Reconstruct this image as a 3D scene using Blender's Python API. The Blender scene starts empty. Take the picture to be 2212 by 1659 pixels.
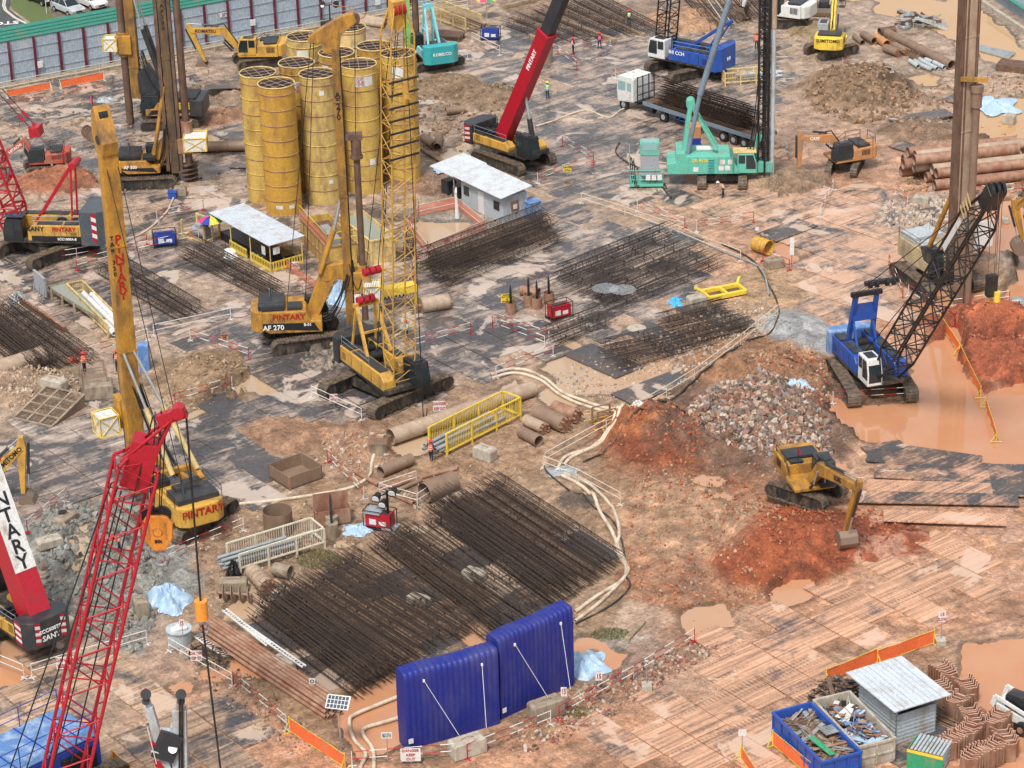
import bpy, math, random
import numpy as np
from mathutils import Vector, Matrix, Euler
R=random.Random(7); rad=math.radians; PI=math.pi
S=bpy.context.scene; COL=S.collection; D=bpy.data
# ---------------------------------------------------------------- camera
PITCH=rad(25); ROLL=rad(1.7); CH=84.; FPX=5800.
cp,sp,cr,sr=math.cos(PITCH),math.sin(PITCH),math.cos(ROLL),math.sin(ROLL)
FW=Vector((0,cp,-sp)); U0=Vector((0,sp,cp)); RT=Vector((cr,-sr*sp,-sr*cp)); UP=Vector((sr,cr*sp,cr*cp))
cam=D.objects.new('camera',D.cameras.new('camera')); COL.objects.link(cam); S.camera=cam
cam.data.lens=36*FPX/2212; cam.data.sensor_width=36; cam.data.clip_start=1; cam.data.clip_end=3000
cam.matrix_world=Matrix(((RT[0],UP[0],-FW[0],0),(RT[1],UP[1],-FW[1],0),(RT[2],UP[2],-FW[2],CH),(0,0,0,1)))
# ---------------------------------------------------------------- sky, sun, exposure
SUN_EL,SUN_AZ=rad(58),rad(200)
w=D.worlds.new('World'); S.world=w; w.use_nodes=True; nt=w.node_tree
sky=nt.nodes.new('ShaderNodeTexSky'); sky.sky_type='NISHITA'; sky.sun_disc=False; sky.sun_elevation=SUN_EL; sky.sun_rotation=SUN_AZ
sky.dust_density=3; sky.ozone_density=.6
hs=nt.nodes.new('ShaderNodeHueSaturation'); hs.inputs['Saturation'].default_value=.22; hs.inputs['Value'].default_value=1.0
nt.links.new(sky.outputs[0],hs.inputs['Color']); nt.links.new(hs.outputs[0],nt.nodes['Background'].inputs[0])
nt.nodes['Background'].inputs[1].default_value=.085
sun=D.objects.new('sun',D.lights.new('sun','SUN')); COL.objects.link(sun)
sun.data.energy=1.5; sun.data.angle=rad(10); sun.data.color=(1,.96,.9)
sun.rotation_euler=Vector((math.sin(SUN_AZ)*math.cos(SUN_EL),math.cos(SUN_AZ)*math.cos(SUN_EL),math.sin(SUN_EL))).to_track_quat('Z','Y').to_euler()
S.view_settings.view_transform='Standard'; S.view_settings.look='None'; S.view_settings.gamma=1; S.view_settings.exposure=1.02
# ---------------------------------------------------------------- picture position (2212 x 1659 reading of the photo) -> place on the ground
def ray(u,v): return FW+RT*((u-1106)/FPX)+UP*((829.5-v)/FPX)
def G(u,v,z=.1):
    d=ray(u,v); t=(z-CH)/d.z; return Vector((d.x*t,d.y*t,z))
def q(c,r,x,y): return ((0,530.9,1061.8,1645.7)[c]+x*.256,(0,407.,814.,1234.3)[r]+y*.256)
def T(c,r,x,y,z=.1): return G(*q(c,r,x,y),z)
def above(p,v):      # height at which a plumb line over p reaches picture row v
    lo,hi=-5,70
    for _ in range(30):
        m=(lo+hi)/2; a=Vector((p[0],p[1],m-CH)); vv=829.5-FPX*a.dot(UP)/a.dot(FW)
        lo,hi=(m,hi) if vv>v else (lo,m)
    return lo
def ang(a,b): return math.atan2(b[1]-a[1],b[0]-a[0])
# ---------------------------------------------------------------- materials
MC={}
def lin(c): return tuple((x/12.92 if x<=.04045 else ((x+.055)/1.055)**2.4) for x in c)
def mat(name,col,rough=.5,metal=0,dirt=.25,dcol=(.30,.20,.13),dscale=1.2,bump=0,trans=0,alpha=1,emit=0,rib=None):
    if name in MC: return MC[name]
    m=D.materials.new(name); m.use_nodes=True; n=m.node_tree.nodes; l=m.node_tree.links; b=n['Principled BSDF']; MC[name]=m
    b.inputs['Roughness'].default_value=rough; b.inputs['Metallic'].default_value=metal
    b.inputs['Transmission Weight'].default_value=trans; b.inputs['Alpha'].default_value=alpha
    if emit: b.inputs['Emission Color'].default_value=(*col,1); b.inputs['Emission Strength'].default_value=emit
    if dirt>0:
        g=n.new('ShaderNodeNewGeometry'); no=n.new('ShaderNodeTexNoise'); no.inputs['Scale'].default_value=dscale; no.inputs['Detail'].default_value=9; no.inputs['Roughness'].default_value=.68
        mp=n.new('ShaderNodeMapping'); mp.inputs['Scale'].default_value=(1,1,.45); l.new(g.outputs['Position'],mp.inputs[0])
        l.new(mp.outputs[0],no.inputs['Vector'])
        rp=n.new('ShaderNodeValToRGB'); rp.color_ramp.elements[0].position=.62-dirt*.5; rp.color_ramp.elements[1].position=.80-dirt*.3
        l.new(no.outputs[0],rp.inputs[0]); mx=n.new('ShaderNodeMix'); mx.data_type='RGBA'
        no2=n.new('ShaderNodeTexNoise'); no2.inputs['Scale'].default_value=dscale*7; no2.inputs['Detail'].default_value=4; l.new(g.outputs['Position'],no2.inputs['Vector'])
        hv=n.new('ShaderNodeHueSaturation'); hv.inputs['Color'].default_value=(*col,1)
        mr=n.new('ShaderNodeMapRange'); mr.inputs[1].default_value=.3; mr.inputs[2].default_value=.7; mr.inputs[3].default_value=.82; mr.inputs[4].default_value=1.15
        l.new(no2.outputs[0],mr.inputs[0]); l.new(mr.outputs[0],hv.inputs['Value']); l.new(hv.outputs[0],mx.inputs[6]); mx.inputs[7].default_value=(*dcol,1)
        l.new(rp.outputs[0],mx.inputs[0]); l.new(mx.outputs[2],b.inputs['Base Color'])
        if bump:
            bp=n.new('ShaderNodeBump'); bp.inputs['Strength'].default_value=bump; bp.inputs['Distance'].default_value=.05; l.new(no2.outputs[0],bp.inputs['Height']); l.new(bp.outputs[0],b.inputs['Normal'])
    else: b.inputs['Base Color'].default_value=(*col,1)
    return m
mud=(.36,.22,.14)
P=dict(
 yellow=mat('yellow_paint',(.50,.25,.035),.45,dirt=.42,dcol=(.16,.09,.045)),
 ochre=mat('dirty_ochre_paint',(.40,.20,.035),.5,dirt=.55,dcol=(.10,.06,.035)), beam=mat('grimy_mast_paint',(.22,.13,.05),.55,dirt=.6,dcol=(.06,.045,.035)),
 cyel=mat('crane_yellow_paint',(.58,.33,.06),.42,dirt=.28,dcol=(.22,.13,.06)),
 byel=mat('bright_yellow_paint',(.78,.55,.06),.45,dirt=.15),
 pyel=mat('pale_yellow_paint',(.70,.52,.22),.5,dirt=.35,dcol=(.28,.2,.13)),
 silo=mat('silo_paint',(.55,.37,.09),.5,dirt=.32,dcol=(.27,.14,.05),dscale=.9),
 silo2=mat('silo_ochre_paint',(.52,.29,.045),.5,dirt=.25,dcol=(.3,.15,.04),dscale=.8),
 orange=mat('orange_paint',(.80,.30,.04),.45,dirt=.1), caseo=mat('rusty_orange_paint',(.55,.24,.08),.5,dirt=.35),
 red=mat('red_paint',(.40,.01,.025),.35,dirt=.12,dcol=(.2,.03,.03)), hred=mat('dusty_red_paint',(.42,.06,.04),.5,dirt=.3),
 blue=mat('blue_paint',(.02,.08,.36),.4,dirt=.12,dcol=(.12,.13,.2)), lblue=mat('light_blue_paint',(.10,.21,.45),.45,dirt=.3,dcol=(.4,.5,.62)),
 dblue=mat('dark_blue_paint',(.015,.045,.30),.4,dirt=.12,dcol=(.1,.08,.1)),
 mint=mat('mint_paint',(.12,.46,.35),.45,dirt=.22,dcol=(.2,.24,.2)), teal=mat('teal_paint',(.04,.36,.38),.45,dirt=.15),
 tlb=mat('pale_teal_paint',(.2,.55,.62),.45,dirt=.15),
 white=mat('white_paint',(.66,.66,.64),.45,dirt=.14), roof=mat('white_roof_sheet',(.56,.61,.67),.35,dirt=.3,dcol=(.42,.40,.37)),
 grey=mat('grey_paint',(.30,.33,.36),.45,dirt=.2), lgrey=mat('light_grey_steel',(.42,.47,.50),.5,dirt=.25),
 galv=mat('galvanised_steel',(.40,.43,.45),.38,.35,dirt=.3,dcol=(.28,.26,.23),dscale=2),
 black=mat('black_paint',(.014,.015,.018),.4,dirt=.2,dcol=(.05,.042,.036)), dark=mat('charcoal_paint',(.028,.032,.04),.4,dirt=.25,dcol=(.08,.065,.055)),
 rub=mat('black_rubber',(.014,.014,.014),.6,dirt=.25,dcol=(.08,.06,.045)),
 glass=mat('cab_glass',(.02,.03,.035),.06,dirt=0), bglass=mat('pale_glass',(.25,.4,.42),.08,dirt=0),
 track=mat('muddy_track_steel',(.06,.052,.045),.6,.1,dirt=.5,dcol=(.24,.17,.115),dscale=3,bump=.4),
 tframe=mat('track_frame_steel',(.025,.024,.023),.55,dirt=.32,dcol=(.15,.11,.075),dscale=2),
 rust=mat('rusty_steel',(.26,.115,.07),.7,.1,dirt=.45,dcol=(.40,.26,.18),dscale=1.5,bump=.2),
 rustd=mat('dark_rusty_steel',(.11,.065,.045),.65,.1,dirt=.4,dcol=(.2,.12,.08),dscale=2,bump=.2),
 pile=mat('muddy_casing_steel',(.27,.185,.13),.6,.1,dirt=.5,dcol=(.20,.13,.09),dscale=1.0,bump=.3),
 pilel=mat('pale_dried_mud_steel',(.44,.34,.25),.65,dirt=.45,dcol=(.3,.2,.14),dscale=1.2,bump=.3),
 bar=mat('rebar_steel',(.045,.029,.022),.6,.2,dirt=.25,dcol=(.10,.06,.04),dscale=2.5),
 conc=mat('concrete',(.48,.44,.37),.75,dirt=.45,dcol=(.30,.24,.18),dscale=2,bump=.4),
 concd=mat('muddy_concrete',(.34,.28,.21),.75,dirt=.45,dcol=(.18,.13,.09),dscale=2,bump=.4),
 wood=mat('weathered_timber',(.36,.27,.18),.75,dirt=.4,dcol=(.15,.1,.07),dscale=3),
 hose=mat('cream_hose',(.62,.52,.40),.5,dirt=.3), hoseb=mat('black_hose',(.03,.03,.03),.45,dirt=.2),
 net=mat('orange_mesh_net',(.80,.16,.05),.6,dirt=.15,dcol=(.55,.2,.1)),
 pnet=mat('thin_orange_net',(.75,.2,.12),.6,dirt=.15,alpha=.55),
 tarp=mat('pale_blue_tarpaulin',(.35,.5,.66),.45,dirt=.25,dcol=(.62,.66,.7),dscale=3),
 slate=mat('slate_paint',(.07,.085,.10),.4,dirt=.2,dcol=(.13,.12,.11)), stay=mat('blue_grey_steel',(.17,.23,.29),.45,dirt=.2,dcol=(.1,.1,.1)),
 silo3=mat('silo_faded_paint',(.56,.40,.13),.55,dirt=.35,dcol=(.22,.13,.06),dscale=1.3), silo4=mat('silo_rusty_paint',(.53,.33,.07),.5,dirt=.45,dcol=(.20,.10,.04),dscale=1.1),
 rigb=mat('faded_beige_paint',(.46,.36,.20),.55,dirt=.4,dcol=(.2,.16,.12)),
 infl=mat('blue_vinyl',(.009,.020,.215),.55,dirt=.34,dcol=(.045,.05,.19),dscale=.7), inflt=mat('sunlit_blue_vinyl',(.05,.10,.48),.4,dirt=.1,dcol=(.12,.15,.45)),
 skin=mat('skin',(.28,.15,.09),.6,dirt=0), navy=mat('navy_cloth',(.015,.02,.05),.8,dirt=0), vest=mat('orange_vest',(.85,.16,.06),.7,dirt=0),
 lime=mat('lime_vest',(.45,.75,.25),.7,dirt=0), pale=mat('pale_vest',(.7,.6,.45),.7,dirt=0), rhelm=mat('red_helmet',(.7,.03,.05),.35,dirt=0),
 yhelm=mat('yellow_helmet',(.8,.6,.05),.35,dirt=0), hair=mat('black_hair',(.01,.01,.01),.7,dirt=0), boot=mat('yellow_boot',(.6,.4,.06),.6,dirt=.1), refl=mat('reflective_tape',(.75,.75,.7),.4,dirt=0),
 green=mat('green_paint',(.03,.30,.14),.5,dirt=.2), wgreen=mat('green_sheet',(.05,.26,.20),.5,dirt=.12), lgreen=mat('lime_green_paint',(.25,.55,.15),.5,dirt=.1),
 wall=mat('grey_blue_sheet',(.36,.43,.50),.45,dirt=.12,dcol=(.45,.46,.46),dscale=.5), maroon=mat('maroon_post',(.12,.01,.03),.5,dirt=.1),
 asph=mat('asphalt',(.06,.065,.07),.6,dirt=.3,dcol=(.1,.1,.1)), text_red=mat('red_lettering',(.40,.01,.01),.5,dirt=0),
 tblk=mat('black_lettering',(.012,.012,.014),.5,dirt=0), twht=mat('white_lettering',(.8,.8,.8),.5,dirt=0), tyel=mat('yellow_lettering',(.8,.6,.05),.5,dirt=0),
 solar=mat('solar_panel',(.04,.06,.09),.2,dirt=0), pink=mat('magenta_cloth',(.75,.04,.16),.6,dirt=0), cream=mat('cream_plastic',(.65,.6,.48),.5,dirt=.1),
 leaf=mat('grass_green',(.10,.13,.04),.7,dirt=.3,dcol=(.2,.16,.07)), lens=mat('lamp_lens',(.8,.8,.78),.1,dirt=0), tray=mat('slurry',(.27,.30,.26),.25,dirt=.2,dcol=(.32,.31,.27)),
)
# ---------------------------------------------------------------- mesh builder
class MB:
    def __init__(s): s.v=[];s.f=[];s.m=[];s.sm=[]
    def add(s,vs,fs,mi=0,sm=False,X=None):
        o=len(s.v); s.v+=[tuple(X@Vector(p)) if X else tuple(p) for p in vs]
        s.f+=[tuple(i+o for i in f) for f in fs]; s.m+=[mi]*len(fs); s.sm+=[sm]*len(fs); return s
    def box(s,x0,x1,y0,y1,z0,z1,mi=0,X=None):
        return s.add([(x,y,z) for z in(z0,z1) for y in(y0,y1) for x in(x0,x1)],[(0,2,3,1),(4,5,7,6),(0,1,5,4),(2,6,7,3),(0,4,6,2),(1,3,7,5)],mi,False,X)
    def cyl(s,a,b,r,n=8,mi=0,r2=None,cap=True,sm=True,inner=None):
        a=Vector(a);b=Vector(b);d=b-a
        if d.length<1e-6:return s
        d.normalize(); e=d.orthogonal().normalized() if abs(d.z)>.99 else d.cross(Vector((0,0,1))).normalized(); g=d.cross(e); r2=r if r2 is None else r2
        c=[(math.cos(2*PI*i/n),math.sin(2*PI*i/n)) for i in range(n)]
        vs=[a+(e*x+g*y)*r for x,y in c]+[b+(e*x+g*y)*r2 for x,y in c]
        s.add(vs,[(i,(i+1)%n,n+(i+1)%n,n+i) for i in range(n)],mi,sm)
        if inner:
            vi=[a+(e*x+g*y)*r*inner for x,y in c]+[b+(e*x+g*y)*r2*inner for x,y in c]
            s.add(vi,[(i,n+i,n+(i+1)%n,(i+1)%n) for i in range(n)],mi,sm)
            s.add(vs[:n]+vi[:n],[(i,n+i,n+(i+1)%n,(i+1)%n) for i in range(n)],mi); s.add(vs[n:]+vi[n:],[(i,(i+1)%n,n+(i+1)%n,n+i) for i in range(n)],mi)
        elif cap: s.add(vs[:n],[tuple(range(n))[::-1]],mi); s.add(vs[n:],[tuple(range(n))],mi)
        return s
    def beam(s,a,b,w,h,mi=0,up=(0,0,1),w2=None,h2=None):
        a=Vector(a);b=Vector(b);d=(b-a).normalized();up=Vector(up)
        if abs(d.dot(up))>.98: up=Vector((1,0,0))
        e=d.cross(up).normalized();g=e.cross(d);w2=w2 or w;h2=h2 or h
        vs=[p+e*x*ww/2+g*y*hh/2 for p,ww,hh in((a,w,h),(b,w2,h2)) for y in(-1,1) for x in(-1,1)]
        return s.add(vs,[(0,2,3,1),(4,5,7,6),(0,1,5,4),(2,6,7,3),(0,4,6,2),(1,3,7,5)],mi)
    def prism(s,pts,y0,y1,mi=0,X=None,ax='y'):   # outline in x,z pushed along y (or x,y pushed along z)
        n=len(pts); mk=(lambda p,t:(p[0],t,p[1])) if ax=='y' else ((lambda p,t:(p[0],p[1],t)) if ax=='z' else (lambda p,t:(t,p[0],p[1])))
        vs=[mk(p,y0) for p in pts]+[mk(p,y1) for p in pts]
        return s.add(vs,[tuple(range(n)),tuple(range(2*n-1,n-1,-1))]+[(i,n+i,n+(i+1)%n,(i+1)%n) for i in range(n)],mi,False,X)
    def tube(s,pts,r,n=6,mi=0):
        pts=[Vector(p) for p in pts]; rings=[]; o=len(s.v)
        for i,p in enumerate(pts):
            d=(pts[min(i+1,len(pts)-1)]-pts[max(i-1,0)]).normalized(); e=d.orthogonal() if abs(d.z)>.95 else d.cross(Vector((0,0,1))); e.normalize(); g=d.cross(e)
            s.v+=[tuple(p+(e*math.cos(2*PI*k/n)+g*math.sin(2*PI*k/n))*r) for k in range(n)]
        for i in range(len(pts)-1):
            for k in range(n): s.f.append((o+i*n+k,o+i*n+(k+1)%n,o+(i+1)*n+(k+1)%n,o+(i+1)*n+k)); s.m.append(mi); s.sm.append(True)
        return s
    def ring(s,c,ax,r,t,n=14,mi=0,k=3):
        ax=Vector(ax).normalized(); e=ax.orthogonal().normalized(); g=ax.cross(e)
        return s.tube([Vector(c)+(e*math.cos(2*PI*i/n)+g*math.sin(2*PI*i/n))*r for i in range(n+1)],t,k,mi)
    def lattice(s,a,b,w,h,n,rc=.07,rd=.04,up=(0,0,1),t0=None,t1=None,tl=.12,mi=0):
        a=Vector(a);b=Vector(b);d=b-a;dn=d.normalized();e=dn.cross(Vector(up)).normalized();g=e.cross(dn);t0=t0 or .3;t1=t1 or .4
        def c(t,i):
            k=1
            if t<tl:k=t0+(1-t0)*t/tl
            elif t>1-tl:k=t1+(1-t1)*(1-t)/tl
            return a+d*t+e*(w/2*(1 if i in(0,1) else -1))*(k if t>.5 else max(k,.9))+g*(h/2*(1 if i in(1,2) else -1))*k
        ts=sorted(set([0,tl,1-tl,1]+[i/n for i in range(n+1) if abs(i/n-tl)>.3/n and abs(i/n-1+tl)>.3/n]))
        for j in range(len(ts)-1):
            for i in range(4):
                s.cyl(c(ts[j],i),c(ts[j+1],i),rc,6,mi,cap=False)
                A,B=(i,(i+1)%4) if j%2 else ((i+1)%4,i)
                s.cyl(c(ts[j],A),c(ts[j+1],B),rd,4,mi,cap=False)
                if j%3==0:s.cyl(c(ts[j],i),c(ts[j],(i+1)%4),rd,4,mi,cap=False)
        return s
    def rail(s,pts,h=1.,r=.025,k=2,mi=0):
        for p in pts: s.cyl(p,Vector(p)+Vector((0,0,h)),r,4,mi)
        for a,b in zip(pts,pts[1:]):
            for j in range(1,k+1): s.cyl(Vector(a)+Vector((0,0,h*j/k)),Vector(b)+Vector((0,0,h*j/k)),r,4,mi)
        return s
    def mesh(s,name,mats):
        me=D.meshes.new(name); me.from_pydata(s.v,[],s.f)
        for x in (mats if isinstance(mats,(list,tuple)) else [mats]): me.materials.append(P[x] if isinstance(x,str) else x)
        me.polygons.foreach_set('material_index',s.m); me.polygons.foreach_set('use_smooth',s.sm); me.update(); return me
def tagp(o,label=None,cat=None,group=None,kind=None):
    if label:o['label']=label
    if cat:o['category']=cat
    if group:o['group']=group
    if kind:o['kind']=kind
    return o
def put(name,mb,mats,parent=None,loc=None,rz=0,bevel=0,label=None):
    o=D.objects.new(name,mb.mesh(name,mats) if isinstance(mb,MB) else mb); COL.objects.link(o)
    if parent: o.parent=parent
    if loc is not None:o.location=loc
    if rz:o.rotation_euler=(0,0,rz)
    if bevel:
        b=o.modifiers.new('bevel','BEVEL'); b.width=bevel; b.segments=2; b.limit_method='ANGLE'; b.angle_limit=rad(35)
    if label:o['label']=label
    return o
def one(name,label,cat,mb,mats,loc=(0,0,0),rz=0,group=None,bevel=0,kind=None): return tagp(put(name,mb,mats,None,loc,rz,bevel),label,cat,group,kind)
class Th:
    def __init__(s,name,label,cat,p,rz=0,group=None):
        s.o=D.objects.new(name,None); COL.objects.link(s.o); s.o.location=p; s.o.rotation_euler=(0,0,rz); s.o.empty_display_size=.3; tagp(s.o,label,cat,group)
        s.M=Matrix.Translation(Vector(p))@Matrix.Rotation(rz,4,'Z'); s.I=s.M.inverted(); s.p=Vector(p)
    def part(s,name,mb,mats,parent=None,bevel=0,label=None): return put(name,mb,mats,parent or s.o,bevel=bevel,label=label)
    def L(s,w): return s.I@Vector(w)                     # world -> local
    def V(s,u,v,y=0):                                    # picture position -> point on the thing's own vertical plane at sideways offset y
        o=s.I@Vector((0,0,CH)); d=(s.I.to_3x3()@ray(u,v)); t=(y-o.y)/d.y; return o+d*t
    def Q(s,c,r,x,y,yo=0): return s.V(*q(c,r,x,y),yo)
def dup(o,loc=None,rz=None,label=None,parent=None,color=None):
    c=o.copy(); COL.objects.link(c); c.parent=parent; c.matrix_parent_inverse=o.matrix_parent_inverse
    if loc is not None:c.location=loc
    if rz is not None:c.rotation_euler=(0,0,rz)
    if label:c['label']=label
    if color:c.color=color
    for ch in o.children: dup(ch,parent=c)
    return c
def text(s,size,parent,X,m='tblk',name='lettering',th=.012,off=None,sx=1,al='CENTER'):
    cu=D.curves.new(name,'FONT'); cu.body=s; cu.size=size; cu.extrude=th; cu.offset=size*.02 if off is None else off; cu.align_x=al; cu.align_y='CENTER'; cu.materials.append(P[m]); cu.resolution_u=2
    o=D.objects.new(name,cu); me=D.meshes.new_from_object(o); D.objects.remove(o); D.curves.remove(cu); o=D.objects.new(name,me); COL.objects.link(o); o.parent=parent; o.matrix_local=X@Matrix.Diagonal((sx,1,1,1)); return o
def face(p,n,up=(0,0,1)):    # matrix for lettering at p, facing n
    n=Vector(n).normalized(); u=Vector(up); x=u.cross(n).normalized(); u=n.cross(x); return Matrix(((x.x,u.x,n.x,p[0]),(x.y,u.y,n.y,p[1]),(x.z,u.z,n.z,p[2]),(0,0,0,1)))
# ---------------------------------------------------------------- ground
def vnoise(x,y,sc,seed):
    rs=np.random.RandomState(seed); g=rs.rand(128,128); X=x/sc; Y=y/sc; xi=np.floor(X).astype(int); yi=np.floor(Y).astype(int); fx=X-xi; fy=Y-yi; fx=fx*fx*(3-2*fx); fy=fy*fy*(3-2*fy)
    a=g[xi%128,yi%128];b=g[(xi+1)%128,yi%128];c=g[xi%128,(yi+1)%128];d=g[(xi+1)%128,(yi+1)%128]
    return a*(1-fx)*(1-fy)+b*fx*(1-fy)+c*(1-fx)*fy+d*fx*fy
def fbm(x,y,sc,seed,o=4):
    r=0;t=0
    for i in range(o): r=r+vnoise(x+i*17.3,y-i*9.1,sc/2**i,seed+i)*.55**i; t+=.55**i
    return r/t
xs=np.concatenate([[-1500,-700,-300,-150,-100,-80],np.arange(-62,62,.2),[80,100,150,300,700,1500]])
ys=np.concatenate([[-300,0,60,100,115],np.arange(122,292,.3),[300,330,400,600,1200,2500]])
GX,GY=np.meshgrid(xs,ys); gx=GX.ravel(); gy=GY.ravel()
qx=gx; qy=gy; qz=.1-CH; dz=qy*cp-qz*sp; dz=np.where(dz<1,1,dz)
gu=1106+FPX*(qx*RT[0]+qy*RT[1]+qz*RT[2])/dz; gv=829.5-FPX*(qx*UP[0]+qy*UP[1]+qz*UP[2])/dz
n1=fbm(gx,gy,6,1); n2=fbm(gx,gy,1.6,20); n3=fbm(gx,gy,.7,40,3); n4=fbm(gx,gy,14,60)
wu=gu+(n1-.5)*60+(n2-.5)*40+(n3-.5)*12; wv=gv+(n4-.5)*30+(fbm(gx,gy,2,77)-.5)*28+(n3-.5)*6
def inside(poly,u=None,v=None):
    u=wu if u is None else u; v=wv if v is None else v; c=np.zeros(u.shape,bool); n=len(poly)
    for i in range(n):
        x1,y1=poly[i]; x2,y2=poly[(i+1)%n]
        if y1==y2: continue
        k=((y1>v)!=(y2>v))&(u<(x2-x1)*(v-y1)/(y2-y1)+x1); c^=k
    return c
def ell(cu,cv,ru,rv,soft=.35): # soft ellipse mask 0..1
    e=1-np.sqrt(((wu-cu)/ru)**2+((wv-cv)/rv)**2); return np.clip(e/soft,0,1)
z=.085+.05*n1+.03*n2; ST=np.ones(len(gx)); DIP=np.zeros(len(gx))
C=np.zeros((len(gx),3)); C[:]=(.45,.335,.255)
right=np.clip((gu-1250)/500,0,1)*np.clip((gv-150)/300,0,1)
low=np.clip((gv-1350)/200,0,1)*np.clip((gu-200)/200,0,1)
wr=np.maximum(right,low)[:,None]
C=C*(1-wr)+np.array((.58,.32,.20))*wr
v=((n1-.5)*.5+(n2-.5)*.5)[:,None]; C=C*(1+v*1.5)
def paint(mask,col,a=1.,var=.35):
    global C
    m=(mask*a)[:,None] if mask.dtype!=bool else (mask.astype(float)*a)[:,None]
    C=C*(1-m)+np.array(col)*(1+(n2-.5)[:,None]*var+(n3-.5)[:,None]*var)*m
BR=(.23,.145,.085); RED=(.36,.10,.045); RBR=(.40,.20,.115); GC=(.30,.30,.28); GREYM=(.30,.25,.21)
thr=lambda n,a,b:np.clip((n-a)/(b-a),0,1)
for pl,c,a in [
 ([(1260,930),(1560,870),(1780,980),(1820,1080),(1700,1180),(1680,1290),(1500,1330),(1330,1290),(1350,1130),(1280,1040)],RBR,.85),
 ([(400,1130),(760,1030),(1000,980),(1300,960),(1350,1160),(1340,1330),(1250,1420),(1340,1420),(1480,1350),(1560,1400),(1250,1560),(900,1659),(700,1620),(430,1440),(330,1300)],(.37,.235,.145),.8),
 ([(560,940),(760,900),(1100,800),(1300,780),(1330,930),(1200,1010),(1000,1060),(650,1060)],(.40,.25,.16),.8),
 ([(1250,780),(1400,860),(1700,680),(1780,760),(1700,860),(1480,900),(1300,900)],(.46,.30,.19),.8),
 ([(1560,600),(1700,560),(1790,690),(1780,830),(1720,860),(1560,760)],(.46,.31,.19),.7),
 ([(1690,675),(1790,700),(1780,770),(1690,790),(1670,730)],(.36,.36,.36),.95),
 ([(90,1110),(210,1080),(330,1100),(350,1280),(300,1420),(180,1380),(100,1290)],GC,.95),
 ([(1230,1380),(1420,1370),(1480,1420),(1380,1470),(1250,1470)],(.45,.40,.36),.7),
 ([(380,450),(700,430),(900,460),(920,640),(640,660),(400,560)],(.30,.2,.14),.7),
 ([(880,440),(1060,470),(1010,580),(860,600)],(.33,.31,.27),.9),
 ([(1080,0),(1650,0),(1500,80),(1120,60)],(.26,.17,.12),.8),
 ([(0,810),(90,790),(120,850),(30,880)],(.36,.25,.17),.9),
 ([(1900,430),(2100,400),(2110,500),(1950,505)],(.42,.36,.31),.7),
 ([(2060,0),(2212,60),(2212,140),(2050,40)],(.30,.24,.19),.9),
 ([(1240,1460),(1500,1330),(1560,1400),(1300,1530)],(.36,.19,.12),.6),
 ([(1800,1400),(2000,1380),(2212,1330),(2212,1500),(2000,1520),(1700,1659),(1600,1659)],(.40,.27,.18),.7)]: paint(inside(pl),c,a)
# patchy red/brown streaks in the worked ground
paint(thr(n2,.52,.62)*inside([(1260,930),(1560,870),(1780,980),(1850,1100),(1700,1200),(1680,1310),(1500,1340),(1330,1290),(1350,1130)]),(.28,.12,.065),.7)
paint(thr(n1,.55,.7)*inside([(380,1120),(1000,980),(1350,1160),(1340,1440),(900,1659),(430,1440)]),BR,.6)
paint(thr(n1,.55,.68)*thr(n2,.4,.6),(.24,.18,.14),.55)
paint(thr(n4,.55,.7),(.52,.36,.26),.5)
HM=[]
def mound(u,v_,rx,ry,h,rot,col,lump=.35,flat=1.):   # heap of soil: centre, half sizes in metres, height
    global z,HM,ST
    c=G(u,v_,0); a=rad(rot); dx=gx-c.x; dy=gy-c.y; X=dx*math.cos(a)+dy*math.sin(a); Y=-dx*math.sin(a)+dy*math.cos(a)
    r=np.sqrt((X/rx)**2+(Y/ry)**2)+(n2-.5)*.45+(n1-.5)*.3; k=np.clip(1-r,0,1)
    hh=h*np.minimum(k*1.35,1)**flat*(1+(n2-.5)*lump*1.5)+np.clip(k*6,0,1)*((n3-.5)*lump*.9+(fbm(gx,gy,2.6,131,2)-.5)*lump*1.2)
    z=np.where(k>0,np.maximum(z,z+hh),z)
    if col is not None and col[0]>2.2*col[1]: ST=np.where(k>0,.08,ST)
    if col is not None: paint(np.clip(k*5,0,1),col,.95,.7)
mound(1850,200,6.5,7,1.8,-10,BR,.5)
mound(1990,290,5,4,1.2,-20,(.22,.14,.09),.5); mound(2130,300,3.5,5,1.0,0,(.27,.15,.09),.5)
mound(1440,960,4.8,5.5,1.3,20,(.22,.065,.03),.6); mound(1380,930,3.5,4,.9,20,(.38,.14,.06),.5)
mound(1690,1190,5.3,6.0,1.7,-25,(.33,.09,.04),.45); mound(1870,1170,4.5,3.5,.35,-20,(.34,.10,.05),.3)
mound(2190,760,7,9,1.9,0,(.40,.11,.055),.3); mound(2120,700,5,4,.8,0,(.45,.14,.07),.3)
mound(1650,905,8.5,11,1.1,-20,(.19,.11,.075),.5)
mound(1470,1120,6,7,.55,20,(.44,.27,.17),.25); mound(1640,800,6,7,.9,40,(.38,.20,.11),.6)
mound(440,825,5,5.5,.9,30,(.33,.22,.13),.5); mound(620,945,3.5,4,.6,30,(.38,.22,.14),.5); mound(780,960,3.5,4,.7,30,(.38,.22,.14),.5)
mound(700,775,2,2,.9,0,(.25,.21,.16),.9); mound(50,840,5,4,1.,10,(.36,.25,.17),.7)
mound(1060,215,4,4.5,1.1,-20,(.24,.16,.1),.8); mound(960,190,4,4,.7,0,(.24,.16,.1),.8); mound(110,400,5,4,1.3,0,(.33,.13,.07),.8)
mound(210,1200,4,9,.5,60,(.27,.27,.25),1.2); mound(1700,400,4,4,.9,0,(.3,.2,.13),.8); mound(1890,760,3,2,.1,0,None)
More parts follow.
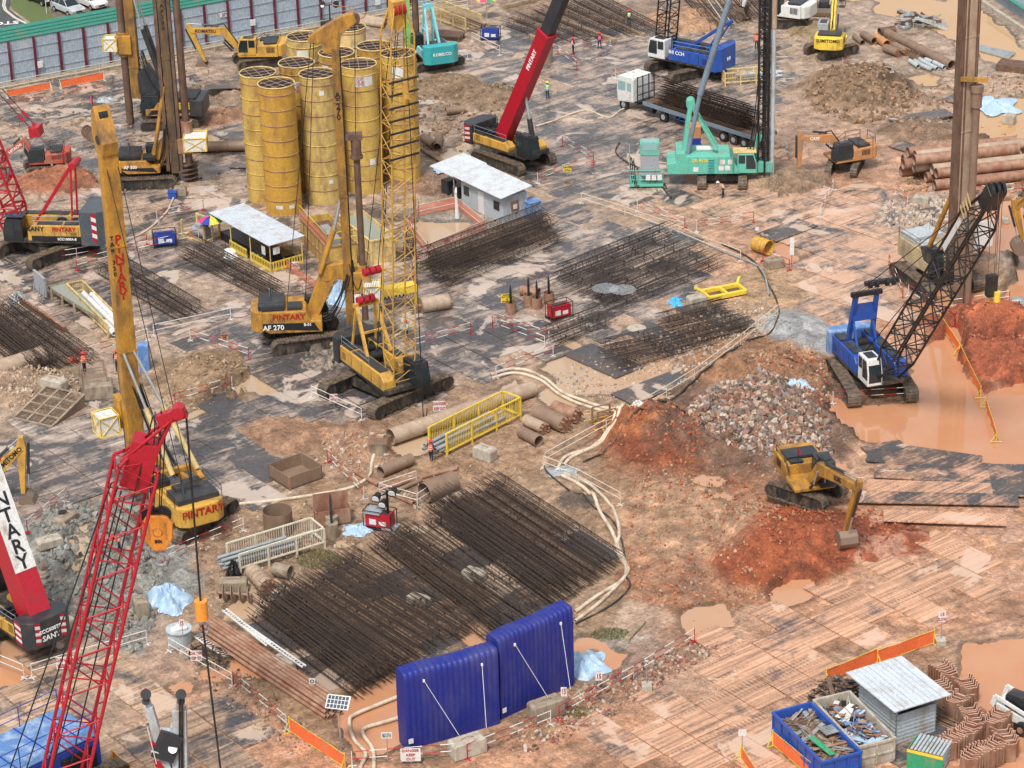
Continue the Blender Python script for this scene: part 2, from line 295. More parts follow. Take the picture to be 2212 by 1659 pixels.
mound(1730,720,3.2,5,.8,30,(.37,.37,.37),.2); mound(1760,70,3,4,.7,0,(.3,.22,.12),.8); mound(1250,1090,1.6,1.2,.5,0,(.16,.12,.09),1.)
mound(470,210,5,4,.5,0,(.3,.21,.15),.9); mound(2140,590,4,4,.9,0,(.32,.2,.13),.8); mound(2200,590,2.5,2.5,.7,0,(.33,.25,.2),.8)
mound(1480,50,5,5,.6,0,(.42,.25,.15),.8); mound(440,260,5,3,.5,0,(.33,.17,.1),.8);mound(960,400,5,3,.4,0,(.33,.2,.13),.8)
z=z-np.clip(thr(n4,.56,.62)*thr(n1,.5,.6),0,1)*.13*(z<.25)
# hollow in the red heap
cc=G(2180,745,0); rr=np.sqrt(((gx-cc.x)/3.4)**2+((gy-cc.y)/3.6)**2)+(n2-.5)*.3; kk=np.clip((1-rr)*2.5,0,1); z-=kk*1.9; paint(kk,(.26,.075,.04),.9)
# ponds and puddles: the ground dips below the water sheet
def dip(poly,d=.25):
    global z
    z=np.where(inside(poly),np.minimum(z-.0,.03-d*.5),z)
def dips(cu,cv,ru,rv):
    global z
    m=ell(cu,cv,ru,rv)>.12; z=np.where(m,np.minimum(z,-.02),z)
for pl in [[(1960,840),(1985,760),(2080,700),(2090,780),(2120,860),(2230,820),(2230,1050),(2120,1010),(2010,1000),(1930,960),(1860,960),(1800,890),(1800,850),(1860,880),(1960,880)],
 [(1880,0),(2090,0),(2230,115),(2230,150),(2150,140),(2040,85),(1960,40),(1890,30)],[(2070,250),(2140,225),(2230,200),(2230,390),(2160,330),(2090,300)],
 [(2100,450),(2230,420),(2230,700),(2170,650),(2180,560),(2110,540)],[(1900,500),(1960,505),(1960,560),(1880,600)],
 [(540,770),(740,760),(640,840),(490,860),(520,880),(400,900),(530,820)],[(880,470),(1000,480),(1020,520),(900,555)],
 [(1480,1310),(1570,1305),(1590,1350),(1500,1365)],[(1660,1260),(1760,1240),(1750,1290),(1670,1310)],
 [(2090,1390),(2230,1370),(2230,1659),(2150,1659),(2140,1560),(2080,1480)],[(700,1520),(870,1450),(880,1590),(770,1640),(730,1560)]]: dip(pl)
for e in [(1000,340,50,40),(1030,290,40,20),(1930,190,30,14),(2000,170,45,16),(1280,120,40,10),(1460,170,60,14),(880,960,50,22),(960,950,30,14),(560,1440,60,24),(390,1485,26,12),(190,1180,30,50),(170,1240,30,20),
  (480,340,30,14),(470,300,30,10),(1210,860,40,18),(1530,1040,40,14),(1560,1075,26,12),(1680,330,18,8),(1860,250,10,6),(740,1170,20,8),(1100,840,30,10),(1450,590,20,6),(1360,400,22,12),(1620,560,20,8),(2030,640,30,10),
  (660,300,40,10),(600,240,30,10),(1430,140,50,9),(1180,300,24,10),(1330,1420,26,10),(770,1250,24,10),(830,1270,40,12),(560,1310,30,10),(900,1150,26,10)]: dips(*e)
# soak dark sheen / puddle film where noise is low
z=z-np.clip(.42-n1,0,1)*.25*(gv<900)
rc_=G(1700,1000,0); rr=np.sqrt((gx-rc_.x)**2+((gy-rc_.y))**2); arc=inside([(1840,1240),(1880,1080),(1960,960),(2230,1060),(2230,1500),(1960,1330)],gu,gv)
gr=np.clip(np.sin(rr*2*PI/.95+n1*2)*1.6,0,1)*thr(fbm(gx*.3+rr,gy*.3,2.2,91),.38,.55)*thr(vnoise(rr,rr*0,1.6,93),.3,.6); z=np.where(arc,z-gr*.05,z); paint(arc*gr,(.40,.20,.13),.7,.4)
paint(arc&(gr<.1)&(n2>.5),(.60,.36,.26),.6,.3)
# soft, wet shorelines
def blur(a,n=2):
    a=a.reshape(len(ys),len(xs))
    for _ in range(n): b_=np.pad(a,1,mode='edge'); a=(b_[:-2,1:-1]+b_[2:,1:-1]+b_[1:-1,:-2]+b_[1:-1,2:]+b_[1:-1,1:-1]*2)/6
    return a.ravel()
low_=(z<.03).astype(float); near=blur(low_,9); zb=blur(z,5); edge=np.clip(near*8,0,1)*(1-low_)*(z<.4); z=z*(1-edge)+zb*edge
wet=(blur(low_,4)>.04)&(low_<.5); C=np.where(wet[:,None],C*.62,C); ST=np.where(wet,.2,ST)
# flatten the ground under the plated ways so that plates lie on it
WAYS=[[(0,540),(560,640),(1090,640),(1200,760),(1080,830),(760,890),(560,950),(640,1080),(0,1120),(0,900),(300,860),(380,900),(540,840),(520,760),(300,700),(0,660)],
 [(1620,1659),(1180,1659),(1280,1590),(1560,1400),(1660,1310),(1860,1240),(1960,1170),(2060,1180),(2212,1240),(2212,1250),(1800,1440),(1700,1659)],
 [(0,1430),(200,1400),(420,1480),(560,1560),(640,1659),(0,1659)],
 [(1740,390),(1900,380),(1930,500),(1960,700),(1800,720),(1760,640),(1720,520),(1560,480),(1430,430)]]
PL=np.zeros(len(gx),bool)
for wv_ in WAYS: PL|=inside(wv_,gu,gv)
z=np.where(PL&(z<.5),np.clip(z,-.02,.09),z)
fb=(gx<-70)|(gx>70)|(gy<118)|(gy>292); z=np.where(fb,.09,z)
nx,ny=len(xs),len(ys); me=D.meshes.new('ground'); me.vertices.add(len(gx)); me.vertices.foreach_set('co',np.stack([gx,gy,z],1).ravel())
ii=np.arange(nx*ny).reshape(ny,nx); fc=np.stack([ii[:-1,:-1],ii[:-1,1:],ii[1:,1:],ii[1:,:-1]],-1).reshape(-1,4); nf=len(fc)
me.loops.add(nf*4); me.loops.foreach_set('vertex_index',fc.ravel()); me.polygons.add(nf); me.polygons.foreach_set('loop_start',np.arange(nf)*4); me.polygons.foreach_set('loop_total',np.full(nf,4))
me.polygons.foreach_set('use_smooth',np.ones(nf,bool)); me.update(); me.validate()
ca=me.color_attributes.new('Col','FLOAT_COLOR','POINT'); ca.data.foreach_set('color',np.concatenate([np.clip(C,0.01,.9),ST[:,None]],1).ravel())
def gz(p):
    i=min(max(int((p[0]+62)/.2)+6,0),nx-1); j=min(max(int((p[1]-122)/.3)+5,0),ny-1); return float(z[j*nx+i])
def GG(u,v): p=G(u,v); p.z=max(gz(p),.03); return p
class N:   # small node helper
    def __init__(s,name): s.m=D.materials.new(name); s.m.use_nodes=True; s.t=s.m.node_tree; s.b=s.t.nodes['Principled BSDF']; s.g=s.n('NewGeometry').outputs['Position']
    def n(s,k,**kw):
        x=s.t.nodes.new('ShaderNode'+k)
        for a,b in kw.items(): setattr(x,a,b)
        return x
    def l(s,a,b): s.t.links.new(a,b)
    def map(s,rot,sc,loc=(0,0,0)):
        m=s.n('Mapping'); m.inputs['Rotation'].default_value=(0,0,rot); s.l(s.g,m.inputs[0]); k=s.n('Mapping'); k.inputs['Scale'].default_value=sc; s.l(m.outputs[0],k.inputs[0]); return k.outputs[0]
    def noise(s,sc,det=5,ro=.6,vec=None,dist=0):
        x=s.n('TexNoise'); x.inputs['Scale'].default_value=sc; x.inputs['Detail'].default_value=det; x.inputs['Roughness'].default_value=ro; x.inputs['Distortion'].default_value=dist; s.l(vec or s.g,x.inputs['Vector']); return x.outputs[0]
    def rng(s,x,a,b,c,d):
        m=s.n('MapRange'); 
        for i,k in enumerate((a,b,c,d)): m.inputs[i+1].default_value=k
        s.l(x,m.inputs[0]); return m.outputs[0]
    def op(s,o,a,b):
        m=s.n('Math',operation=o)
        for i,x in enumerate((a,b)):
            if isinstance(x,(int,float)): m.inputs[i].default_value=x
            else: s.l(x,m.inputs[i])
        return m.outputs[0]
    def mix(s,f,a,b,bl='MIX'):
        m=s.n('Mix',data_type='RGBA',blend_type=bl)
        for i,x in ((0,f),(6,a),(7,b)):
            if isinstance(x,(int,float)): m.inputs[i].default_value=x
            elif isinstance(x,tuple): m.inputs[i].default_value=(*x,1)
            else: s.l(x,m.inputs[i])
        return m.outputs[2]
    def bump(s,h,st,di): b=s.n('Bump'); b.inputs['Strength'].default_value=st; b.inputs['Distance'].default_value=di; s.l(h,b.inputs['Height']); s.l(b.outputs[0],s.b.inputs['Normal'])
# ground material
g=N('wet_mud'); vc_=g.n('VertexColor',layer_name='Col'); at=vc_.outputs[0]
fine=g.noise(5,8,.72); mid=g.noise(.9,6,.65,dist=.6); st=g.noise(1.1,6,.62,g.map(rad(-37),(.22,1.6,1)))
st2=g.noise(1.3,6,.6,g.map(rad(52),(.25,1.5,1)))
val=g.op('MULTIPLY',g.op('MULTIPLY',g.rng(fine,.3,.7,.5,1.45),g.rng(mid,.33,.67,.6,1.3)),g.op('MULTIPLY',g.rng(st,.35,.65,.82,1.16),g.rng(st2,.35,.65,.88,1.12)))
hv=g.n('HueSaturation'); g.l(at,hv.inputs['Color']); g.l(val,hv.inputs['Value']); hv.inputs['Saturation'].default_value=1.05
vo=g.n('TexVoronoi'); vo.inputs['Scale'].default_value=4.5; g.l(g.g,vo.inputs['Vector']); stone=g.op('MULTIPLY',g.op('LESS_THAN',vo.outputs['Distance'],.26),g.rng(g.noise(.45,4,.6),.5,.6,0,1))
stc=g.mix(.5,vo.outputs['Color'],(.55,.46,.38)); stc=g.mix(.8,stc,(.5,.42,.36))
c=g.mix(g.op('MULTIPLY',g.op('MULTIPLY',stone,.75),vc_.outputs[1]),hv.outputs[0],stc)
crack=g.rng(g.noise(3.2,7,.75),.36,.43,1,0); c=g.mix(g.op('MULTIPLY',crack,.5),c,(.13,.08,.05))
g.l(c,g.b.inputs['Base Color']); g.l(g.rng(mid,.35,.65,.2,.65),g.b.inputs['Roughness'])
g.bump(g.op('ADD',g.op('ADD',fine,g.op('MULTIPLY',mid,1.2)),g.op('MULTIPLY',stone,.3)),.9,.22)
me.materials.append(g.m); ground=D.objects.new('ground',me); COL.objects.link(ground); ground['kind']='structure'
# muddy water sheet
g=N('muddy_water'); sx=g.n('SeparateXYZ'); g.l(g.g,sx.inputs[0])
f=g.op('MAXIMUM',g.rng(sx.outputs[0],2,20,0,1),g.rng(sx.outputs[1],150,140,0,1)); far=g.rng(sx.outputs[1],215,235,0,1)
c=g.mix(f,(.44,.33,.22),(.50,.23,.115)); c=g.mix(g.op('MULTIPLY',far,f),c,(.50,.30,.13)); c=g.mix(g.rng(g.noise(.25,4,.5),.4,.65,0,.3),c,(.56,.34,.22))
g.l(c,g.b.inputs['Base Color']); g.b.inputs['Roughness'].default_value=.04; g.b.inputs['IOR'].default_value=1.75
g.bump(g.noise(1.2,3,.5),.06,.1)
wm=MB(); wm.add([(-70,118,.03),(70,118,.03),(70,292,.03),(-70,292,.03)],[(0,1,2,3)]); wo=put('water',wm,g.m); wo['kind']='structure'
# ---------------------------------------------------------------- steel road plates: mud film over wet steel
g=N('muddy_steel_plate'); oi=g.n('ObjectInfo'); 
s1=g.noise(.9,7,.66,g.map(rad(-37),(.3,1.5,1)),.6); s2=g.noise(.33,6,.6,dist=.8); s3=g.noise(4,5,.7)
sx=g.n('SeparateXYZ'); g.l(g.g,sx.inputs[0]); nearf=g.rng(sx.outputs[1],178,160,0,1)
pud_refl=g.rng(g.noise(.21,6,.6,dist=.7),.575,.60,0,1)
tt=g.noise(2.2,5,.65,g.map(rad(-37),(.06,2.2,1)),.3)
wv=g.n('TexWave'); wv.inputs['Scale'].default_value=1.1; wv.inputs['Distortion'].default_value=1.5; g.l(g.map(rad(-37),(1,.3,1)),wv.inputs['Vector'])
tread=g.op('MULTIPLY',g.op('GREATER_THAN',wv.outputs[1],.55),g.rng(g.noise(1.6,3,.5,g.map(rad(-37),(.05,2.6,1),)),.56,.62,0,1))
k=g.op('ADD',g.op('ADD',g.op('MULTIPLY',s1,.5),g.op('MULTIPLY',s2,.75)),g.op('ADD',g.op('MULTIPLY',s3,.2),g.op('MULTIPLY',tt,.2)))
rn=g.op('MULTIPLY',g.op('SUBTRACT',oi.outputs['Random'],.5),.07)
k=g.op('ADD',g.op('ADD',k,oi.outputs['Alpha']),rn); m=g.rng(k,.90,1.10,0,1)
steel=g.mix(g.rng(s3,.3,.7,0,1),(.045,.043,.047),(.11,.10,.10)); steel=g.mix(g.rng(s2,.45,.6,0,.6),steel,(.125,.085,.062))
mc=g.n('HueSaturation'); g.l(oi.outputs['Color'],mc.inputs['Color']); g.l(g.op('MULTIPLY',g.op('MULTIPLY',g.rng(s3,.3,.7,.8,1.2),g.op('ADD',g.op('MULTIPLY',g.rng(tt,.36,.62,.5,1.15),nearf),g.op('MULTIPLY',g.rng(tt,.36,.62,.85,1.06),g.op('SUBTRACT',1,nearf)))),g.op('SUBTRACT',1,g.op('MULTIPLY',g.op('MULTIPLY',tread,.4),nearf))),mc.inputs['Value'])
g.l(g.mix(g.op('MULTIPLY',pud_refl,.8),g.mix(m,steel,mc.outputs[0]),g.mix(.45,oi.outputs['Color'],(.66,.55,.46))),g.b.inputs['Base Color']); g.l(g.op('MULTIPLY',g.rng(pud_refl,0,1,1,.15),g.op('MULTIPLY',g.rng(m,0,1,.8,1.6),g.rng(s1,.3,.65,.10,.36))),g.b.inputs['Roughness'])  # puddle film: pale sky reflection mixed into the muddy colour, smoother surface
g.bump(g.op('ADD',k,g.op('MULTIPLY',s3,.3)),.35,.04); PLM=g.m
def plate_mb(L,W,h=.03):
    m=MB(); m.box(-L/2,L/2,-W/2,W/2,-h,h); return m
NPL=0; FARP=MB()
def plates(poly,a_deg,L,W,col,cov,label,group,far=False,z0=.12,holes=(),skip=.04,prob=None):
    global NPL
    pts=[G(*p) for p in poly]; a=rad(a_deg); e=Vector((math.cos(a),math.sin(a),0)); f=Vector((-e.y,e.x,0)); c=pts[0]
    us=[(p-c).dot(e) for p in pts]; vs=[(p-c).dot(f) for p in pts]; me_=plate_mb(L-.08,W-.08).mesh('steel_plate',PLM); j=0; y=min(vs)
    def okp(x,y):
        p=c+e*x+f*y; d=Vector((p.x,p.y,.1-CH)); U=1106+FPX*d.dot(RT)/d.dot(FW); V=829.5-FPX*d.dot(UP)/d.dot(FW)
        ins=lambda pl:bool(inside(pl,np.array([U]),np.array([V]))[0])
        return ins(poly) and not any(ins(h) for h in holes) and -40<U<2250 and -30<V<1700
    while y<max(vs):
        x=min(us)+(L*.5 if j%2 else 0)
        while x<max(us):
            if okp(x,y) and R.random()>skip:
                p=c+e*x+f*y; p+=Vector((R.uniform(-.04,.04),R.uniform(-.04,.04),0)); p.z=z0+R.uniform(0,.022); r=a+rad(R.gauss(0,.6))
                if far or NPL>=292:
                    FARP.add(*[( [tuple(Matrix.Translation(p)@Matrix.Rotation(r,4,'Z')@Vector((X*(L-.06)/2,Y*(W-.06)/2,Z*.03))) for Z in(-1,1) for Y in(-1,1) for X in(-1,1)]),[(0,2,3,1),(4,5,7,6),(0,1,5,4),(2,6,7,3),(0,4,6,2),(1,3,7,5)]][:2])
                else:
                    o=D.objects.new('steel_plate',me_); COL.objects.link(o); o.location=p; o.rotation_euler=(rad(R.gauss(0,.25)),rad(R.gauss(0,.12)),r)
                    kk_=R.uniform(.93,1.05); o.color=(*[x_*kk_ for x_ in col],cov+R.uniform(-.03,.03)); tagp(o,label,'steel plate',group); NPL+=1
            x+=L
        y+=W; j+=1
MUDB=(.46,.365,.305); MUDO=(.58,.33,.21)
plates(WAYS[1],-53,6,2.4,MUDO,.33,'steel road plate smeared with orange mud in the haul road by the white roofed shed','plates of the orange mud haul road')
plates(WAYS[2],-53,6,2.6,(.50,.33,.22),.24,'steel plate half covered in brown mud near the red lattice boom and blue crane roof','plates near the red lattice boom')
plates(WAYS[0],-53,6,3.0,MUDB,.11,'wet grey steel plate streaked with beige mud in the wide central yard','plates of the central yard',holes=[[(0,560),(300,560),(560,640),(500,760),(300,700),(0,660)]])
plates(WAYS[3],-50,6,3.0,(.55,.34,.23),.22,'mud smeared steel plate on the curving track beside the grey gravel slope','plates of the curving track')
PUP=[(940,640),(1200,480),(1430,480),(1560,560),(1400,700),(1180,760),(1060,640)]
plates(PUP,-48,6,2.6,MUDB,.12,'wet dark steel plate lying under or beside the central rebar cages','plates under the central cages')
plates([(560,1420),(760,1210),(940,1130),(1080,1060),(1300,1200),(1300,1300),(1100,1400),(820,1540),(700,1500)],-55,5,2.4,(.38,.24,.15),.05,'dark steel plate lying on bare mud beneath the large stack of rebar cages','plates under the lower cages',skip=.5,z0=.12)
plates([(1230,760),(1560,650),(1680,700),(1360,860)],-50,6,3,(.40,.28,.2),.02,'dark steel plate on gravel beneath the cages beside the concrete spill','plates on the gravel',skip=.4)
plates([(0,200),(260,170),(700,170),(1090,40),(1700,70),(1760,200),(1420,440),(1200,470),(1000,300),(900,300),(520,420),(0,420)],-50,6,3,MUDB,.14,'','',far=True,z0=.10,holes=[[(900,180),(1000,170),(1130,220),(1040,400),(880,300)]],skip=.08)
plates([(0,560),(150,480),(520,400),(900,440),(940,560),(900,660),(640,770),(300,720),(0,700)],-50,6,3,MUDB,.14,'','',far=True,z0=.09,skip=.12)
fp=put('steel_plates',FARP,PLM); fp.color=(.47,.35,.275,.16); tagp(fp,'far spread of muddy steel road plates around the truck and red boom crane','steel plate','',None); fp['kind']='stuff'
# ---------------------------------------------------------------- machine parts
def crawler(t,L,W,H,tw,yaw=0,m='track',z=0,fm='tframe',cx=0):
    X=Matrix.Rotation(yaw,4,'Z'); r=H/2; n=int((2*(L-H)+PI*H)/.24); per=2*(L-H)+PI*H
    def pt(s):
        s%=per
        if s<L-H: return (-L/2+r+s,H,0)
        s-=L-H
        if s<PI*r: a=s/r; return (L/2-r+math.sin(a)*r,r+math.cos(a)*r,a)
        s-=PI*r
        if s<L-H: return (L/2-r-s,0,PI)
        s-=L-H; a=s/r; return (-L/2+r-math.sin(a)*r,r-math.cos(a)*r,PI+a)
    for sd in(1,-1):
        b=MB(); yc=sd*(W/2-tw/2)
        for i in range(n):
            x,zz,a=pt(i*per/n); Y=X@Matrix.Translation((x+cx,yc,zz+z))@Matrix.Rotation(a,4,'Y'); b.box(-per/n*.44,per/n*.44,-tw/2,tw/2,-.07,0,0,Y); b.box(-.03,.03,-tw/2,tw/2,0,.05,0,Y)
        o=t.part('track',b,m)
        f=MB(); Y=X@Matrix.Translation((cx,yc,z))
        f.prism([(-L/2+r,.12),(L/2-r,.12),(L/2-r*.4,r*.8),(L/2-r*.5,H-.2),(L/2-r,H-.13),(-L/2+r,H-.13),(-L/2+r*.5,H-.2),(-L/2+r*.4,r*.8)],-tw*.28,tw*.28,0,Y)
        for x in(-L/2+r,L/2-r): f.cyl(Y@Vector((x,-tw*.45,r)),Y@Vector((x,tw*.45,r)),r-.09,14)
        k=max(3,int((L-H)/.75))
        for i in range(k): x=-L/2+r+.3+(L-H-.6)*i/(k-1); f.cyl(Y@Vector((x,-tw*.4,.2)),Y@Vector((x,tw*.4,.2)),.15,8)
        put('track_frame',f,fm,o)
    u=MB(); Y=X@Matrix.Translation((cx,0,z)); u.box(-L*.17,L*.17,-W/2+tw*.6,W/2-tw*.6,H*.35,H*.85,0,Y); u.cyl((0,0,H*.8+z),(0,0,H+.22+z),W*.22,16); t.part('undercarriage',u,fm)
def cab(t,x,y,z,lx,ly,lz,col,win='glass',name='cab',slope=.25,parent=None):
    c=MB(); pr=[(x-lx/2,z),(x+lx/2,z),(x+lx/2,z+lz*.45),(x+lx/2-slope,z+lz),(x-lx/2,z+lz)]
    c.prism(pr,y-ly/2,y+ly/2); o=t.part(name,c,col,parent,bevel=.05)
    for sd in(1,-1):
        w=MB(); yy=y+sd*(ly/2+.012); a,b=(min(yy,yy-.02*sd),max(yy,yy-.02*sd))
        w.prism([(x-lx*.05,z+lz*.22),(x+lx/2-.1,z+lz*.22),(x+lx/2-.1,z+lz*.47),(x+lx/2-slope-.08,z+lz*.92),(x-lx*.05,z+lz*.92)],a,b)
        w.box(x-lx*.43,x-lx*.1,a,b,z+lz*.5,z+lz*.92); put('window',w,win,o)
    w=MB(); e=.012
    w.add([(x+lx/2+e,y-ly*.42,z+lz*.12),(x+lx/2+e,y+ly*.42,z+lz*.12),(x+lx/2+e,y+ly*.42,z+lz*.45),(x+lx/2+e,y-ly*.42,z+lz*.45),(x+lx/2-slope+e+.01,y+ly*.42,z+lz*.94),(x+lx/2-slope+e+.01,y-ly*.42,z+lz*.94)],[(0,1,2,3),(3,2,4,5)]); put('windscreen',w,win,o)
    w=MB(); w.box(x-lx*.35,x+lx*.2,y-ly*.3,y+ly*.3,z+lz,z+lz+.06); put('roof_hatch',w,'dark',o); return o
def tank(*a): return a
def excavator(name,label,p,rz,ty,s,col,J,bk=0,dark='dark',cabc='dark',txt=None,tm='tblk',grp=None,bcol=None,zoff=0,guard=False,cy=1,num=None,rear=None,flag=False):
    t=Th(name,label,'excavator',p,rz,grp); t.o.scale=(1,1,1)
    L=4.3*s;W=2.9*s;H=.95*s; crawler(t,L,W,H,.6*s,ty)
    z0=H+.22; b=MB(); hw=1.32*s
    b.prism([(-2.1*s,z0),(1.55*s,z0),(1.55*s,z0+.28),(-.2*s,z0+.35),(-.2*s,z0+1.05*s),(-2.1*s,z0+1.15*s)],-hw,hw); t.part('body',b,col,bevel=.06)
    b=MB(); b.prism([(-2.12*s,-hw),(-2.45*s,-hw),(-2.8*s,-hw*.55),(-2.8*s,hw*.55),(-2.45*s,hw),(-2.12*s,hw)],z0+.05,z0+1.2*s,0,None,'z'); cw=t.part('counterweight',b,dark if num=='dk' else col,bevel=.1)
    b=MB(); b.box(-1.95*s,-.75*s,-hw*.8,hw*.8,z0+1.16*s,z0+1.34*s); b.box(-.7*s,-.25*s,-hw*.75,-hw*.1,z0+1.06*s,z0+1.24*s); t.part('engine_cover',b,dark,bevel=.04)
    b=MB(); 
    for i in range(6): b.box(-1.8*s+i*.14,-1.72*s+i*.14,-hw-.015,-hw+.02,z0+.45,z0+.95*s)
    t.part('air_grille',b,'black'); b=MB()
    for i in range(6): b.box(-1.8*s+i*.14,-1.72*s+i*.14,hw-.02,hw+.015,z0+.45,z0+.95*s)
    t.part('air_grille',b,'black')
    cab(t,.75*s,cy*.82*s,z0+.12,1.75*s,1.0*s,1.62*s,cabc)
    b=MB(); b.rail([(-2.1*s,-hw*.95,z0+1.15*s),(-.6*s,-hw*.95,z0+1.1*s),(.2*s,-hw*.95,z0+.6)],.8 if guard else .5,.022)
    if guard: b.rail([(-2.6*s,-hw*.6,z0+1.2*s),(-2.6*s,hw*.6,z0+1.2*s),(-2.1*s,hw*.95,z0+1.15*s),(-.6*s,hw*.95,z0+1.1*s)],.8,.022)
    t.part('guard_rail',b,'black')
    B0,B1,B2,S1,S2=[Vector((j[0],0,j[1])) for j in J]; bc=bcol or col
    # boom: bent box section
    def out(pts,ws):
        up=[];dn=[]
        for i,pp in enumerate(pts):
            a=pts[max(i-1,0)];c=pts[min(i+1,len(pts)-1)]; d=(Vector(c)-Vector(a)).normalized(); nn=Vector((-d.z,0,d.x)); up.append((pp.x+nn.x*ws[i],pp.z+nn.z*ws[i])); dn.append((pp.x-nn.x*ws[i],pp.z-nn.z*ws[i]))
        return up+dn[::-1]
    m1=(B0+B1)/2; m2=(B1+B2)/2
    b=MB(); b.prism(out([B0,m1,B1,m2,B2],[.2*s,.3*s,.42*s,.3*s,.18*s]),-.22*s,.22*s); bo=t.part('boom',b,bc,bevel=.03)
    if txt:
        d=(B2-B1); c=(B1*.45+B2*.55)
        for sd in(1,-1):
            xa=d.normalized()*(-sd); zz=Vector((0,sd,0)); ya=zz.cross(xa); 
            M=Matrix(((xa.x,ya.x,0,c.x),(xa.y,ya.y,sd,c.y+sd*(.22*s+.012)),(xa.z,ya.z,0,c.z),(0,0,0,1))); text(txt,.42*s,bo,M,tm)
    d=(S2-S1).normalized(); b=MB(); S0=S1-d*.7*s; nn=Vector((-d.z,0,d.x))
    b.prism(out([S0,S1,(S1*.5+S2*.5),S2],[.14*s,.3*s,.2*s,.13*s]),-.17*s,.17*s); st=t.part('stick',b,bc,bevel=.03)
    # cylinders
    b=MB()
    for y in(-.35*s,.35*s): b.cyl((B0.x+.5*s,y,B0.z-.25*s),B1*.6+B0*.4+Vector((.55*s,y,-.3*s)),.09*s,8); b.cyl(B1*.6+B0*.4+Vector((.55*s,y,-.3*s)),B1+Vector((.15*s,y*.8,-.1*s)),.05*s,8,1)
    t.part('boom_cylinder',b,[dark,'galv'])
    b=MB(); up=(B2-B1).cross(Vector((0,1,0))); up=-up.normalized() if up.z>0 else up.normalized(); up=Vector((up.x,0,up.z)); up= up if up.z>0 else -up
    a0=B1*.85+B2*.15+up*.5*s; b.cyl(a0,a0*.45+S0*.55,.1*s,8); b.cyl(a0*.45+S0*.55,S0,.05*s,8,1); t.part('stick_cylinder',b,[dark,'galv'])
    e=S0*.4+S1*.6; nb=nn if (nn.dot(S1-B2)>0 or nn.x>0) else -nn; b=MB(); b.cyl(e+nb*.42*s,e*.4+S2*.6+nb*.34*s,.085*s,8); b.cyl(e*.4+S2*.6+nb*.34*s,S2+nb*.35*s-d*.35*s,.045*s,8,1); t.part('bucket_cylinder',b,[dark,'galv'])
    bucket(t,S2,bk,s*.95)
    b=MB(); b.tube([B0+Vector((-.2,0.1,.3)),B0*.6+B1*.4+up*.55*s,B1+up*.75*s,B1*.6+B2*.4+up*.45*s],.035*s,5); b.tube([B0+Vector((-.2,-.1,.2)),B0*.6+B1*.4+up*.5*s,B1+up*.65*s,B1*.6+B2*.4+up*.4*s],.035*s,5); t.part('hydraulic_hose',b,'rub')
    if rear:
        for s_,m_,zz,sz in rear: text(s_,sz*s,cw,face((-2.8*s-.02,0,z0+zz*s),(-1,0,0)),m_)
    if flag:
        b=MB(); b.cyl((.2,-hw*.5,z0+1.2*s),(.2,-hw*.5,z0+2.4*s),.025,5); t.part('flag_pole',b,'black'); b=MB(); b.prism([(.2,z0+2.4*s),(.75,z0+2.2*s),(.2,z0+1.9*s)],-hw*.5-.01,-hw*.5+.01); t.part('flag',b,'red')
    return t
def bucket(t,p,rot,s,name='bucket',m='bucket_steel'):
    M=Matrix.Translation(p)@Matrix.Rotation(rot,4,'Y')
    pr=[(-.25,0),(.25,.05),(.55,-.3),(.62,-.75),(.35,-1.1),(-.1,-1.2),(-.55,-1.0)]; n=len(pr); b=MB(); w=.58*s
    for y in(-w,w): b.prism([(x*s,z*s) for x,z in pr],y-.02,y+.02,0,M)
    vs=[];
    for x,zz in pr: vs+=[(x*s,-w,zz*s),(x*s,w,zz*s)]
    vs=[M@Vector(v) for v in vs]; fs=[(2*i,2*i+1,2*i+3,2*i+2) for i in range(1,n-1)]; b.add(vs,fs)
    vi=[M@(M.inverted()@Vector(v)*.93+Vector((0,0,-.03))) for v in vs]; b.add(vi,fs); o=t.part(name,b,P['bst'])
    b=MB()
    for i in range(5): y=-w+.06+i*(2*w-.12)/4; b.beam(M@Vector((-.5*s,y,-.98*s)),M@Vector((-.78*s,y,-.93*s)),.1,.08)
    put('teeth',b,P['bst'],o)
P['bst']=mat('bucket_steel',(.22,.20,.18),.45,.4,dirt=.5,dcol=(.28,.17,.1),dscale=2)
def tracktxt(): pass
def chevrons(o,x0,x1,y,z0,z1,ny,axis='y'):   # red and white warning board on a counterweight corner
    b=MB(); n=7; h=(z1-z0)/n; 
    for i in range(n):
        za=z0+i*h; mi=i%2
        pts=[(x0,za),(x1,za+h*.45),(x1,za+h*1.45),(x0,za+h)]
        if axis=='y': b.add([(p[0],y,p[1]) for p in pts],[(0,1,2,3)],mi)
        else: b.add([(y,p[0],p[1]) for p in pts],[(0,1,2,3)],mi)
    put('warning_stripes',b,['red','white'],o)
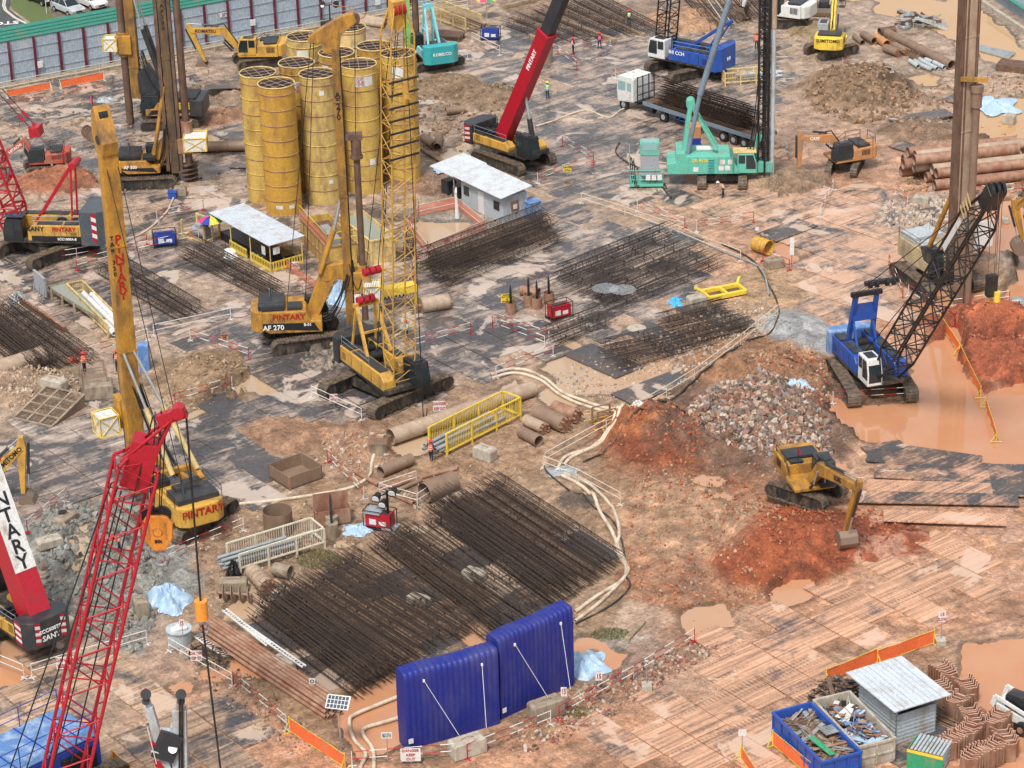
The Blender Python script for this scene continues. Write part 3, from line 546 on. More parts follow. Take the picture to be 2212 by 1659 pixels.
def cranebody(t,L,W,z0,col,cwc,cabc,cabside=1,cwh=1.9,rear=None,hs=1.25,cabsz=(1.7,1.1,1.75),stripes=False,cwl=1.3,cwx=None,front=None,gal=True,drums=True,cabx=None):
    """slewing superstructure: two side housings, winch bay between, counterweight at the back, cab in front"""
    xf=L*.45; xr=-L*.55
    b=MB(); b.box(xr,xf,-W/2,W/2,z0,z0+.35); t.part('deck',b,'tframe',bevel=.03)
    hw=W*.3; sides=[]
    for sd in(1,-1):
        b=MB(); y0,y1=sorted((sd*(W/2+.02),sd*(W/2-hw))); xe=xf-(cabsz[0]+.25 if sd==cabside else .3)
        b.prism([(xr+.1,z0+.2),(xe,z0+.2),(xe,z0+hs*.8),(xe-.4,z0+hs+.2),(xr+.1,z0+hs+.25)],y0,y1); o=t.part('side_housing',b,col,bevel=.05); sides.append((o,sd*(W/2+.02),xe))
        c=MB(); ye=sd*(W/2+.03); ya,yb=sorted((ye,ye-sd*.02)); k=4
        for i in range(k): x=xr+.3+(xe-xr-.6)*i/k; c.box(x,x+.03,ya,yb,z0+.3,z0+hs+.1)
        for i in range(5): c.box(xr+.45,xr+1.0,ya,yb,z0+.45+i*.12,z0+.5+i*.12)
        put('panel_seam',c,'black',o)
        c=MB(); c.box(xr+.3,xr+1.5,min(y0,y1)+.1,max(y0,y1)-.1,z0+hs+.25,z0+hs+.4); c.box(xr+1.8,xe-.8,min(y0,y1)+.15,max(y0,y1)-.15,z0+hs+.22,z0+hs+.32); put('hatch',c,'dark',o,bevel=.03)
    if drums:
        for i,x in enumerate((xr+1.0,xr+2.3)):
            b=MB(); y=W/2-hw-.08; b.cyl((x,-y,z0+.95),(x,y,z0+.95),.36,14)
            for yy in(-y,y): b.cyl((x,yy-.03,z0+.95),(x,yy+.03,z0+.95),.55,14,1)
            t.part('winch_drum',b,['rub','dark'])
    b=MB(); xx=cwx if cwx is not None else xr
    b.prism([(xx-cwl,-W*.38),(xx-cwl*.6,-W*.56),(xx+.1,-W*.56),(xx+.1,W*.56),(xx-cwl*.6,W*.56),(xx-cwl,W*.38)],z0-.1,z0+cwh,0,None,'z'); cw=t.part('counterweight',b,cwc,bevel=.06)
    if stripes:
        for sd in(1,-1): chevrons(cw,xx-cwl*.55,xx-.1,sd*(W*.56+.012),z0+.1,z0+cwh-.1,1)
        chevrons(cw,-W*.36,-W*.24,xx-cwl-.012,z0+.1,z0+cwh-.1,1,'x'); chevrons(cw,W*.24,W*.36,xx-cwl-.012,z0+.1,z0+cwh-.1,1,'x')
    if rear:
        for s_,m_,zz,sz in rear: text(s_,sz,cw,face((xx-cwl-.02,0,z0+zz),(-1,0,0)),m_)
    cx=xf-cabsz[0]/2+.15 if cabx is None else cabx
    cab(t,cx,cabside*(W/2-cabsz[1]/2+.05),z0+.15,*cabsz,cabc)
    if gal:
        b=MB(); b.rail([(xr+.2,W/2-.1,z0+hs+.25),(xr+.2+(xf-xr)*.6,W/2-.1,z0+hs+.2)],.75,.02); t.part('guard_rail',b,'galv'); b=MB(); b.rail([(xr+.2,-W/2+.1,z0+hs+.25),(xr+.2+(xf-xr)*.6,-W/2+.1,z0+hs+.2)],.75,.02); t.part('guard_rail',b,'galv')
    return dict(xf=xf,xr=xr,z=z0,sides=sides,cw=cw,W=W)
def sidetext(t,B,sd,items):
    """items: (string, size, x, z, material)"""
    o=[x for x in B['sides'] if x[1]*sd>0][0]
    for s_,sz,x,z,m in items: text(s_,sz,o[0],face((x,o[1]+sd*.03,z),(0,sd,0)),m)
def gantry(t,base,top,w,col,r=.09,back=None):
    b=MB(); A=Vector(base);C=Vector(top)
    for sd in(1,-1):
        y=Vector((0,sd*w/2,0)); b.beam(A+y,C+y*.8,.22,.22)
        if back: b.beam(Vector(back)+y,C+y*.8,.14,.14)
    b.beam(C+Vector((0,w*.5,0)),C-Vector((0,w*.5,0)),.3,.3); b.beam((A+C)/2+Vector((0,w*.45,0)),(A+C)/2-Vector((0,w*.45,0)),.15,.15)
    return t.part('gantry',b,col)
def ropes(t,pairs,r=.025,name='rope',m='black'):
    b=MB()
    for a,c in pairs: b.cyl(a,c,r,5)
    return t.part(name,b,m)
def hookblock(t,p,s,col='orange',plain=False):
    p=Vector(p); b=MB()
    if plain: b.cyl(p,p-Vector((0,0,.75*s)),.24*s,12); o=t.part('hook_weight',b,col,bevel=.03)
    else:
        b.prism([(-.55*s,0),(-.3*s,.35*s),(.3*s,.35*s),(.55*s,0),(.5*s,-.7*s),(.28*s,-1.25*s),(-.28*s,-1.25*s),(-.5*s,-.7*s)],-.18*s,.18*s,0,Matrix.Translation(p)); o=t.part('hook_block',b,col,bevel=.04)
        c=MB(); c.cyl(p+Vector((0,-.24*s,.1*s)),p+Vector((0,.24*s,.1*s)),.4*s,14); put('sheave',c,'black',o)
    c=MB(); q0=p-Vector((0,0,(.75 if plain else 1.25)*s)); k=.25*s
    c.cyl(q0,q0-Vector((0,0,.2*s)),.06*s,8); c.tube([q0+Vector((k*math.sin(a),0,-.2*s-k+k*math.cos(a))) for a in [i*4.6/10 for i in range(11)]],.06*s,6); put('hook',c,'galv',o)
def auger(b,p,r,h,n=3,mi=0):
    p=Vector(p); b.cyl(p,p+Vector((0,0,h)),r*.22,8,mi); k=16
    for i in range(n*k):
        a0,a1=2*PI*i/k,2*PI*(i+1)/k; z0,z1=h*i/(n*k),h*(i+1)/(n*k)
        f=lambda a,z,rr,dz=0:p+Vector((math.cos(a)*rr,math.sin(a)*rr,z+dz))
        b.add([f(a0,z0,r*.2),f(a0,z0,r),f(a1,z1,r),f(a1,z1,r*.2),f(a0,z0,r*.2,.05),f(a0,z0,r,.05),f(a1,z1,r,.05),f(a1,z1,r*.2,.05)],[(0,1,2,3),(4,7,6,5),(1,5,6,2)],mi)
    return b
def droop(a,b,sag,n=8): a=Vector(a);b=Vector(b); return [a.lerp(b,i/n)-Vector((0,0,sag*4*(i/n)*(1-i/n))) for i in range(n+1)]
def mast(t,x,z0,z1,w,d,col,txt=None,tz=None,tsz=.8,tm='tblk',letterside=0,step=1.0,y=0,holes=False,txt2=None,rails='black',bz=None):
    """box-section drilling mast standing on the machine's own vertical; letters run down one face"""
    b=MB(); b.box(x-d/2,x+d/2,y-w/2,y+w/2,z0,z1,0)
    o=t.part('mast',b,col,bevel=.03)
    c=MB()
    for s in(1,-1): c.box(x+d/2,x+d/2+.09,y+s*w*.36-.05,y+s*w*.36+.05,z0+.2,z1-.2)
    if holes:
        zz=z0+1
        while zz<z1-1: 
            c.cyl((x,y-w/2-.012,zz),(x,y-w/2+.01,zz),.13,10); c.cyl((x-d/2-.012,y,zz),(x-d/2+.01,y,zz),.13,10); zz+=1.35
    put('guide_rail',c,rails,o)
    c=MB(); zz=z0+3
    while zz<z1-2: c.box(x-d/2-.04,x+d/2+.04,y-w/2-.04,y+w/2+.04,zz,zz+.12); zz+=7.5
    put('flange',c,col,o)
    if txt:
        N_=Vector((math.cos(letterside),math.sin(letterside),0)); ext=abs(N_.x)*d/2+abs(N_.y)*w/2+.016
        for i,ch in enumerate(txt):
            if ch!=' ': text(ch,tsz,o,face((x+N_.x*ext,y+N_.y*ext,tz-i*step),N_),tm)
    return o
def basket(t,p,sz=1.2,h=1.0,col='byel',skin='white',X=None):
    b=MB(); x,y,z=p; e=sz
    pts=[(x,y,z),(x+e,y,z),(x+e,y+e,z),(x,y+e,z)]
    for i in range(4):
        a=Vector(pts[i]);c=Vector(pts[(i+1)%4]); up=Vector((0,0,h))
        b.cyl(a,a+up,.04,5);b.cyl(a,c,.04,5);b.cyl(a+up,c+up,.04,5);b.cyl(a,c+up,.03,5);b.cyl(c,a+up,.03,5)
    o=t.part('guard_basket',b,col); c=MB(); c.box(x+.06,x+e-.06,y+.06,y+e-.06,z+.04,z+h-.06); put('panel',c,skin,o)
# ---------------------------------------------------------------- people
def person(label,p,rz,vest='vest',helm='rhelm',pose='stand',leg='navy',boots='boot',arm='navy',h=1.72):
    t=Th('person',label,'person',p,rz); k=h/1.72
    lean=0.0; hipz=.9; 
    if pose=='bend': lean=.75
    def J(x,y,z):   # torso joints lean about the hips
        zz=z-.95; return Vector((x+zz*math.sin(lean)*(zz>0), y, .95+zz*(math.cos(lean) if zz>0 else 1)))*k
    st=.12 if pose in('walk','bend','reach') else .0
    V=[];E=[];r=[]
    def v(p,rr,par=None): V.append(tuple(p)); r.append(rr*k); i=len(V)-1; (E.append((par,i)) if par is not None else 0); return i
    pel=v(J(0,0,.95),.14); ch=v(J(0,0,1.15),.135,pel); sh=v(J(0,0,1.38),.15,ch); nk=v(J(.01,0,1.5),.06,sh); hd=v(J(.03,0,1.6),.085,nk); v(J(.03,0,1.68),.08,hd); v(J(.125,0,1.60),.018,hd)
    for s in(1,-1):
        fx=st*s; hip=v(J(0,.09*s,.88),.1,pel); kn=v(J(fx*.8+.03,.1*s,.48),.066,hip); an=v(J(fx,.11*s,.1),.045,kn); v(J(fx+.14,.12*s,.045),.045,an)
        so=v(J(0,.19*s,1.4),.065,sh)
        if pose=='reach' and s==1: el=v(J(.2,.28,1.3),.045,so); wr=v(J(.42,.34,1.45),.032,el); dr=Vector((.8,.3,.4))
        elif pose=='bend': el=v(J(.22,.24*s,1.15),.045,so); wr=v(J(.45,.16*s,1.05),.032,el); dr=Vector((.8,0,-.6))
        elif pose=='work': el=v(J(.08,.25*s,1.14),.045,so); wr=v(J(.3,.16*s,1.18),.032,el); dr=Vector((.9,-.2*s,.1))
        else: el=v(J(-.02,.25*s,1.13),.045,so); wr=v(J(.06,.27*s,.9),.032,el); dr=Vector((.2,0,-1))
        dr.normalize(); w_=Vector(V[wr])/k; pa=v((w_+dr*.07)*k,.036,wr); sid=dr.cross(Vector((1,0,0) if abs(dr.x)<.7 else (0,0,1))).normalized(); side=sid; bend=dr.cross(side)*.3
        for j,ln in enumerate((.07,.085,.08,.06)): o_=side*(j-1.5)*.022; f1=v((w_+dr*.12+o_)*k,.0095,pa); v((w_+dr*(.12+ln*.55)+o_+bend*.06)*k,.0085,f1)
        th=v((w_+dr*.05-side*.05)*k,.011,wr); v((w_+dr*.09-side*.06+bend*.05)*k,.009,th)
    me=D.meshes.new('body'); me.from_pydata(V,E,[]); o=D.objects.new('body',me); COL.objects.link(o); o.modifiers.new('skin','SKIN'); sb=o.modifiers.new('sub','SUBSURF'); sb.levels=1; sb.render_levels=1
    sv=me.skin_vertices[0].data if me.skin_vertices else None
    if sv is None: return t
    for i,x in enumerate(r): sv[i].radius=(x,x)
    sv[0].use_root=True
    dg=bpy.context.evaluated_depsgraph_get(); me2=D.meshes.new_from_object(o.evaluated_get(dg)); D.objects.remove(o)
    me2.materials.clear()
    for m in(leg,arm,'skin',boots): me2.materials.append(P[m])
    hands=[Vector(V[i]) for i in range(len(V)) if .03<r[i]/k<.0321]
    for f in me2.polygons:
        c=f.center; zt=c.z/k
        f.material_index=3 if zt<.2 else (0 if zt<.93 and (abs(c.y)<.2 or zt<.8) else 1)
        if (c-Vector(V[hd])).length<.17*k or min((c-hh).length for hh in hands)<.15*k and abs(c.y)>.05: f.material_index=2
        f.use_smooth=True
    ob=put('body',me2,None,t.o)
    # vest, helmet, hair, face
    b=MB(); prof=[(.93,.165,.12),(1.15,.165,.145),(1.36,.185,.155),(1.44,.13,.1)]; n=12; rows=[]
    for zz,ry,rx in prof: rows.append([J(0,0,zz)+Vector((rx*math.cos(2*PI*i/n)*k,ry*math.sin(2*PI*i/n)*k,0)) for i in range(n)])
    b.v=[tuple(x) for rr in rows for x in rr]
    for j in range(3):
        for i in range(n): b.f.append((j*n+i,j*n+(i+1)%n,(j+1)*n+(i+1)%n,(j+1)*n+i)); b.m.append(0); b.sm.append(True)
    ov=t.part('vest',b,vest)
    b=MB()
    for zz,ry,rx in((1.1,.172,.15),(1.25,.182,.158)): b.ring(J(0,0,zz),(math.sin(lean),0,math.cos(lean)),.17*k,.018,12)
    put('reflective_band',b,'refl',ov)
    H=J(.03,0,1.66); b=MB(); b.cyl(H,H+Vector((0,0,.02)),.17*k,12); b.cyl(H+Vector((0,0,.02)),H+Vector((0,0,.10)),.14*k,12,0,.10*k); b.cyl(H+Vector((0,0,.10)),H+Vector((0,0,.14)),.10*k,12,0,.03*k); t.part('helmet',b,helm)
    b=MB(); b.cyl(H-Vector((.03,0,.1)),H-Vector((.015,0,0)),.1*k,10); t.part('hair',b,'hair')
    b=MB()
    for s in(1,-1): b.cyl(J(.115,.035*s,1.615),J(.125,.035*s,1.615),.012,6)
    b.cyl(J(.11,-.02,1.55),J(.11,.02,1.55),.008,4); t.part('face_features',b,'hair'); return t
# ---------------------------------------------------------------- excavators
def JP(p,rz,pts,y=0):
    I=(Matrix.Translation(Vector(p))@Matrix.Rotation(rz,4,'Z')).inverted(); o=I@Vector((0,0,CH)); r=[]
    for a in pts:
        d=I.to_3x3()@ray(*a); t=(y-o.y)/d.y; w_=o+d*t; r.append((w_.x,w_.z))
    return r
def exc(label,p,rz,trz,s,col,c,r,px,**k):
    J=JP(p,rz,[q(c,r,*a) for a in px]); J=[J[0],J[1],J[2],J[2],J[3]]
    return excavator('excavator',label,p,rz,trz-rz,s,col,J,**k)
p=G(1742,1072,.8)
exc('yellow excavator with black cab and red flag, digging at the fresh red soil heap',p,ang(p,G(1822,1182,.5)),rad(-40),1.08,'yellow',3,2,[(400,900),(500,775),(810,935),(712,1290)],bk=-.1,txt='XCMG',flag=True,rear=[],cy=1)
exc('yellow excavator with lettered boom, parked along the grey hoarding',G(558,140),rad(176),rad(196),1.08,'cyel',0,0,[(2010,400),(1890,262),(1610,255),(1735,520)],bk=-.7,txt='KOMATSU',cabc='cyel')
exc('orange and black excavator with fenced deck, bucket in the mud beside the green piling rig',T(3,0,700,1430),rad(200),rad(-108),.98,'caseo',3,0,[(650,1240),(575,1165),(325,1165),(310,1450)],bk=-.3,txt='CASE',tm='twht',guard=True)
t=excavator('excavator','yellow excavator seen from behind, raised boom, beside the row of old casings',T(3,0,585,455),rad(76),rad(-44),1.08,'byel',[(.4,1.7),(2.2,5.2),(4.8,7.6),(4.8,7.6),(6.0,4.2)],bk=0,txt='SUMITOMO',cabc='grey',rear=[('SUMITOMO','tblk',.95,.42)])
b=MB(); b.box(-2.84*1.08-.35,-2.84*1.08-.0,-.45,.45,1.35,1.75); 
exc('small red excavator standing behind the dark counterweight of the left lattice crane',GG(100,378),rad(184),rad(17),.85,'hred',0,0,[(290,1310),(215,1185),(60,1300),(30,1420)],bk=-.3,txt='HITACHI',tm='twht')
p=GG(-70,1085); exc('yellow excavator arm with grey toothed bucket reaching in over the plates',p,rad(-2),rad(-30),1.15,'cyel',0,2,[(-260,1000),(-40,800),(180,590),(200,980)],bk=-.25,txt='SUMITOMO')
exc('yellow excavator at the far edge of the pond, bucket over the orange water',GG(2290,580),rad(183),rad(150),1.1,'yellow',3,1,[(2330,420),(2260,60),(2140,160),(2200,430)],bk=-.4)
t=excavator('excavator','white excavator with black engine deck beside the round piling hole',T(3,0,190,210),rad(150),rad(20),1.15,'white',[(.4,1.7),(2.2,4.2),(4.2,3.2),(4.2,3.2),(4.6,1.4)],bk=0,cabc='black')
# small bulldozer
t=Th('bulldozer','small dark bulldozer with raised blade beyond the yellow excavator','bulldozer',GG(1780,28),rad(-100)); crawler(t,2.6,2.2,.9,.45)
b=MB(); b.box(-1,1,-.5,.5,.8,1.5); b.box(-.8,.1,-.6,.6,1.5,1.6); t.part('body',b,'dark',bevel=.05)
b=MB(); b.box(-.8,.2,-.65,.65,2.6,2.72); [b.cyl((x,y,1.5),(x,y,2.6),.04,5) for x in(-.75,.15) for y in(-.6,.6)]; t.part('canopy',b,'black')
b=MB(); b.prism([(1.5,.1),(1.6,.1),(1.7,.5),(1.6,.95),(1.5,.95),(1.58,.5)],-1.2,1.2); t.part('blade',b,'bst'); 
b=MB(); [b.beam((.2,y,.5),(1.5,y,.4),.12,.16) for y in(-.95,.95)]; t.part('blade_arm',b,'dark')
# skid steer loader
t=Th('skid_steer_loader','white skid steer loader with black tyres in the orange puddle','loader',GG(2200,1565),rad(-40))
b=MB(); b.prism([(-1.3,.5),(1.0,.5),(1.1,.9),(.2,1.1),(-1.3,1.45)],-.6,.6); t.part('body',b,'white',bevel=.05)
b=MB(); b.prism([(-.7,1.1),(.6,1.0),(.7,1.5),(.45,2.05),(-.7,2.05)],-.48,.48); o=t.part('cab',b,'black',bevel=.03); b=MB(); b.box(-.6,.35,-.4,.4,2.06,2.1); put('roof_hatch',b,'dark',o)
for x in(-.75,.65):
    for y in(-.85,.85):
        b=MB(); b.cyl((x,y-.16,.42),(x,y+.16,.42),.42,18); o=t.part('wheel',b,'rub',bevel=.04); b=MB(); b.cyl((x,y-.17,.42),(x,y+.17,.42),.2,10); put('rim',b,'rust',o)
for y in(-.68,.68):
    b=MB(); b.beam((-1.4,y,1.2),(-1.2,y,1.85),.1,.3); b.beam((-1.25,y,1.9),(.9,y,1.3),.1,.24); b.beam((.9,y,1.3),(1.35,y,.35),.1,.2); t.part('lift_arm',b,'white',bevel=.02)
bucket(t,Vector((1.45,0,.85)),-1.2,.75)
# ---------------------------------------------------------------- crawler cranes
# yellow lattice crane in the middle
t=Th('crawler_crane','tall yellow lattice boom crawler crane with black cab, near the middle of the yard','crane',G(834,850),rad(-60)); t.o
crawler(t,7.9,6.3,1.2,.95,rad(104)); B=cranebody(t,7.2,3.3,1.5,'cyel','dark','black',1,1.9,hs=1.15,cabsz=(1.9,1.2,1.9),cwl=1.2,cabx=2.9)
c=MB(); c.rail([(-3.9,-1.5,1.5),(-2,-1.5,1.5)],1.0); 
a=Vector((2.3,0,2.2)); tip=t.V(858,12); b=MB(); b.lattice(a,tip,1.8,1.5,30,.062,.03,(-1,0,0),.75,.45,.07); o=t.part('boom',b,'cyel')
b=MB(); dn=(tip-a).normalized(); 
for y in(-.35,0,.35): b.cyl(tip+Vector((.1,y-.08,-.2)),tip+Vector((.1,y+.08,-.2)),.45,16,1)
b.beam(tip-dn*1.6,tip+dn*.4,1.0,.7,0,(-1,0,0)); put('boom_head',b,['cyel','red'],o)
b=MB()
for k in range(7): pz=tip-dn*(5.2+k*.95); b.beam(pz+Vector((.9,-1.15,0)),pz+Vector((.9,1.15,.1)),.12,.12)
t.part('rung_bar',b,'black')
hkp=tip+dn*(-5.2)+Vector((1.0,.0,0)); b=MB(); b.prism([(-.2,0),(.2,0),(.28,-1.2),(.1,-1.7),(-.1,-1.7),(-.28,-1.2)],-.15,.15,0,Matrix.Translation(hkp)); t.part('small_hook_block',b,'cyel',bevel=.03)
g1=t.V(790,655,.0); gantry(t,(-.6,0,2.6),(g1.x,0,g1.z),2.0,'cyel',back=(-3.2,0,2.6)); g2=t.V(803,585); 
b=MB()
for y in(-.5,0,.5): b.cyl((g1.x,y-.17,g1.z+.3),(g1.x,y+.17,g1.z+.3),.33,12); b.cyl((g2.x,y-.17,g2.z),(g2.x,y+.17,g2.z),.3,12)
t.part('sheave',b,'red')
ropes(t,[((g1.x,y,g1.z+.3),(g2.x,y,g2.z)) for y in(-.6,-.4,-.2,0,.2,.4,.6)],.018,'luffing_rope','lgrey')
ropes(t,[((g2.x,y,g2.z),tip+Vector((0,y*.5,0))) for y in(-.5,.5)]+[(tip+Vector((.5,.3,0)),t.L(Vector((*((t.M@(tip+Vector((.5,.3,0)))).xy),7.2)))),((-1.5,.2,2.6),tip)],.03)
hw=t.M@(tip+Vector((.5,.3,0))); hz=above((hw.x,hw.y),925); hookblock(t,t.L((hw.x,hw.y,hz)),1.1,'orange',True); b=MB(); b.cyl(t.L((hw.x,hw.y,7.3)),t.L((hw.x,hw.y,hz)),.04,6); b.cyl(t.L((hw.x,hw.y,hz-1.3)),t.L((hw.x+.3,hw.y,.8)),.03,5); t.part('hoist_rope',b,'black')
b=MB(); b.box(-3.0,-.4,1.36,1.7,1.7,2.0); b.box(.3,1.2,1.66,1.72,1.6,2.9); [b.box(.35,1.15,1.7,1.95,1.7+i*.3,1.74+i*.3) for i in range(5)]; t.part('access_ladder',b,'cyel')
# left lattice crane with red boom
t=Th('crawler_crane','yellow and grey crawler crane with short red lattice boom and striped counterweight','crane',G(104,545),rad(172))
crawler(t,7.2,5.4,1.15,.9,rad(45-172)); B=cranebody(t,6.6,3.3,1.5,'cyel','slate','black',1,2.9,hs=1.35,cabsz=(1.7,1.1,1.9),cwl=2.3,stripes=False)
sidetext(t,B,1,[('SANY',.55,.3,2.75,'tblk'),('PINTARY',.5,-2.1,2.75,'text_red'),('SCC1000A-8',.3,-2.3,1.9,'twht')])
o=B['sides'][0][0]; 
b=MB(); b.box(-3.5,.7,B['sides'][0][1]-.01,B['sides'][0][1]+.02,1.7,2.15); put('black_band',b,'black',o)
chevrons(B['cw'],-4.95,-4.55,3.3*.56+.015,1.7,4.2,1)
b=MB(); b.box(1.3,2.9,.4,1.7,3.75,3.82,0,Matrix.Rotation(0,4,'Y')); t.part('solar_panel',b,'solar')
a=Vector((2.5,0,2.4)); tp=t.V(-70,230); b=MB(); b.lattice(a,tp,2.2,2.0,14,.11,.07,(0,0,1),.7,.9,.1); o=t.part('boom',b,'red')
g1=t.V(157,352); gantry(t,(.6,0,2.9),(g1.x,0,g1.z),1.6,'red',back=(-2.6,0,2.9)); b=MB(); b.cyl((g1.x-.2,-.9,g1.z),(g1.x-.2,.9,g1.z),.28,12); t.part('sheave',b,'red')
g2=t.V(78,282); b=MB(); b.prism([(-.5,-.35),(.45,-.5),(.5,.3),(-.4,.5)],-.6,.6,0,Matrix.Translation(g2)); t.part('pulley_block',b,'red',bevel=.05)
ropes(t,[((g1.x,y,g1.z),g2+Vector((0,y,0))) for y in(-.6,-.35,-.1,.15,.4,.6)],.02,'luffing_rope'); g3=t.V(0,196); ropes(t,[(g2+Vector((0,y,0)),g3+Vector((0,y,0))) for y in(-.5,.5)],.035,'pendant_rope')
for y in(-.5,.5): b=MB(); b.cyl(g2.lerp(g3,.28)+Vector((0,y,0)),g2.lerp(g3,.45)+Vector((0,y,0)),.13,8); b.cyl(g2.lerp(g3,.05)+Vector((0,y,0)),g2.lerp(g3,.15)+Vector((0,y,0)),.13,8); t.part('rope_socket',b,'red')
# blue lattice crane by the pond
t=Th('crawler_crane','blue crawler crane with long black lattice boom at the edge of the orange pond','crane',G(1882,834),rad(-74))
crawler(t,7.0,5.2,1.1,.95,rad(-9)); B=cranebody(t,6.6,3.3,1.4,'blue','lblue','white',-1,1.7,hs=1.25,cabsz=(1.8,1.15,2.0),cwl=1.0,gal=False)
a=Vector((2.4,0,1.9)); tp=t.V(2143,425); b=MB(); b.lattice(a,tp,1.9,1.7,24,.085,.05,(0,0,1),.45,.45,.12); o=t.part('boom',b,'black')
b=MB(); d=(tp-a).normalized(); b.beam(tp-d*1.0,tp+d*.9,1.1,1.0); [b.cyl(tp+d*.6+Vector((.2,y-.1,.2)),tp+d*.6+Vector((.2,y+.1,.2)),.5,14) for y in(-.4,0,.4)]; put('boom_head',b,'black',o,bevel=.04)
b=MB(); up=d.cross(Vector((0,1,0))); up=up if up.z>0 else -up; 
M=lambda x,y:tp-d*x-Vector((0,1.0,0))*1+up*y
b.add([M(7,.2),M(3.2,.2),M(3.2,.65),M(7,.65)],[(0,1,2,3)]); put('name_board',b,'white',o)
b=MB()
for i in range(4): b.add([M(2.9-i*.5,.2),M(2.65-i*.5,.2),M(2.45-i*.5,1.1),M(2.7-i*.5,1.1)],[(0,1,2,3)])
put('warning_stripes',b,'pyel',o)
g1=t.V(1872,633); b=MB()
for y in(-.95,.95): b.beam((-2.4,y,2.3),(g1.x,y*.85,g1.z),.32,.3); b.beam((-.8,y*.8,2.3),(g1.x*.4-1.4,y*.8,g1.z*.55+1.0),.16,.16)
b.beam((g1.x,-1.2,g1.z),(g1.x,1.2,g1.z),.3,.35,1); k=.45; xx=lambda z:-2.4+(g1.x+2.4)*(z-2.3)/(g1.z-2.3)
b.box(xx(5.2)-.12,xx(5.2)+.12,-.9,.9,4.6,5.9); t.part('gantry',b,['blue','black'])
g2=t.V(1905,608); g2.y=0; b=MB(); b.beam(g2+Vector((0,-1.3,0)),g2+Vector((0,1.3,0)),.35,.3); [b.cyl(g2+Vector((0,y,-.1)),g2+Vector((0,y+.2,-.1)),.3,10) for y in(-1,-.5,.3,.8)]; t.part('pulley_block',b,'black')
ropes(t,[((g1.x,y*.9,g1.z+.1),g2+Vector((0,y,0))) for y in(-1,-.6,-.2,.2,.6,1)],.02,'luffing_rope'); ropes(t,[(g2+Vector((0,y,0)),tp+Vector((0,y*.4,.3))) for y in(-1,1)]+[((-1,0,2.5),tp)],.035,'pendant_rope')
ht=t.M@(tp+d*.9); hz=above(ht,600); hl=t.L((ht.x,ht.y,hz)); b=MB(); b.box(-.25,.25,-.35,.35,-1.3,.2,0,Matrix.Translation(hl)); t.part('hook_block',b,'black',bevel=.05); b=MB(); b.cyl(hl+Vector((.3,.3,-1.6)),hl+Vector((.3,.3,-.9)),.22,10); b.cyl(hl+Vector((-.2,0,-1.7)),hl+Vector((-.2,0,-1.3)),.1,6); t.part('hook_weight',b,'byel')
ropes(t,[(tp+d*.9+Vector((x,y,0)),hl+Vector((x,y,0))) for x,y in((-.15,-.2),(.15,.2),(.3,.3),(.5,-.1))],.022,'hoist_rope','rustd')
# far blue crane with white cab
t=Th('crawler_crane','blue crawler crane with white cab and black lattice boom behind the rebar lorry','crane',T(2,0,1640,610),rad(142))
crawler(t,6.6,5.0,1.05,.85,rad(30-142)); B=cranebody(t,7.2,3.2,1.35,'blue','blue','white',1,2.2,hs=1.2,cabsz=(2.0,1.2,1.9),cwl=1.0,rear=[('IHI','twht',.9,.5)])
sidetext(t,B,1,[('IHI CCH',.5,0,2.4,'twht')])
a=Vector((2.4,0,2.2)); b=MB(); tp=t.V(1455,-120); b.lattice(a,tp,1.6,1.4,16,.08,.045,(0,0,1),.8,.6,.1); t.part('boom',b,'black'); g1=t.V(1572,50); gantry(t,(-.2,0,2.5),(g1.x,0,g1.z),1.5,'blue',back=(-2.6,0,2.5))
ropes(t,[((g1.x,y,g1.z),tp+Vector((0,y,0))) for y in(-.5,.5)]+[((1.6,.4,2.4),tp*.55+a*.45)],.05,'pendant_rope','lgrey')
# teal crane with lime leader
t=Th('piling_crane','teal crawler crane seen from behind with lime green leader beside the silos','crane',G(935,140),rad(108))
crawler(t,5.4,3.6,.95,.6,rad(-80)); B=cranebody(t,4.6,3.1,1.2,'tlb','teal','black',1,1.75,hs=.8,cabsz=(1.5,1.0,1.6),cwl=.9,rear=[('KOBELCO','twht',.9,.42)],gal=False)
b=MB()
for y in(-.6,.6): b.beam((-.8,y,1.9),(.9,y*.6,5.8),.22,.22); b.beam((1.6,y,1.9),(.9,y*.6,5.8),.2,.2); b.beam((-.1,y,3.6),(1.3,y,3.6),.12,.12)
b.beam((.9,-.5,5.8),(.9,.5,5.8),.35,.5); t.part('boom_frame',b,'tlb')
m=t.V(876,118); mp=Vector((2.6,1.45,0)); b=MB(); b.box(mp.x-.3,mp.x+.3,mp.y,mp.y+.6,.6,20); t.part('leader',b,'lgreen',bevel=.02); b=MB(); b.cyl((mp.x-.1,mp.y-.6,.3),(mp.x-.1,mp.y-.6,20),.33,12); t.part('casing_tube',b,'rustd')
ropes(t,[((.9,y,5.8),(mp.x,mp.y,18)) for y in(-.3,.3)],.05,'stay_rod','teal')
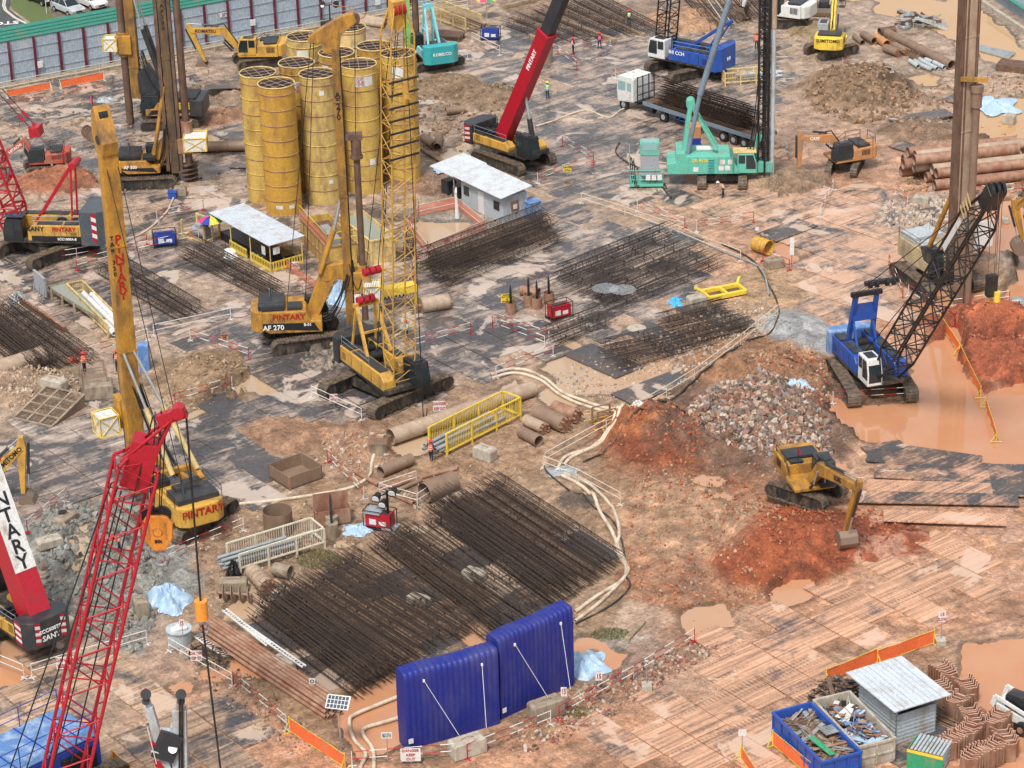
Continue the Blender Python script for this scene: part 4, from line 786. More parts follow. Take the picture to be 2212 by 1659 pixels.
# telescopic crawler cranes
def telecrane(label,p,rz,yaw,pv,tipv,wid,split,rear=None,stripes=True,cs=-1,txt=None):
    t=Th('telescopic_crane',label,'crane',p,rz); crawler(t,6.4,4.6,1.1,.8,yaw); B=cranebody(t,6.8,3.0,1.4,'cyel','dark','black',cs,1.75,hs=.75,cabsz=(1.9,1.1,2.0),cwl=1.4,stripes=stripes,rear=rear,cabx=2.9)
    a=t.V(*pv); tp=t.V(*tipv); d=(tp-a); b=MB(); e=a+d*split; up=(-1,0,0); b.beam(a-d.normalized()*.8,e,wid,wid*1.15,0,up); b.beam(e-d.normalized()*.5,e,wid*1.12,wid*1.3,0,up); o=t.part('boom',b,'red',bevel=.06); b=MB(); b.beam(e,tp,wid*.8,wid*.95,0,up); put('inner_boom',b,'dark',o,bevel=.04)
    b=MB(); m=a+d*split*.45; f=Vector((2.7,0,1.9)); s2=f.lerp(m,.5); 
    b.cyl(f,s2,.24,10); b.cyl(s2,m,.14,10,1); t.part('luffing_cylinder',b,['dark','galv'])
    ropes(t,[((-2,y,2.6),tp) for y in(-.3,.3)],.025); b=MB(); b.box(-3.2,-1.2,-1.2,1.2,2.4,2.55); [b.box(-3.2+i*.5,-3.1+i*.5,-1.2,1.2,2.55,2.75) for i in range(4)]; t.part('winch_frame',b,'black'); return t,a,d,o
tc,a,d,o=telecrane('yellow crawler crane with wide red telescopic boom, beside the white roofed site office',G(1110,352),rad(-46),rad(-2),(1092,285),(1228,-40),1.15,.68)
up_=(-1,0,0); c=a+d*.5; dn=d.normalized()
xa=dn; za=Vector((0,-1,0)); ya=za.cross(xa); text('PINTARY',.55,o,Matrix(((xa.x,ya.x,za.x,c.x),(xa.y,ya.y,za.y,c.y-.6),(xa.z,ya.z,za.z,c.z),(0,0,0,1))),'twht')
t,a,d,o=telecrane('black and yellow crane whose red telescopic boom carries a white lettered panel',G(20,1365),rad(131),rad(-20),(66,1300),(-45,985),1.5,.98,rear=[('SANY','twht',.45,.5),('SCC600TB','twht',.95,.35)])
dn=d.normalized(); side=Vector((0,-1,0)); 
# white panel with letters on the camera side of the boom
pl=MB(); nrm=dn.cross(side).normalized(); nrm=nrm if nrm.x<0 else -nrm   # rearward/upper face
w_=.74; e=.88
A=a+dn*2.0+nrm*e; Z=a+d*.95+nrm*e
pl.add([A+Vector((0,-w_,0)),A+Vector((0,w_,0)),Z+Vector((0,w_,0)),Z+Vector((0,-w_,0))],[(0,1,2,3)]); put('white_panel',pl,'white',o)
L_=(Z-A).length; n_=7
for i,ch in enumerate('PINTARY'):
    c=Z.lerp(A,(i+.5)/n_)+nrm*.02; text(ch,1.25,o,face(c,nrm,dn),'tblk')
# the red lattice boom and blue machine at the near corner
t=Th('crawler_crane','blue crane house with railed pale roof under the long red lattice boom','crane',G(95,1700),rad(43))
b=MB(); b.box(-7,2.7,-1.9,1.9,.9,3.1); b.box(-7,2.75,-1.95,-1.85,1.2,3.0); o=t.part('house',b,'dblue',bevel=.05)
b=MB(); b.box(-7.05,2.75,-1.95,1.95,3.1,3.2); put('roof',b,'lblue',o,bevel=.02); b=MB(); [b.box(x,x+.06,-1.9,1.9,3.2,3.25) for x in(-4.8,-2.6,-.4,1.6)]; b.box(.2,2.2,-2.0,-1.8,1.3,2.6); put('roof_seam',b,'dblue',o)
b=MB(); b.box(.1,2.4,-2.02,-1.97,1.3,2.6); [b.box(.2,2.3,-2.1,-2.0,1.5+i*.3,1.56+i*.3) for i in range(4)]; put('louvre',b,'black',o)
b=MB(); b.rail([(-7,-1.8,3.2),(-4.8,-1.8,3.2),(-2.4,-1.8,3.2),(0,-1.8,3.2),(2.6,-1.8,3.2),(2.6,1.8,3.2),(0,1.8,3.2),(-2.4,1.8,3.2),(-4.8,1.8,3.2),(-7,1.8,3.2)],1.3,.03); t.part('guard_rail',b,'dblue')
crawler(t,8,6,1.2,1.0); b=MB(); b.box(-7,-3.5,2.2,4.2,1.4,3.3); t.part('cab',b,'white',bevel=.1)
def at_y(u,v,y): d=ray(u,v); k=y/d.y; return Vector((d.x*k,y,CH+d.z*k))
tipw=at_y(298,985,126.5); tl=t.L(tipw); bw=at_y(144,1655,124.2); base=t.L(bw+(bw-tipw).normalized()*3.5); ups=tuple(t.I.to_3x3()@Vector((.25,-1,0)))
b=MB(); b.lattice(base,tl,2.1,1.85,19,.1,.048,ups,1,.62,.02); o=t.part('boom',b,'red')
hd=t.L(at_y(385,888,125.8)); b=MB(); bx=t.L(at_y(300,930,126.5)); 
rt=(t.I.to_3x3()@Vector((1,0,0))); bk=(t.I.to_3x3()@Vector((0,1,0)))
for s_ in(-1,1):
    for w2 in(-1,1): b.cyl(tl+rt*s_*.85+bk*w2*.6,hd-rt*(.3-s_*.15)+bk*w2*.25-Vector((0,0,.25*(1-s_))),.1,6)
b.beam(t.L(at_y(290,1045,126.5)),t.L(at_y(318,950,126.3)),1.5,1.2,0,tuple(bk)); b.beam(hd-rt*1.1-Vector((0,0,.5)),hd+rt*.4,.5,.6); b.cyl(hd-bk*.4,hd+bk*.4,.35,14)
for i in range(3): b.beam(tl+rt*(-.8+i*.5)+Vector((0,0,.4*i)),tl+rt*(.6+i*.4)+Vector((0,0,1.1+i*.4)),.09,.09)
put('boom_head',b,'red',o); b=MB(); b.prism([(-.12,-.1),(.12,-.1),(.12,-3.0),(-.12,-3.0)],-.02,.02); 
hb=t.L(at_y(340,1128,127.2)); M4=t.I.to_3x3(); X4=Matrix.Translation(hb)@Matrix.Rotation(-rad(43),4,'Z')
b=MB(); s_=1.25; b.prism([(-.82,0),(-.6,.4),(-.3,.5),(.3,.5),(.6,.4),(.82,0),(.75,-.9),(.32,-1.6),(-.32,-1.6),(-.75,-.9)],-.3,.3,0,X4); ho=t.part('hook_block',b,'orange',bevel=.06)
b=MB(); b.cyl(X4@Vector((-.3,-.1,.45)),X4@Vector((-.3,.1,.45)),.5,16); b.cyl(X4@Vector((.3,-.1,.45)),X4@Vector((.3,.1,.45)),.5,16); put('sheave',b,'black',ho)
b=MB(); [b.box(x-.05,x+.05,-.34,-.3,-.9,.1,0,X4) for x in(-.45,.45)]; b.ring(X4@Vector((0,-.31,-.45)),X4.to_3x3()@Vector((0,1,0)),.25,.03,16); put('cheek_plate',b,'caseo',ho); text('80t',.3,ho,X4@Matrix.Translation((0,-.34,-1.0))@Matrix.Rotation(PI/2,4,'X'),'tblk')
b=MB(); b.tube([X4@Vector((.38*math.sin(x),0,-2.25+.38*math.cos(x))) for x in [i*5.0/12 for i in range(13)]],.13,8); b.cyl(X4@Vector((0,0,-1.6)),X4@Vector((0,0,-1.95)),.12,8); put('hook',b,'galv',ho)
hwp=t.M@hd; wz=above(hwp,1312); hl=t.L((hwp.x+.3,hwp.y,wz)); hookblock(t,hl+Vector((0,0,.4)),1.5,'orange',True)
ropes(t,[(hd+rt*.4,hl+Vector((0,0,.3))),(hl-Vector((0,0,1)),t.L(Vector((hwp.x+.9,hwp.y-1.5,.2))))],.06)
ropes(t,[(hd-rt*.9,hb+Vector((-.2,0,.6))),(hd-rt*.9+bk*.1,hb+Vector((.2,0,.6))),(hd-rt*.6,hb+Vector((.3,0,.6))),(hd-rt*1.2,hb+Vector((-.3,0,.6)))],.035,'hoist_rope')
ropes(t,[(t.L(at_y(x0,y0,126)),t.L(at_y(x1,y1,124.5))) for x0,y0,x1,y1 in((240,1045,20,1665),(255,1050,56,1665),(262,1060,100,1665),(270,1070,112,1665),(330,900,150,1665))],.045,'pendant_rope')
# grey hydraulic arms
t=Th('lifting_frame','grey forked hydraulic arms with a red and white flag rising over the muddy plates','crane',Vector(G(372,1760)),rad(0))
def PT(u,v,y=0): return t.V(u,v,y)
b=MB(); b.beam(PT(384,1665),PT(378,1565),.5,.5,0,(0,1,0)); b.beam(PT(392,1700),PT(388,1530),.75,.6,0,(0,1,0)); b.beam(PT(366,1680),PT(322,1525),.6,.5,0,(0,1,0),.42,.4); b.beam(PT(322,1525),PT(315,1500),.3,.3,0,(0,1,0)); b.beam(PT(388,1530),PT(392,1500),.45,.35,0,(0,1,0)); b.beam(PT(335,1580),PT(390,1585),.3,.5,0); b.box(-2.5,2.5,-1,1,0,1.2); t.part('arm',b,'lgrey',bevel=.04)
b=MB(); b.beam(PT(350,1640,-.4),PT(372,1585,-.4),1.3,.2,0,(0,1,0)); b.cyl(PT(373,1618,-.55),PT(373,1618,-.5),.25,12,1); t.part('housing',b,['dark','lens'])
b=MB()
for u in(315,391): b.cyl(PT(u,1500,-.25),PT(u,1500,.25),.3,12); b.cyl(PT(u,1515,-.25),PT(u,1515,.25),.22,12)
b.cyl(PT(393,1510,-.4),PT(394,1690,-.4),.07,6); b.cyl(PT(388,1510,-.4),PT(387,1690,-.4),.05,6); t.part('sheave',b,'black'); b=MB(); b.cyl(PT(315,1500),PT(314,1488),.09,8); t.part('beacon',b,'red')
b=MB(); b.cyl(PT(318,1570,-.5),PT(338,1650,-.5),.03,5); t.part('flag_pole',b,'white')
b=MB()
for i,(x0,x1) in enumerate(((0,.3),(.3,.6),(.6,.9))): 
    o_=PT(324,1600,-.52); b.add([o_+Vector((x0*.25-.1,0,-x0*2.0)),o_+Vector((x0*.25+.3,0,-x0*2.0-.15)),o_+Vector((x1*.25+.45,.1,-x1*2-.15)),o_+Vector((x1*.25-.05,.1,-x1*2))],[(0,1,2,3)],i%2)
t.part('flag',b,['red','white'])
# ---------------------------------------------------------------- drilling rigs
def rigbody(t,xr,xf,W,z0,h,col,items=(),band=True,top='dark',cs=1,cwr=True,rear=None,sd=-1):
    b=MB(); b.prism([(xr,z0+.35),(xr+.5,z0),(xf,z0),(xf,z0+h*.5),(xf-.8,z0+h*.55),(xf-1.2,z0+h),(xr,z0+h)],-W/2,W/2); o=t.part('body',b,col,bevel=.06)
    b=MB(); b.prism([(xr-.9,-W*.3),(xr-.5,-W*.46),(xr+.02,-W*.5),(xr+.02,W*.5),(xr-.5,W*.46),(xr-.9,W*.3)],z0+.1,z0+h*1.05,0,None,'z'); c=t.part('counterweight',b,col,bevel=.1)
    b=MB(); b.box(xr-.3,xr+1.7,-W*.42,W*.42,z0+h,z0+h+.45); b.box(xr+1.9,xr+3.0,-W*.4,-W*.02,z0+h*.9,z0+h+.25); b.cyl((xr+.6,W*.2,z0+h+.4),(xr+.6,W*.2,z0+h+1.0),.1,8); t.part('engine_cover',b,top,bevel=.07)
    b=MB(); b.rail([(xr-.2,-W*.48,z0+h),(xf-1.4,-W*.48,z0+h)],.8,.022); t.part('guard_rail',b,'black'); b=MB(); b.rail([(xr-.2,W*.48,z0+h),(xf-1.4,W*.48,z0+h)],.8,.022); t.part('guard_rail',b,'black')
    cab(t,xf-.4,cs*(W/2-.6),z0+.25,1.8,1.1,1.7,'black')
    if band: b=MB(); y=sd*(W/2+.012); ya,yb=min(y,y-.01*sd),max(y,y-.01*sd); b.prism([(xr,z0+.4),(xf-.2,z0+.1),(xf-.6,z0+h*.45),(xr,z0+h*.5)],ya,yb); put('black_band',b,'black',o)
    for s_,sz,x,z,m in items: text(s_,sz,o,face((x,sd*(W/2+.03),z),(0,sd,0)),m)
    if rear:
        for s_,sz,z,m in rear: text(s_,sz,c,face((xr-.93,0,z),(-1,0,0)),m)
    return o
def hoses(t,a,b_,n,spread,sag,name='hydraulic_hose'):
    b=MB()
    for i in range(n):
        o=Vector((R.uniform(-.2,.2),spread*(i/(n-1)-.5) if n>1 else 0,R.uniform(-.2,.2))); b.tube(droop(Vector(a)+o,Vector(b_)+o,sag*R.uniform(.7,1.2)),.04,5)
    t.part(name,b,'rub')
# AF270 in the middle
t=Th('drilling_rig','yellow drilling rig with black striped body, its tall mast in front of the silos','drilling rig',G(660,738),rad(3))
crawler(t,6.0,4.4,1.15,.85,rad(13)); x0=t.V(568,700).x
rigbody(t,-3.1,1.4,3.1,1.45,1.75,'yellow',[('PINTARY',.62,-1.1,2.78,'text_red'),('AF 270',.55,-2.3,1.95,'twht'),('B-01',.32,.3,2.1,'twht')],cs=1)
mx=t.V(757,690).x; mp=t.M@Vector((mx,0,0)); zt=above(mp,105); o=mast(t,mx,1.3,zt,.8,.6,'ochre','AF270',above(mp,205),.6,'tblk',-PI/2,.43)
b=MB(); b.prism([(mx-.9,zt-.3),(mx+.3,zt-.4),(mx+.5,zt+1.0),(mx+1.7,zt+1.9),(mx+1.5,zt+2.6),(mx+.6,zt+2.4),(mx-1.9,zt+1.0),(mx-1.9,zt+.5),(mx-.9,zt+.45)],-.3,.3); h=put('mast_head',b,'yellow',o,bevel=.04)
b=MB(); b.cyl((mx+1.5,-.2,zt+2.1),(mx+1.5,.2,zt+2.1),.45,14); b.cyl((mx-1.5,-.2,zt+.8),(mx-1.5,.2,zt+.8),.4,14); put('sheave',b,'rustd',h)
kx=mx+1.15; zk=above(t.M@Vector((kx,0,0)),300); zr=above(t.M@Vector((kx,0,0)),590)
b=MB(); b.cyl((kx,0,1.6),(kx,0,zk),.26,12); b.cyl((kx,0,zk-1.4),(kx,0,zk),.4,12); b.cyl((kx,0,zk-1.6),(kx,0,zk-1.4),.5,12); b.box(mx+.4,kx+.5,-.35,.35,zk-.1,zk+.35); t.part('kelly_bar',b,'rustd')
b=MB(); b.box(mx+.4,kx+.6,-.6,.6,zr-1.6,zr+.2); b.cyl((kx,0,zr),(kx,0,zr+.6),.5,12); t.part('rotary_drive',b,'yellow',bevel=.06)
basket(t,(kx+.0,-1.6,zr-1.9),1.3,1.3); ropes(t,[((mx+1.55,0,zt+2.0),(kx,0,zk)),((mx-1.7,-.2,zt+.8),(-1.2,-.2,3.4)),((mx-1.5,.2,zt+.8),(.2,.2,3.4))],.03)
e=t.V(700,590); k=t.V(668,690); b=MB(); b.prism([(k.x-.5,1.9),(k.x+.6,1.9),(e.x+.8,e.z-.4),(mx-.3,e.z-.5),(mx-.3,e.z+.9),(e.x-.1,e.z+.7),(k.x-.2,k.z+.6)],-.4,.4); t.part('parallelogram_arm',b,'yellow',bevel=.05)
f=t.V(752,400); b=MB(); 
for y in(-.5,.5): b.cyl((e.x-.3,y,e.z+.2),Vector((mx-.2,y*.5,f.z-1)).lerp(Vector((e.x,y,e.z)),.4),.2,10); b.cyl(Vector((mx-.2,y*.5,f.z-1)).lerp(Vector((e.x,y,e.z)),.4),(mx-.2,y*.5,f.z-1),.11,8,1)
t.part('mast_cylinder',b,['yellow','galv']); hoses(t,(mx,-.4,zr),(1.2,-.3,2.2),9,.7,1.4); hoses(t,(mx+.3,-.3,zr+1),(kx,-.3,zr-.3),6,.6,1.6)
b=MB(); b.cyl((e.x+.2,-.45,e.z),(e.x+.2,.45,e.z),.5,16); t.part('winch_drum',b,'yellow')
# PINTARY rig, left
t=Th('drilling_rig','yellow drilling rig with red lettered mast, rounded counterweight beside the orange hook block','drilling rig',G(398,1128),rad(119))
crawler(t,6.2,4.6,1.1,.9,rad(-62)); rigbody(t,-2.7,1.6,3.5,1.3,1.5,'cyel',rear=[('PINTARY',.75,2.4,'text_red')],band=False,cs=1)
P0=t.V(298,1000); mx=4.3; mw=t.M@Vector((mx,0,0)); 
# slide the mast sideways so that it stands where the photo has it
yo=0
for _ in range(20):
    mw=t.M@Vector((mx,yo,0)); a=Vector((mw.x,mw.y,8-CH)); U=1106+FPX*a.dot(RT)/a.dot(FW); yo+=(U-283)*.02
mw=t.M@Vector((mx,yo,0)); zt=above(mw,335); o=mast(t,mx,.8,zt,1.15,.75,'yellow','PINTARY',above(mw,517),.85,'text_red',PI,.66,y=yo)
for i,ch in enumerate('TAR 320'):
    if ch!=' ': text(ch,.42,o,face((mx-.39,yo+.42,above(mw,512)-i*.42),(-1,0,0)),'tblk')
b=MB(); hx=mx; b.prism([(hx-.5,zt),(hx+.6,zt),(hx+1.1,zt+1.2),(hx+.9,zt+2.7),(hx+.4,zt+3.2),(hx-.1,zt+2.2),(hx-.7,zt+.9)],yo-.55,yo+.55,0); h=put('mast_head',b,'yellow',o,bevel=.04)
b=MB(); b.cyl((hx+.5,yo-.3,zt+2.4),(hx+.5,yo+.3,zt+2.4),.5,14); b.cyl((hx+.1,yo-.6,zt+1),(hx+.1,yo+.6,zt+1),.3,12); put('sheave',b,'black',h)
b=MB(); b.cyl((hx+.5,yo+.5,zt+3),(hx+.5,yo+.5,zt+3.9),.03,5); put('flag_pole',b,'black',h); b=MB(); b.prism([(hx+.5,zt+3.9),(hx+.9,zt+3.5),(hx+.5,zt+3.1)],yo+.5,yo+.52); put('flag',b,'pink',h)
zr=above(mw,880); b=MB(); b.box(mx+.5,mx+1.7,yo-.7,yo+.7,zr-1.7,zr+.4); t.part('rotary_drive',b,'yellow',bevel=.05); basket(t,(mx+.2,yo+.9,zr-1.9),1.4,1.4)
b=MB(); b.cyl((mx+1.3,yo,.2),(mx+1.3,yo,zr+3),.28,10); t.part('kelly_bar',b,'rustd')
b=MB(); 
for y in(-.9,.9): b.beam((.8,y,2.6),(mx-.4,yo+y*.6,3.8),.3,.45)
b.beam((1.5,-1.6,3.2),(1.5,1.6,3.2),.4,.4); b.beam((-.2,-1.5,2.9),(1.6,-1.5,3.3),.35,.4); t.part('parallelogram_arm',b,'yellow',bevel=.04)
b=MB(); tpz=above(mw,760)
for y in(-.9,.9): a1=Vector((.6,y-.6,3.4)); c1=Vector((mx-.4,yo+y*.4,tpz)); b.cyl(a1,a1.lerp(c1,.55),.19,10); b.cyl(a1.lerp(c1,.55),c1,.1,8,1)
t.part('mast_cylinder',b,['pyel','galv']); hoses(t,(mx-.3,yo-.4,zr+1.5),(1.4,-.4,2.8),10,.8,1.0); ropes(t,[((hx+.1,yo+s_*.4,zt+1),(-1,.3*s_,3.4)) for s_ in(-1,1)],.03)
b=MB(); b.cyl((-1.2,-1.0,3.1),(-1.2,1.0,3.1),.45,14); t.part('winch_drum',b,'rub')
# AF300 rig
t=Th('drilling_rig','brown and yellow drilling rig with twin dark columns and auger in the mud','drilling rig',G(318,395),rad(2))
crawler(t,5.6,4.0,1.1,.85,0); rigbody(t,-2.0,1.4,3.0,1.4,1.2,'yellow',[('AF 300',.4,-1.2,2.05,'twht')],cs=1,top='black')
mx=t.V(380,372).x; mw=t.M@Vector((mx,0,0)); mast(t,mx,.9,24,.7,.7,'beam','AF300',above(mw,13)+0,.5,'tblk',-PI/2,.5); 
b=MB(); b.box(mx-.75,mx-.45,-.5,.5,1.2,24); b.box(mx+.45,mx+.7,-.5,.5,1.2,24); t.part('side_rail',b,'rustd')
kx=mx+1.25; zr=above(t.M@Vector((kx,0,0)),270); b=MB(); b.cyl((kx,0,1.6),(kx,0,24),.33,12); t.part('kelly_bar',b,'rustd'); b=MB(); b.cyl((kx,0,zr-1.4),(kx,0,zr+.3),.55,12); b.box(mx+.4,kx+.5,-.6,.6,zr-2.6,zr-1.2); t.part('rotary_drive',b,'rust',bevel=.05)
basket(t,(kx-.2,-2.0,zr-1.9),2.0,1.2); b=MB(); auger(b,(kx,0,.1),.75,1.7,4); t.part('auger',b,'rustd'); hoses(t,(mx-.5,-.5,zr),(.8,-.4,2.4),9,.7,1.6); ropes(t,[((kx-.1,0,24),(kx-.1,0,zr))],.03)
b=MB(); [b.cyl((.8,y,2.4),(mx-.4,y*.5,9),.17,8) for y in(-.6,.6)]; b.prism([(.2,1.6),(1.4,1.6),(mx-.4,3),(mx-.4,4.6),(.8,3.4)],-.35,.35); t.part('parallelogram_arm',b,'yellow')
# rear rig with perforated leader
t=Th('drilling_rig','drilling rig with perforated yellow leader plate and dark counterweight behind the twin column rig','drilling rig',G(368,268),rad(174))
crawler(t,5.4,4.0,1.0,.8,rad(10)); rigbody(t,-2.6,1.9,3.0,1.3,1.3,'yellow',[('XCMG',.45,-1.8,2.2,'tyel')],cs=1,top='black',sd=1,rear=[('XCMG',.5,1.9,'tyel')])
b=MB(); b.box(-3.6,-2.3,-1.5,1.56,1.3,2.9); t.part('counterweight',b,'dark',bevel=.08)
mx=t.V(300,245).x; mw=t.M@Vector((mx,0,0)); zb=above(mw,212); mast(t,mx,zb,23,.9,.9,'ochre',holes=True); kx=t.V(280,243).x; zr=above(t.M@Vector((kx,0,0)),80)
b=MB(); b.cyl((kx,0,.1),(kx,0,22),.36,12); t.part('kelly_bar',b,'rustd'); b=MB(); b.box(mx,kx+.6,-.7,.7,zr-1.6,zr+.2); [b.cyl((kx,0,zr-1.9),(kx,0,zr+.4),.55,12) for _ in(1,)]; t.part('rotary_drive',b,'yellow',bevel=.05); basket(t,(kx+.4,-.3,zr-1.2),1.3,1.2)
b=MB(); b.prism([(mx-.3,zb+2.5),(mx-1.3,zb+3.3),(.3,3.6),(.3,2.2),(1.4,2.2),(mx-.3,zb+.6)],-.5,.5); t.part('parallelogram_arm',b,'dark',bevel=.05); b=MB()
for y in(-.6,.6): b.cyl((.4,y,4.5),(mx-1.2,y,9.5),.2,10); b.cyl((mx-1.2,y,9.5),(mx-.4,y,13.5),.1,8,1)
t.part('mast_cylinder',b,['dark','galv']); hoses(t,(mx-.8,0,7),(0,0,3.3),8,1.2,1.3)
# right rig
t=Th('drilling_rig','old beige drilling rig with tall weathered column and white panel, behind the black lattice boom','drilling rig',G(2022,612),rad(-66))
crawler(t,6.2,5.2,1.2,.95,rad(-4)); rigbody(t,-3.0,1.2,3.2,1.5,1.7,'rigb',band=False,cs=-1,top='lgrey')
mx=3.7; yo=0
for _ in range(20):
    mw=t.M@Vector((mx,yo,0)); a=Vector((mw.x,mw.y,5-CH)); U=1106+FPX*a.dot(RT)/a.dot(FW); yo-=(U-2072)*.02
mw=t.M@Vector((mx,yo,0)); mast(t,mx,3.6,28,1.15,.9,'pilel',y=yo,rails='rustd'); b=MB(); b.box(mx-.4,mx+.45,yo-.85,yo-.58,3.6,28); b.box(mx-.4,mx+.45,yo+.58,yo+.66,3.6,28); t.part('side_rail',b,'rustd')
zr=above(mw,195); kx=mx+.9; b=MB(); b.box(kx-.3,kx+.3,yo-.75,yo-.2,.1,6); b.cyl((kx,yo+.35,.1),(kx,yo+.35,zr-.5),.3,12); b.cyl((kx,yo+.35,zr-1.2),(kx,yo+.35,zr),.42,12); b.cyl((kx,yo+.35,zr),(kx,yo+.35,zr+.5),.5,12); t.part('kelly_bar',b,'pile')
b=MB(); b.beam((mx+.5,yo-.9,zr+1.1),(mx+1.2,yo+1.0,zr+.9),.35,.3); t.part('rope_arm',b,'yellow'); b=MB(); b.box(mx+.2,mx+.3,yo+.5,yo+2.9,4.2,6.4); t.part('white_panel',b,'white')
b=MB()
for y in(-1.0,.9): b.cyl((.2,y,3.2),(mx-.3,yo+y*.4,9.5),.2,10)
t.part('mast_cylinder',b,'yellow'); hoses(t,(mx-.4,yo,6),(.8,0,3.2),8,1.0,.8); b=MB(); b.box(mx-.6,mx+.5,yo-.8,yo+.8,2.6,4.6); t.part('rotary_drive',b,'black',bevel=.05)
# mint rig
t=Th('piling_rig','mint green piling rig with open cab door and black lattice leader over the orange ground','piling rig',G(1560,392),rad(-3))
crawler(t,4.8,4.3,1.0,.78,rad(88)); X0=t.V(1440,372).x; X1=t.V(1622,372).x
b=MB(); b.prism([(X0,1.25),(X1-1.0,1.25),(X1-1.0,1.4),(X1-1.9,2.9),(X0+1.7,2.9),(X0+1.6,3.2),(X0+.8,3.2),(X0+.8,2.4),(X0,2.2)],-1.5,1.5); o=t.part('house',b,'mint',bevel=.06)
b=MB()
for i in range(6): b.box(X0+1.9+i*.85,X0+1.93+i*.85,-1.52,-1.49,1.35,2.8)
for i in range(6): b.box(X0+3.6,X0+4.1,-1.62,-1.5,1.4+i*.24,1.44+i*.24)
put('panel_seam',b,'teal',o); [put('notice',MB().box(X0+x,X0+x+.45,-1.53,-1.5,z_,z_+.42),'white',o) for x,z_ in((4.5,1.6),(5.05,1.6),(4.6,2.15),(5.3,2.15),(2.3,1.5))]; text('SR 8130',.42,o,face((X0+2.9,-1.53,2.5),(0,-1,0)),'pyel' if False else 'tyel')
cab(t,X1-.4,-.95,1.3,1.7,1.1,1.8,'mint'); b=MB(); b.box(X1-1.7,X1-1.66,-1.9,-1.5,1.4,2.9); t.part('open_door',b,'mint')
b=MB(); b.box(X1-1.6,X1+.4,-1.5,-.2,3.15,3.22); t.part('cab_roof',b,'pyel')
ap=t.V(1492,222); b=MB()
for y in(-.7,.7): b.beam((X0+1.5,y,2.9),(ap.x,y*.6,ap.z),.35,.35); b.beam(t.V(1548,318)+Vector((0,y,0)),(ap.x,y*.6,ap.z),.28,.28)
b.cyl((ap.x,-.6,ap.z),(ap.x,.6,ap.z),.4,12); t.part('gantry',b,'mint',bevel=.03)
b=MB(); 
for y in(-.8,.8): b.cyl(t.V(1476,375,y),t.V(1512,205,y),.2,8); b.cyl(t.V(1512,205,y),t.V(1604,-90,y),.27,10)
t.part('stay_tube',b,'stay'); mx=t.V(1648,352).x; b=MB(); b.lattice((mx,0,1.5),(mx,0,26),1.0,.9,34,.08,.045,(-1,0,0),1,1,.02); b.box(mx-.12,mx+.12,-.1,.1,1.5,26); b.box(mx+.3,mx+.45,-.5,.5,1.5,26); t.part('leader',b,'black')
b=MB(); px=t.V(1667,378).x; b.cyl((px,-.2,.1),(px,-.2,26),.2,10); b.cyl((px,-.2,14),(px,-.2,26),.26,10,1); t.part('drill_string',b,['lgrey','pilel'])
b=MB(); b.box(X1-.1,mx-.3,-.5,.5,1.4,2.2); b.beam((X1+.1,0,1.8),(mx-.3,0,4.4),.4,.5); b.box(mx-.7,mx+.8,-.6,.6,1.0,2.0); t.part('leader_bracket',b,'mint',bevel=.05); b=MB(); b.cyl((X0+2.6,0,3.1),(X0+4.4,0,3.1),.25,12); t.part('air_cylinder',b,'white'); hoses(t,(mx-.4,-.5,9),(X1-.5,-.6,3.0),5,.6,2.5); hoses(t,(mx+.3,-.6,14),(mx+.2,-.9,1.0),3,.4,.6)
t=Th('power_pack','mint framed power pack with glass cabin and railings beside the mint piling rig','power pack',G(1405,398),rad(-3))
b=MB(); b.box(-.85,.75,-.9,.9,1.0,3.0); o=t.part('cabin',b,'grey',bevel=.04); b=MB(); b.box(-.9,.8,-.95,.2,3.0,4.2); put('roof_box',b,'mint',o,bevel=.05); b=MB(); b.box(-.7,.6,-.97,-.94,3.5,4.05); b.add([(-.7,-.9,4.22),(.6,-.9,4.22),(.6,.1,4.22),(-.7,.1,4.22)],[(0,1,2,3)]); put('window',b,'bglass',o)
b=MB(); b.box(-1.8,1.1,-1.1,1.0,.2,.4); b.rail([(-1.8,-1.1,.4),(1.1,-1.1,.4)],1.3,.04,3); b.rail([(-1.8,1.0,.4),(-1.8,-1.1,.4)],3.0,.04,4); t.part('skid_frame',b,'mint'); b=MB(); b.box(-1.0,.9,-1.0,-.93,1.2,1.9); t.part('lower_panel',b,'grey'); [t.part('notice',MB().box(x,x+.4,-1.15,-1.12,.8,1.3),'white') for x in(-.4,.1,.6)]
hoses(t,(-1.6,-.6,2.6),(-1.2,-1.2,.3),5,.8,1.0)
b=MB(); b.box(.0,1.4,-.7,.7,0,1.6,1); b.box(0,1.4,-.7,.7,1.6,2.7,0); one('storage_tank','orange tank stacked on a dark blue box behind the mint power pack','tank',b,['caseo','dblue'],G(1480,330),rad(-3),bevel=.04)
# ---------------------------------------------------------------- helpers for placed boxes
def obox(A,B,C_,z=.1):
    """A, B, C: picture positions of three corners at height z; B is the shared one -> origin, heading of BA, lengths, side of C"""
    a,b,c=G(*A,z),G(*B,z),G(*C_,z); x=(a-b); lx=x.length; x.normalize(); y=Vector((-x.y,x.x,0)); ly=(c-b).dot(y); b.z=0
    return b,math.atan2(x.y,x.x),lx,ly
def corr(b,x0,x1,y,z0,z1,step=.22,d=.05,mi=0,ax='x'):
    n=max(1,int((x1-x0)/step)); 
    for i in range(n):
        xa=x0+i*step
        if ax=='x': b.box(xa,xa+step*.5,y-d,y+d,z0,z1,mi)
        else: b.box(y-d,y+d,xa,xa+step*.5,z0,z1,mi)
def srt(a,b): return (a,b) if a<b else (b,a)
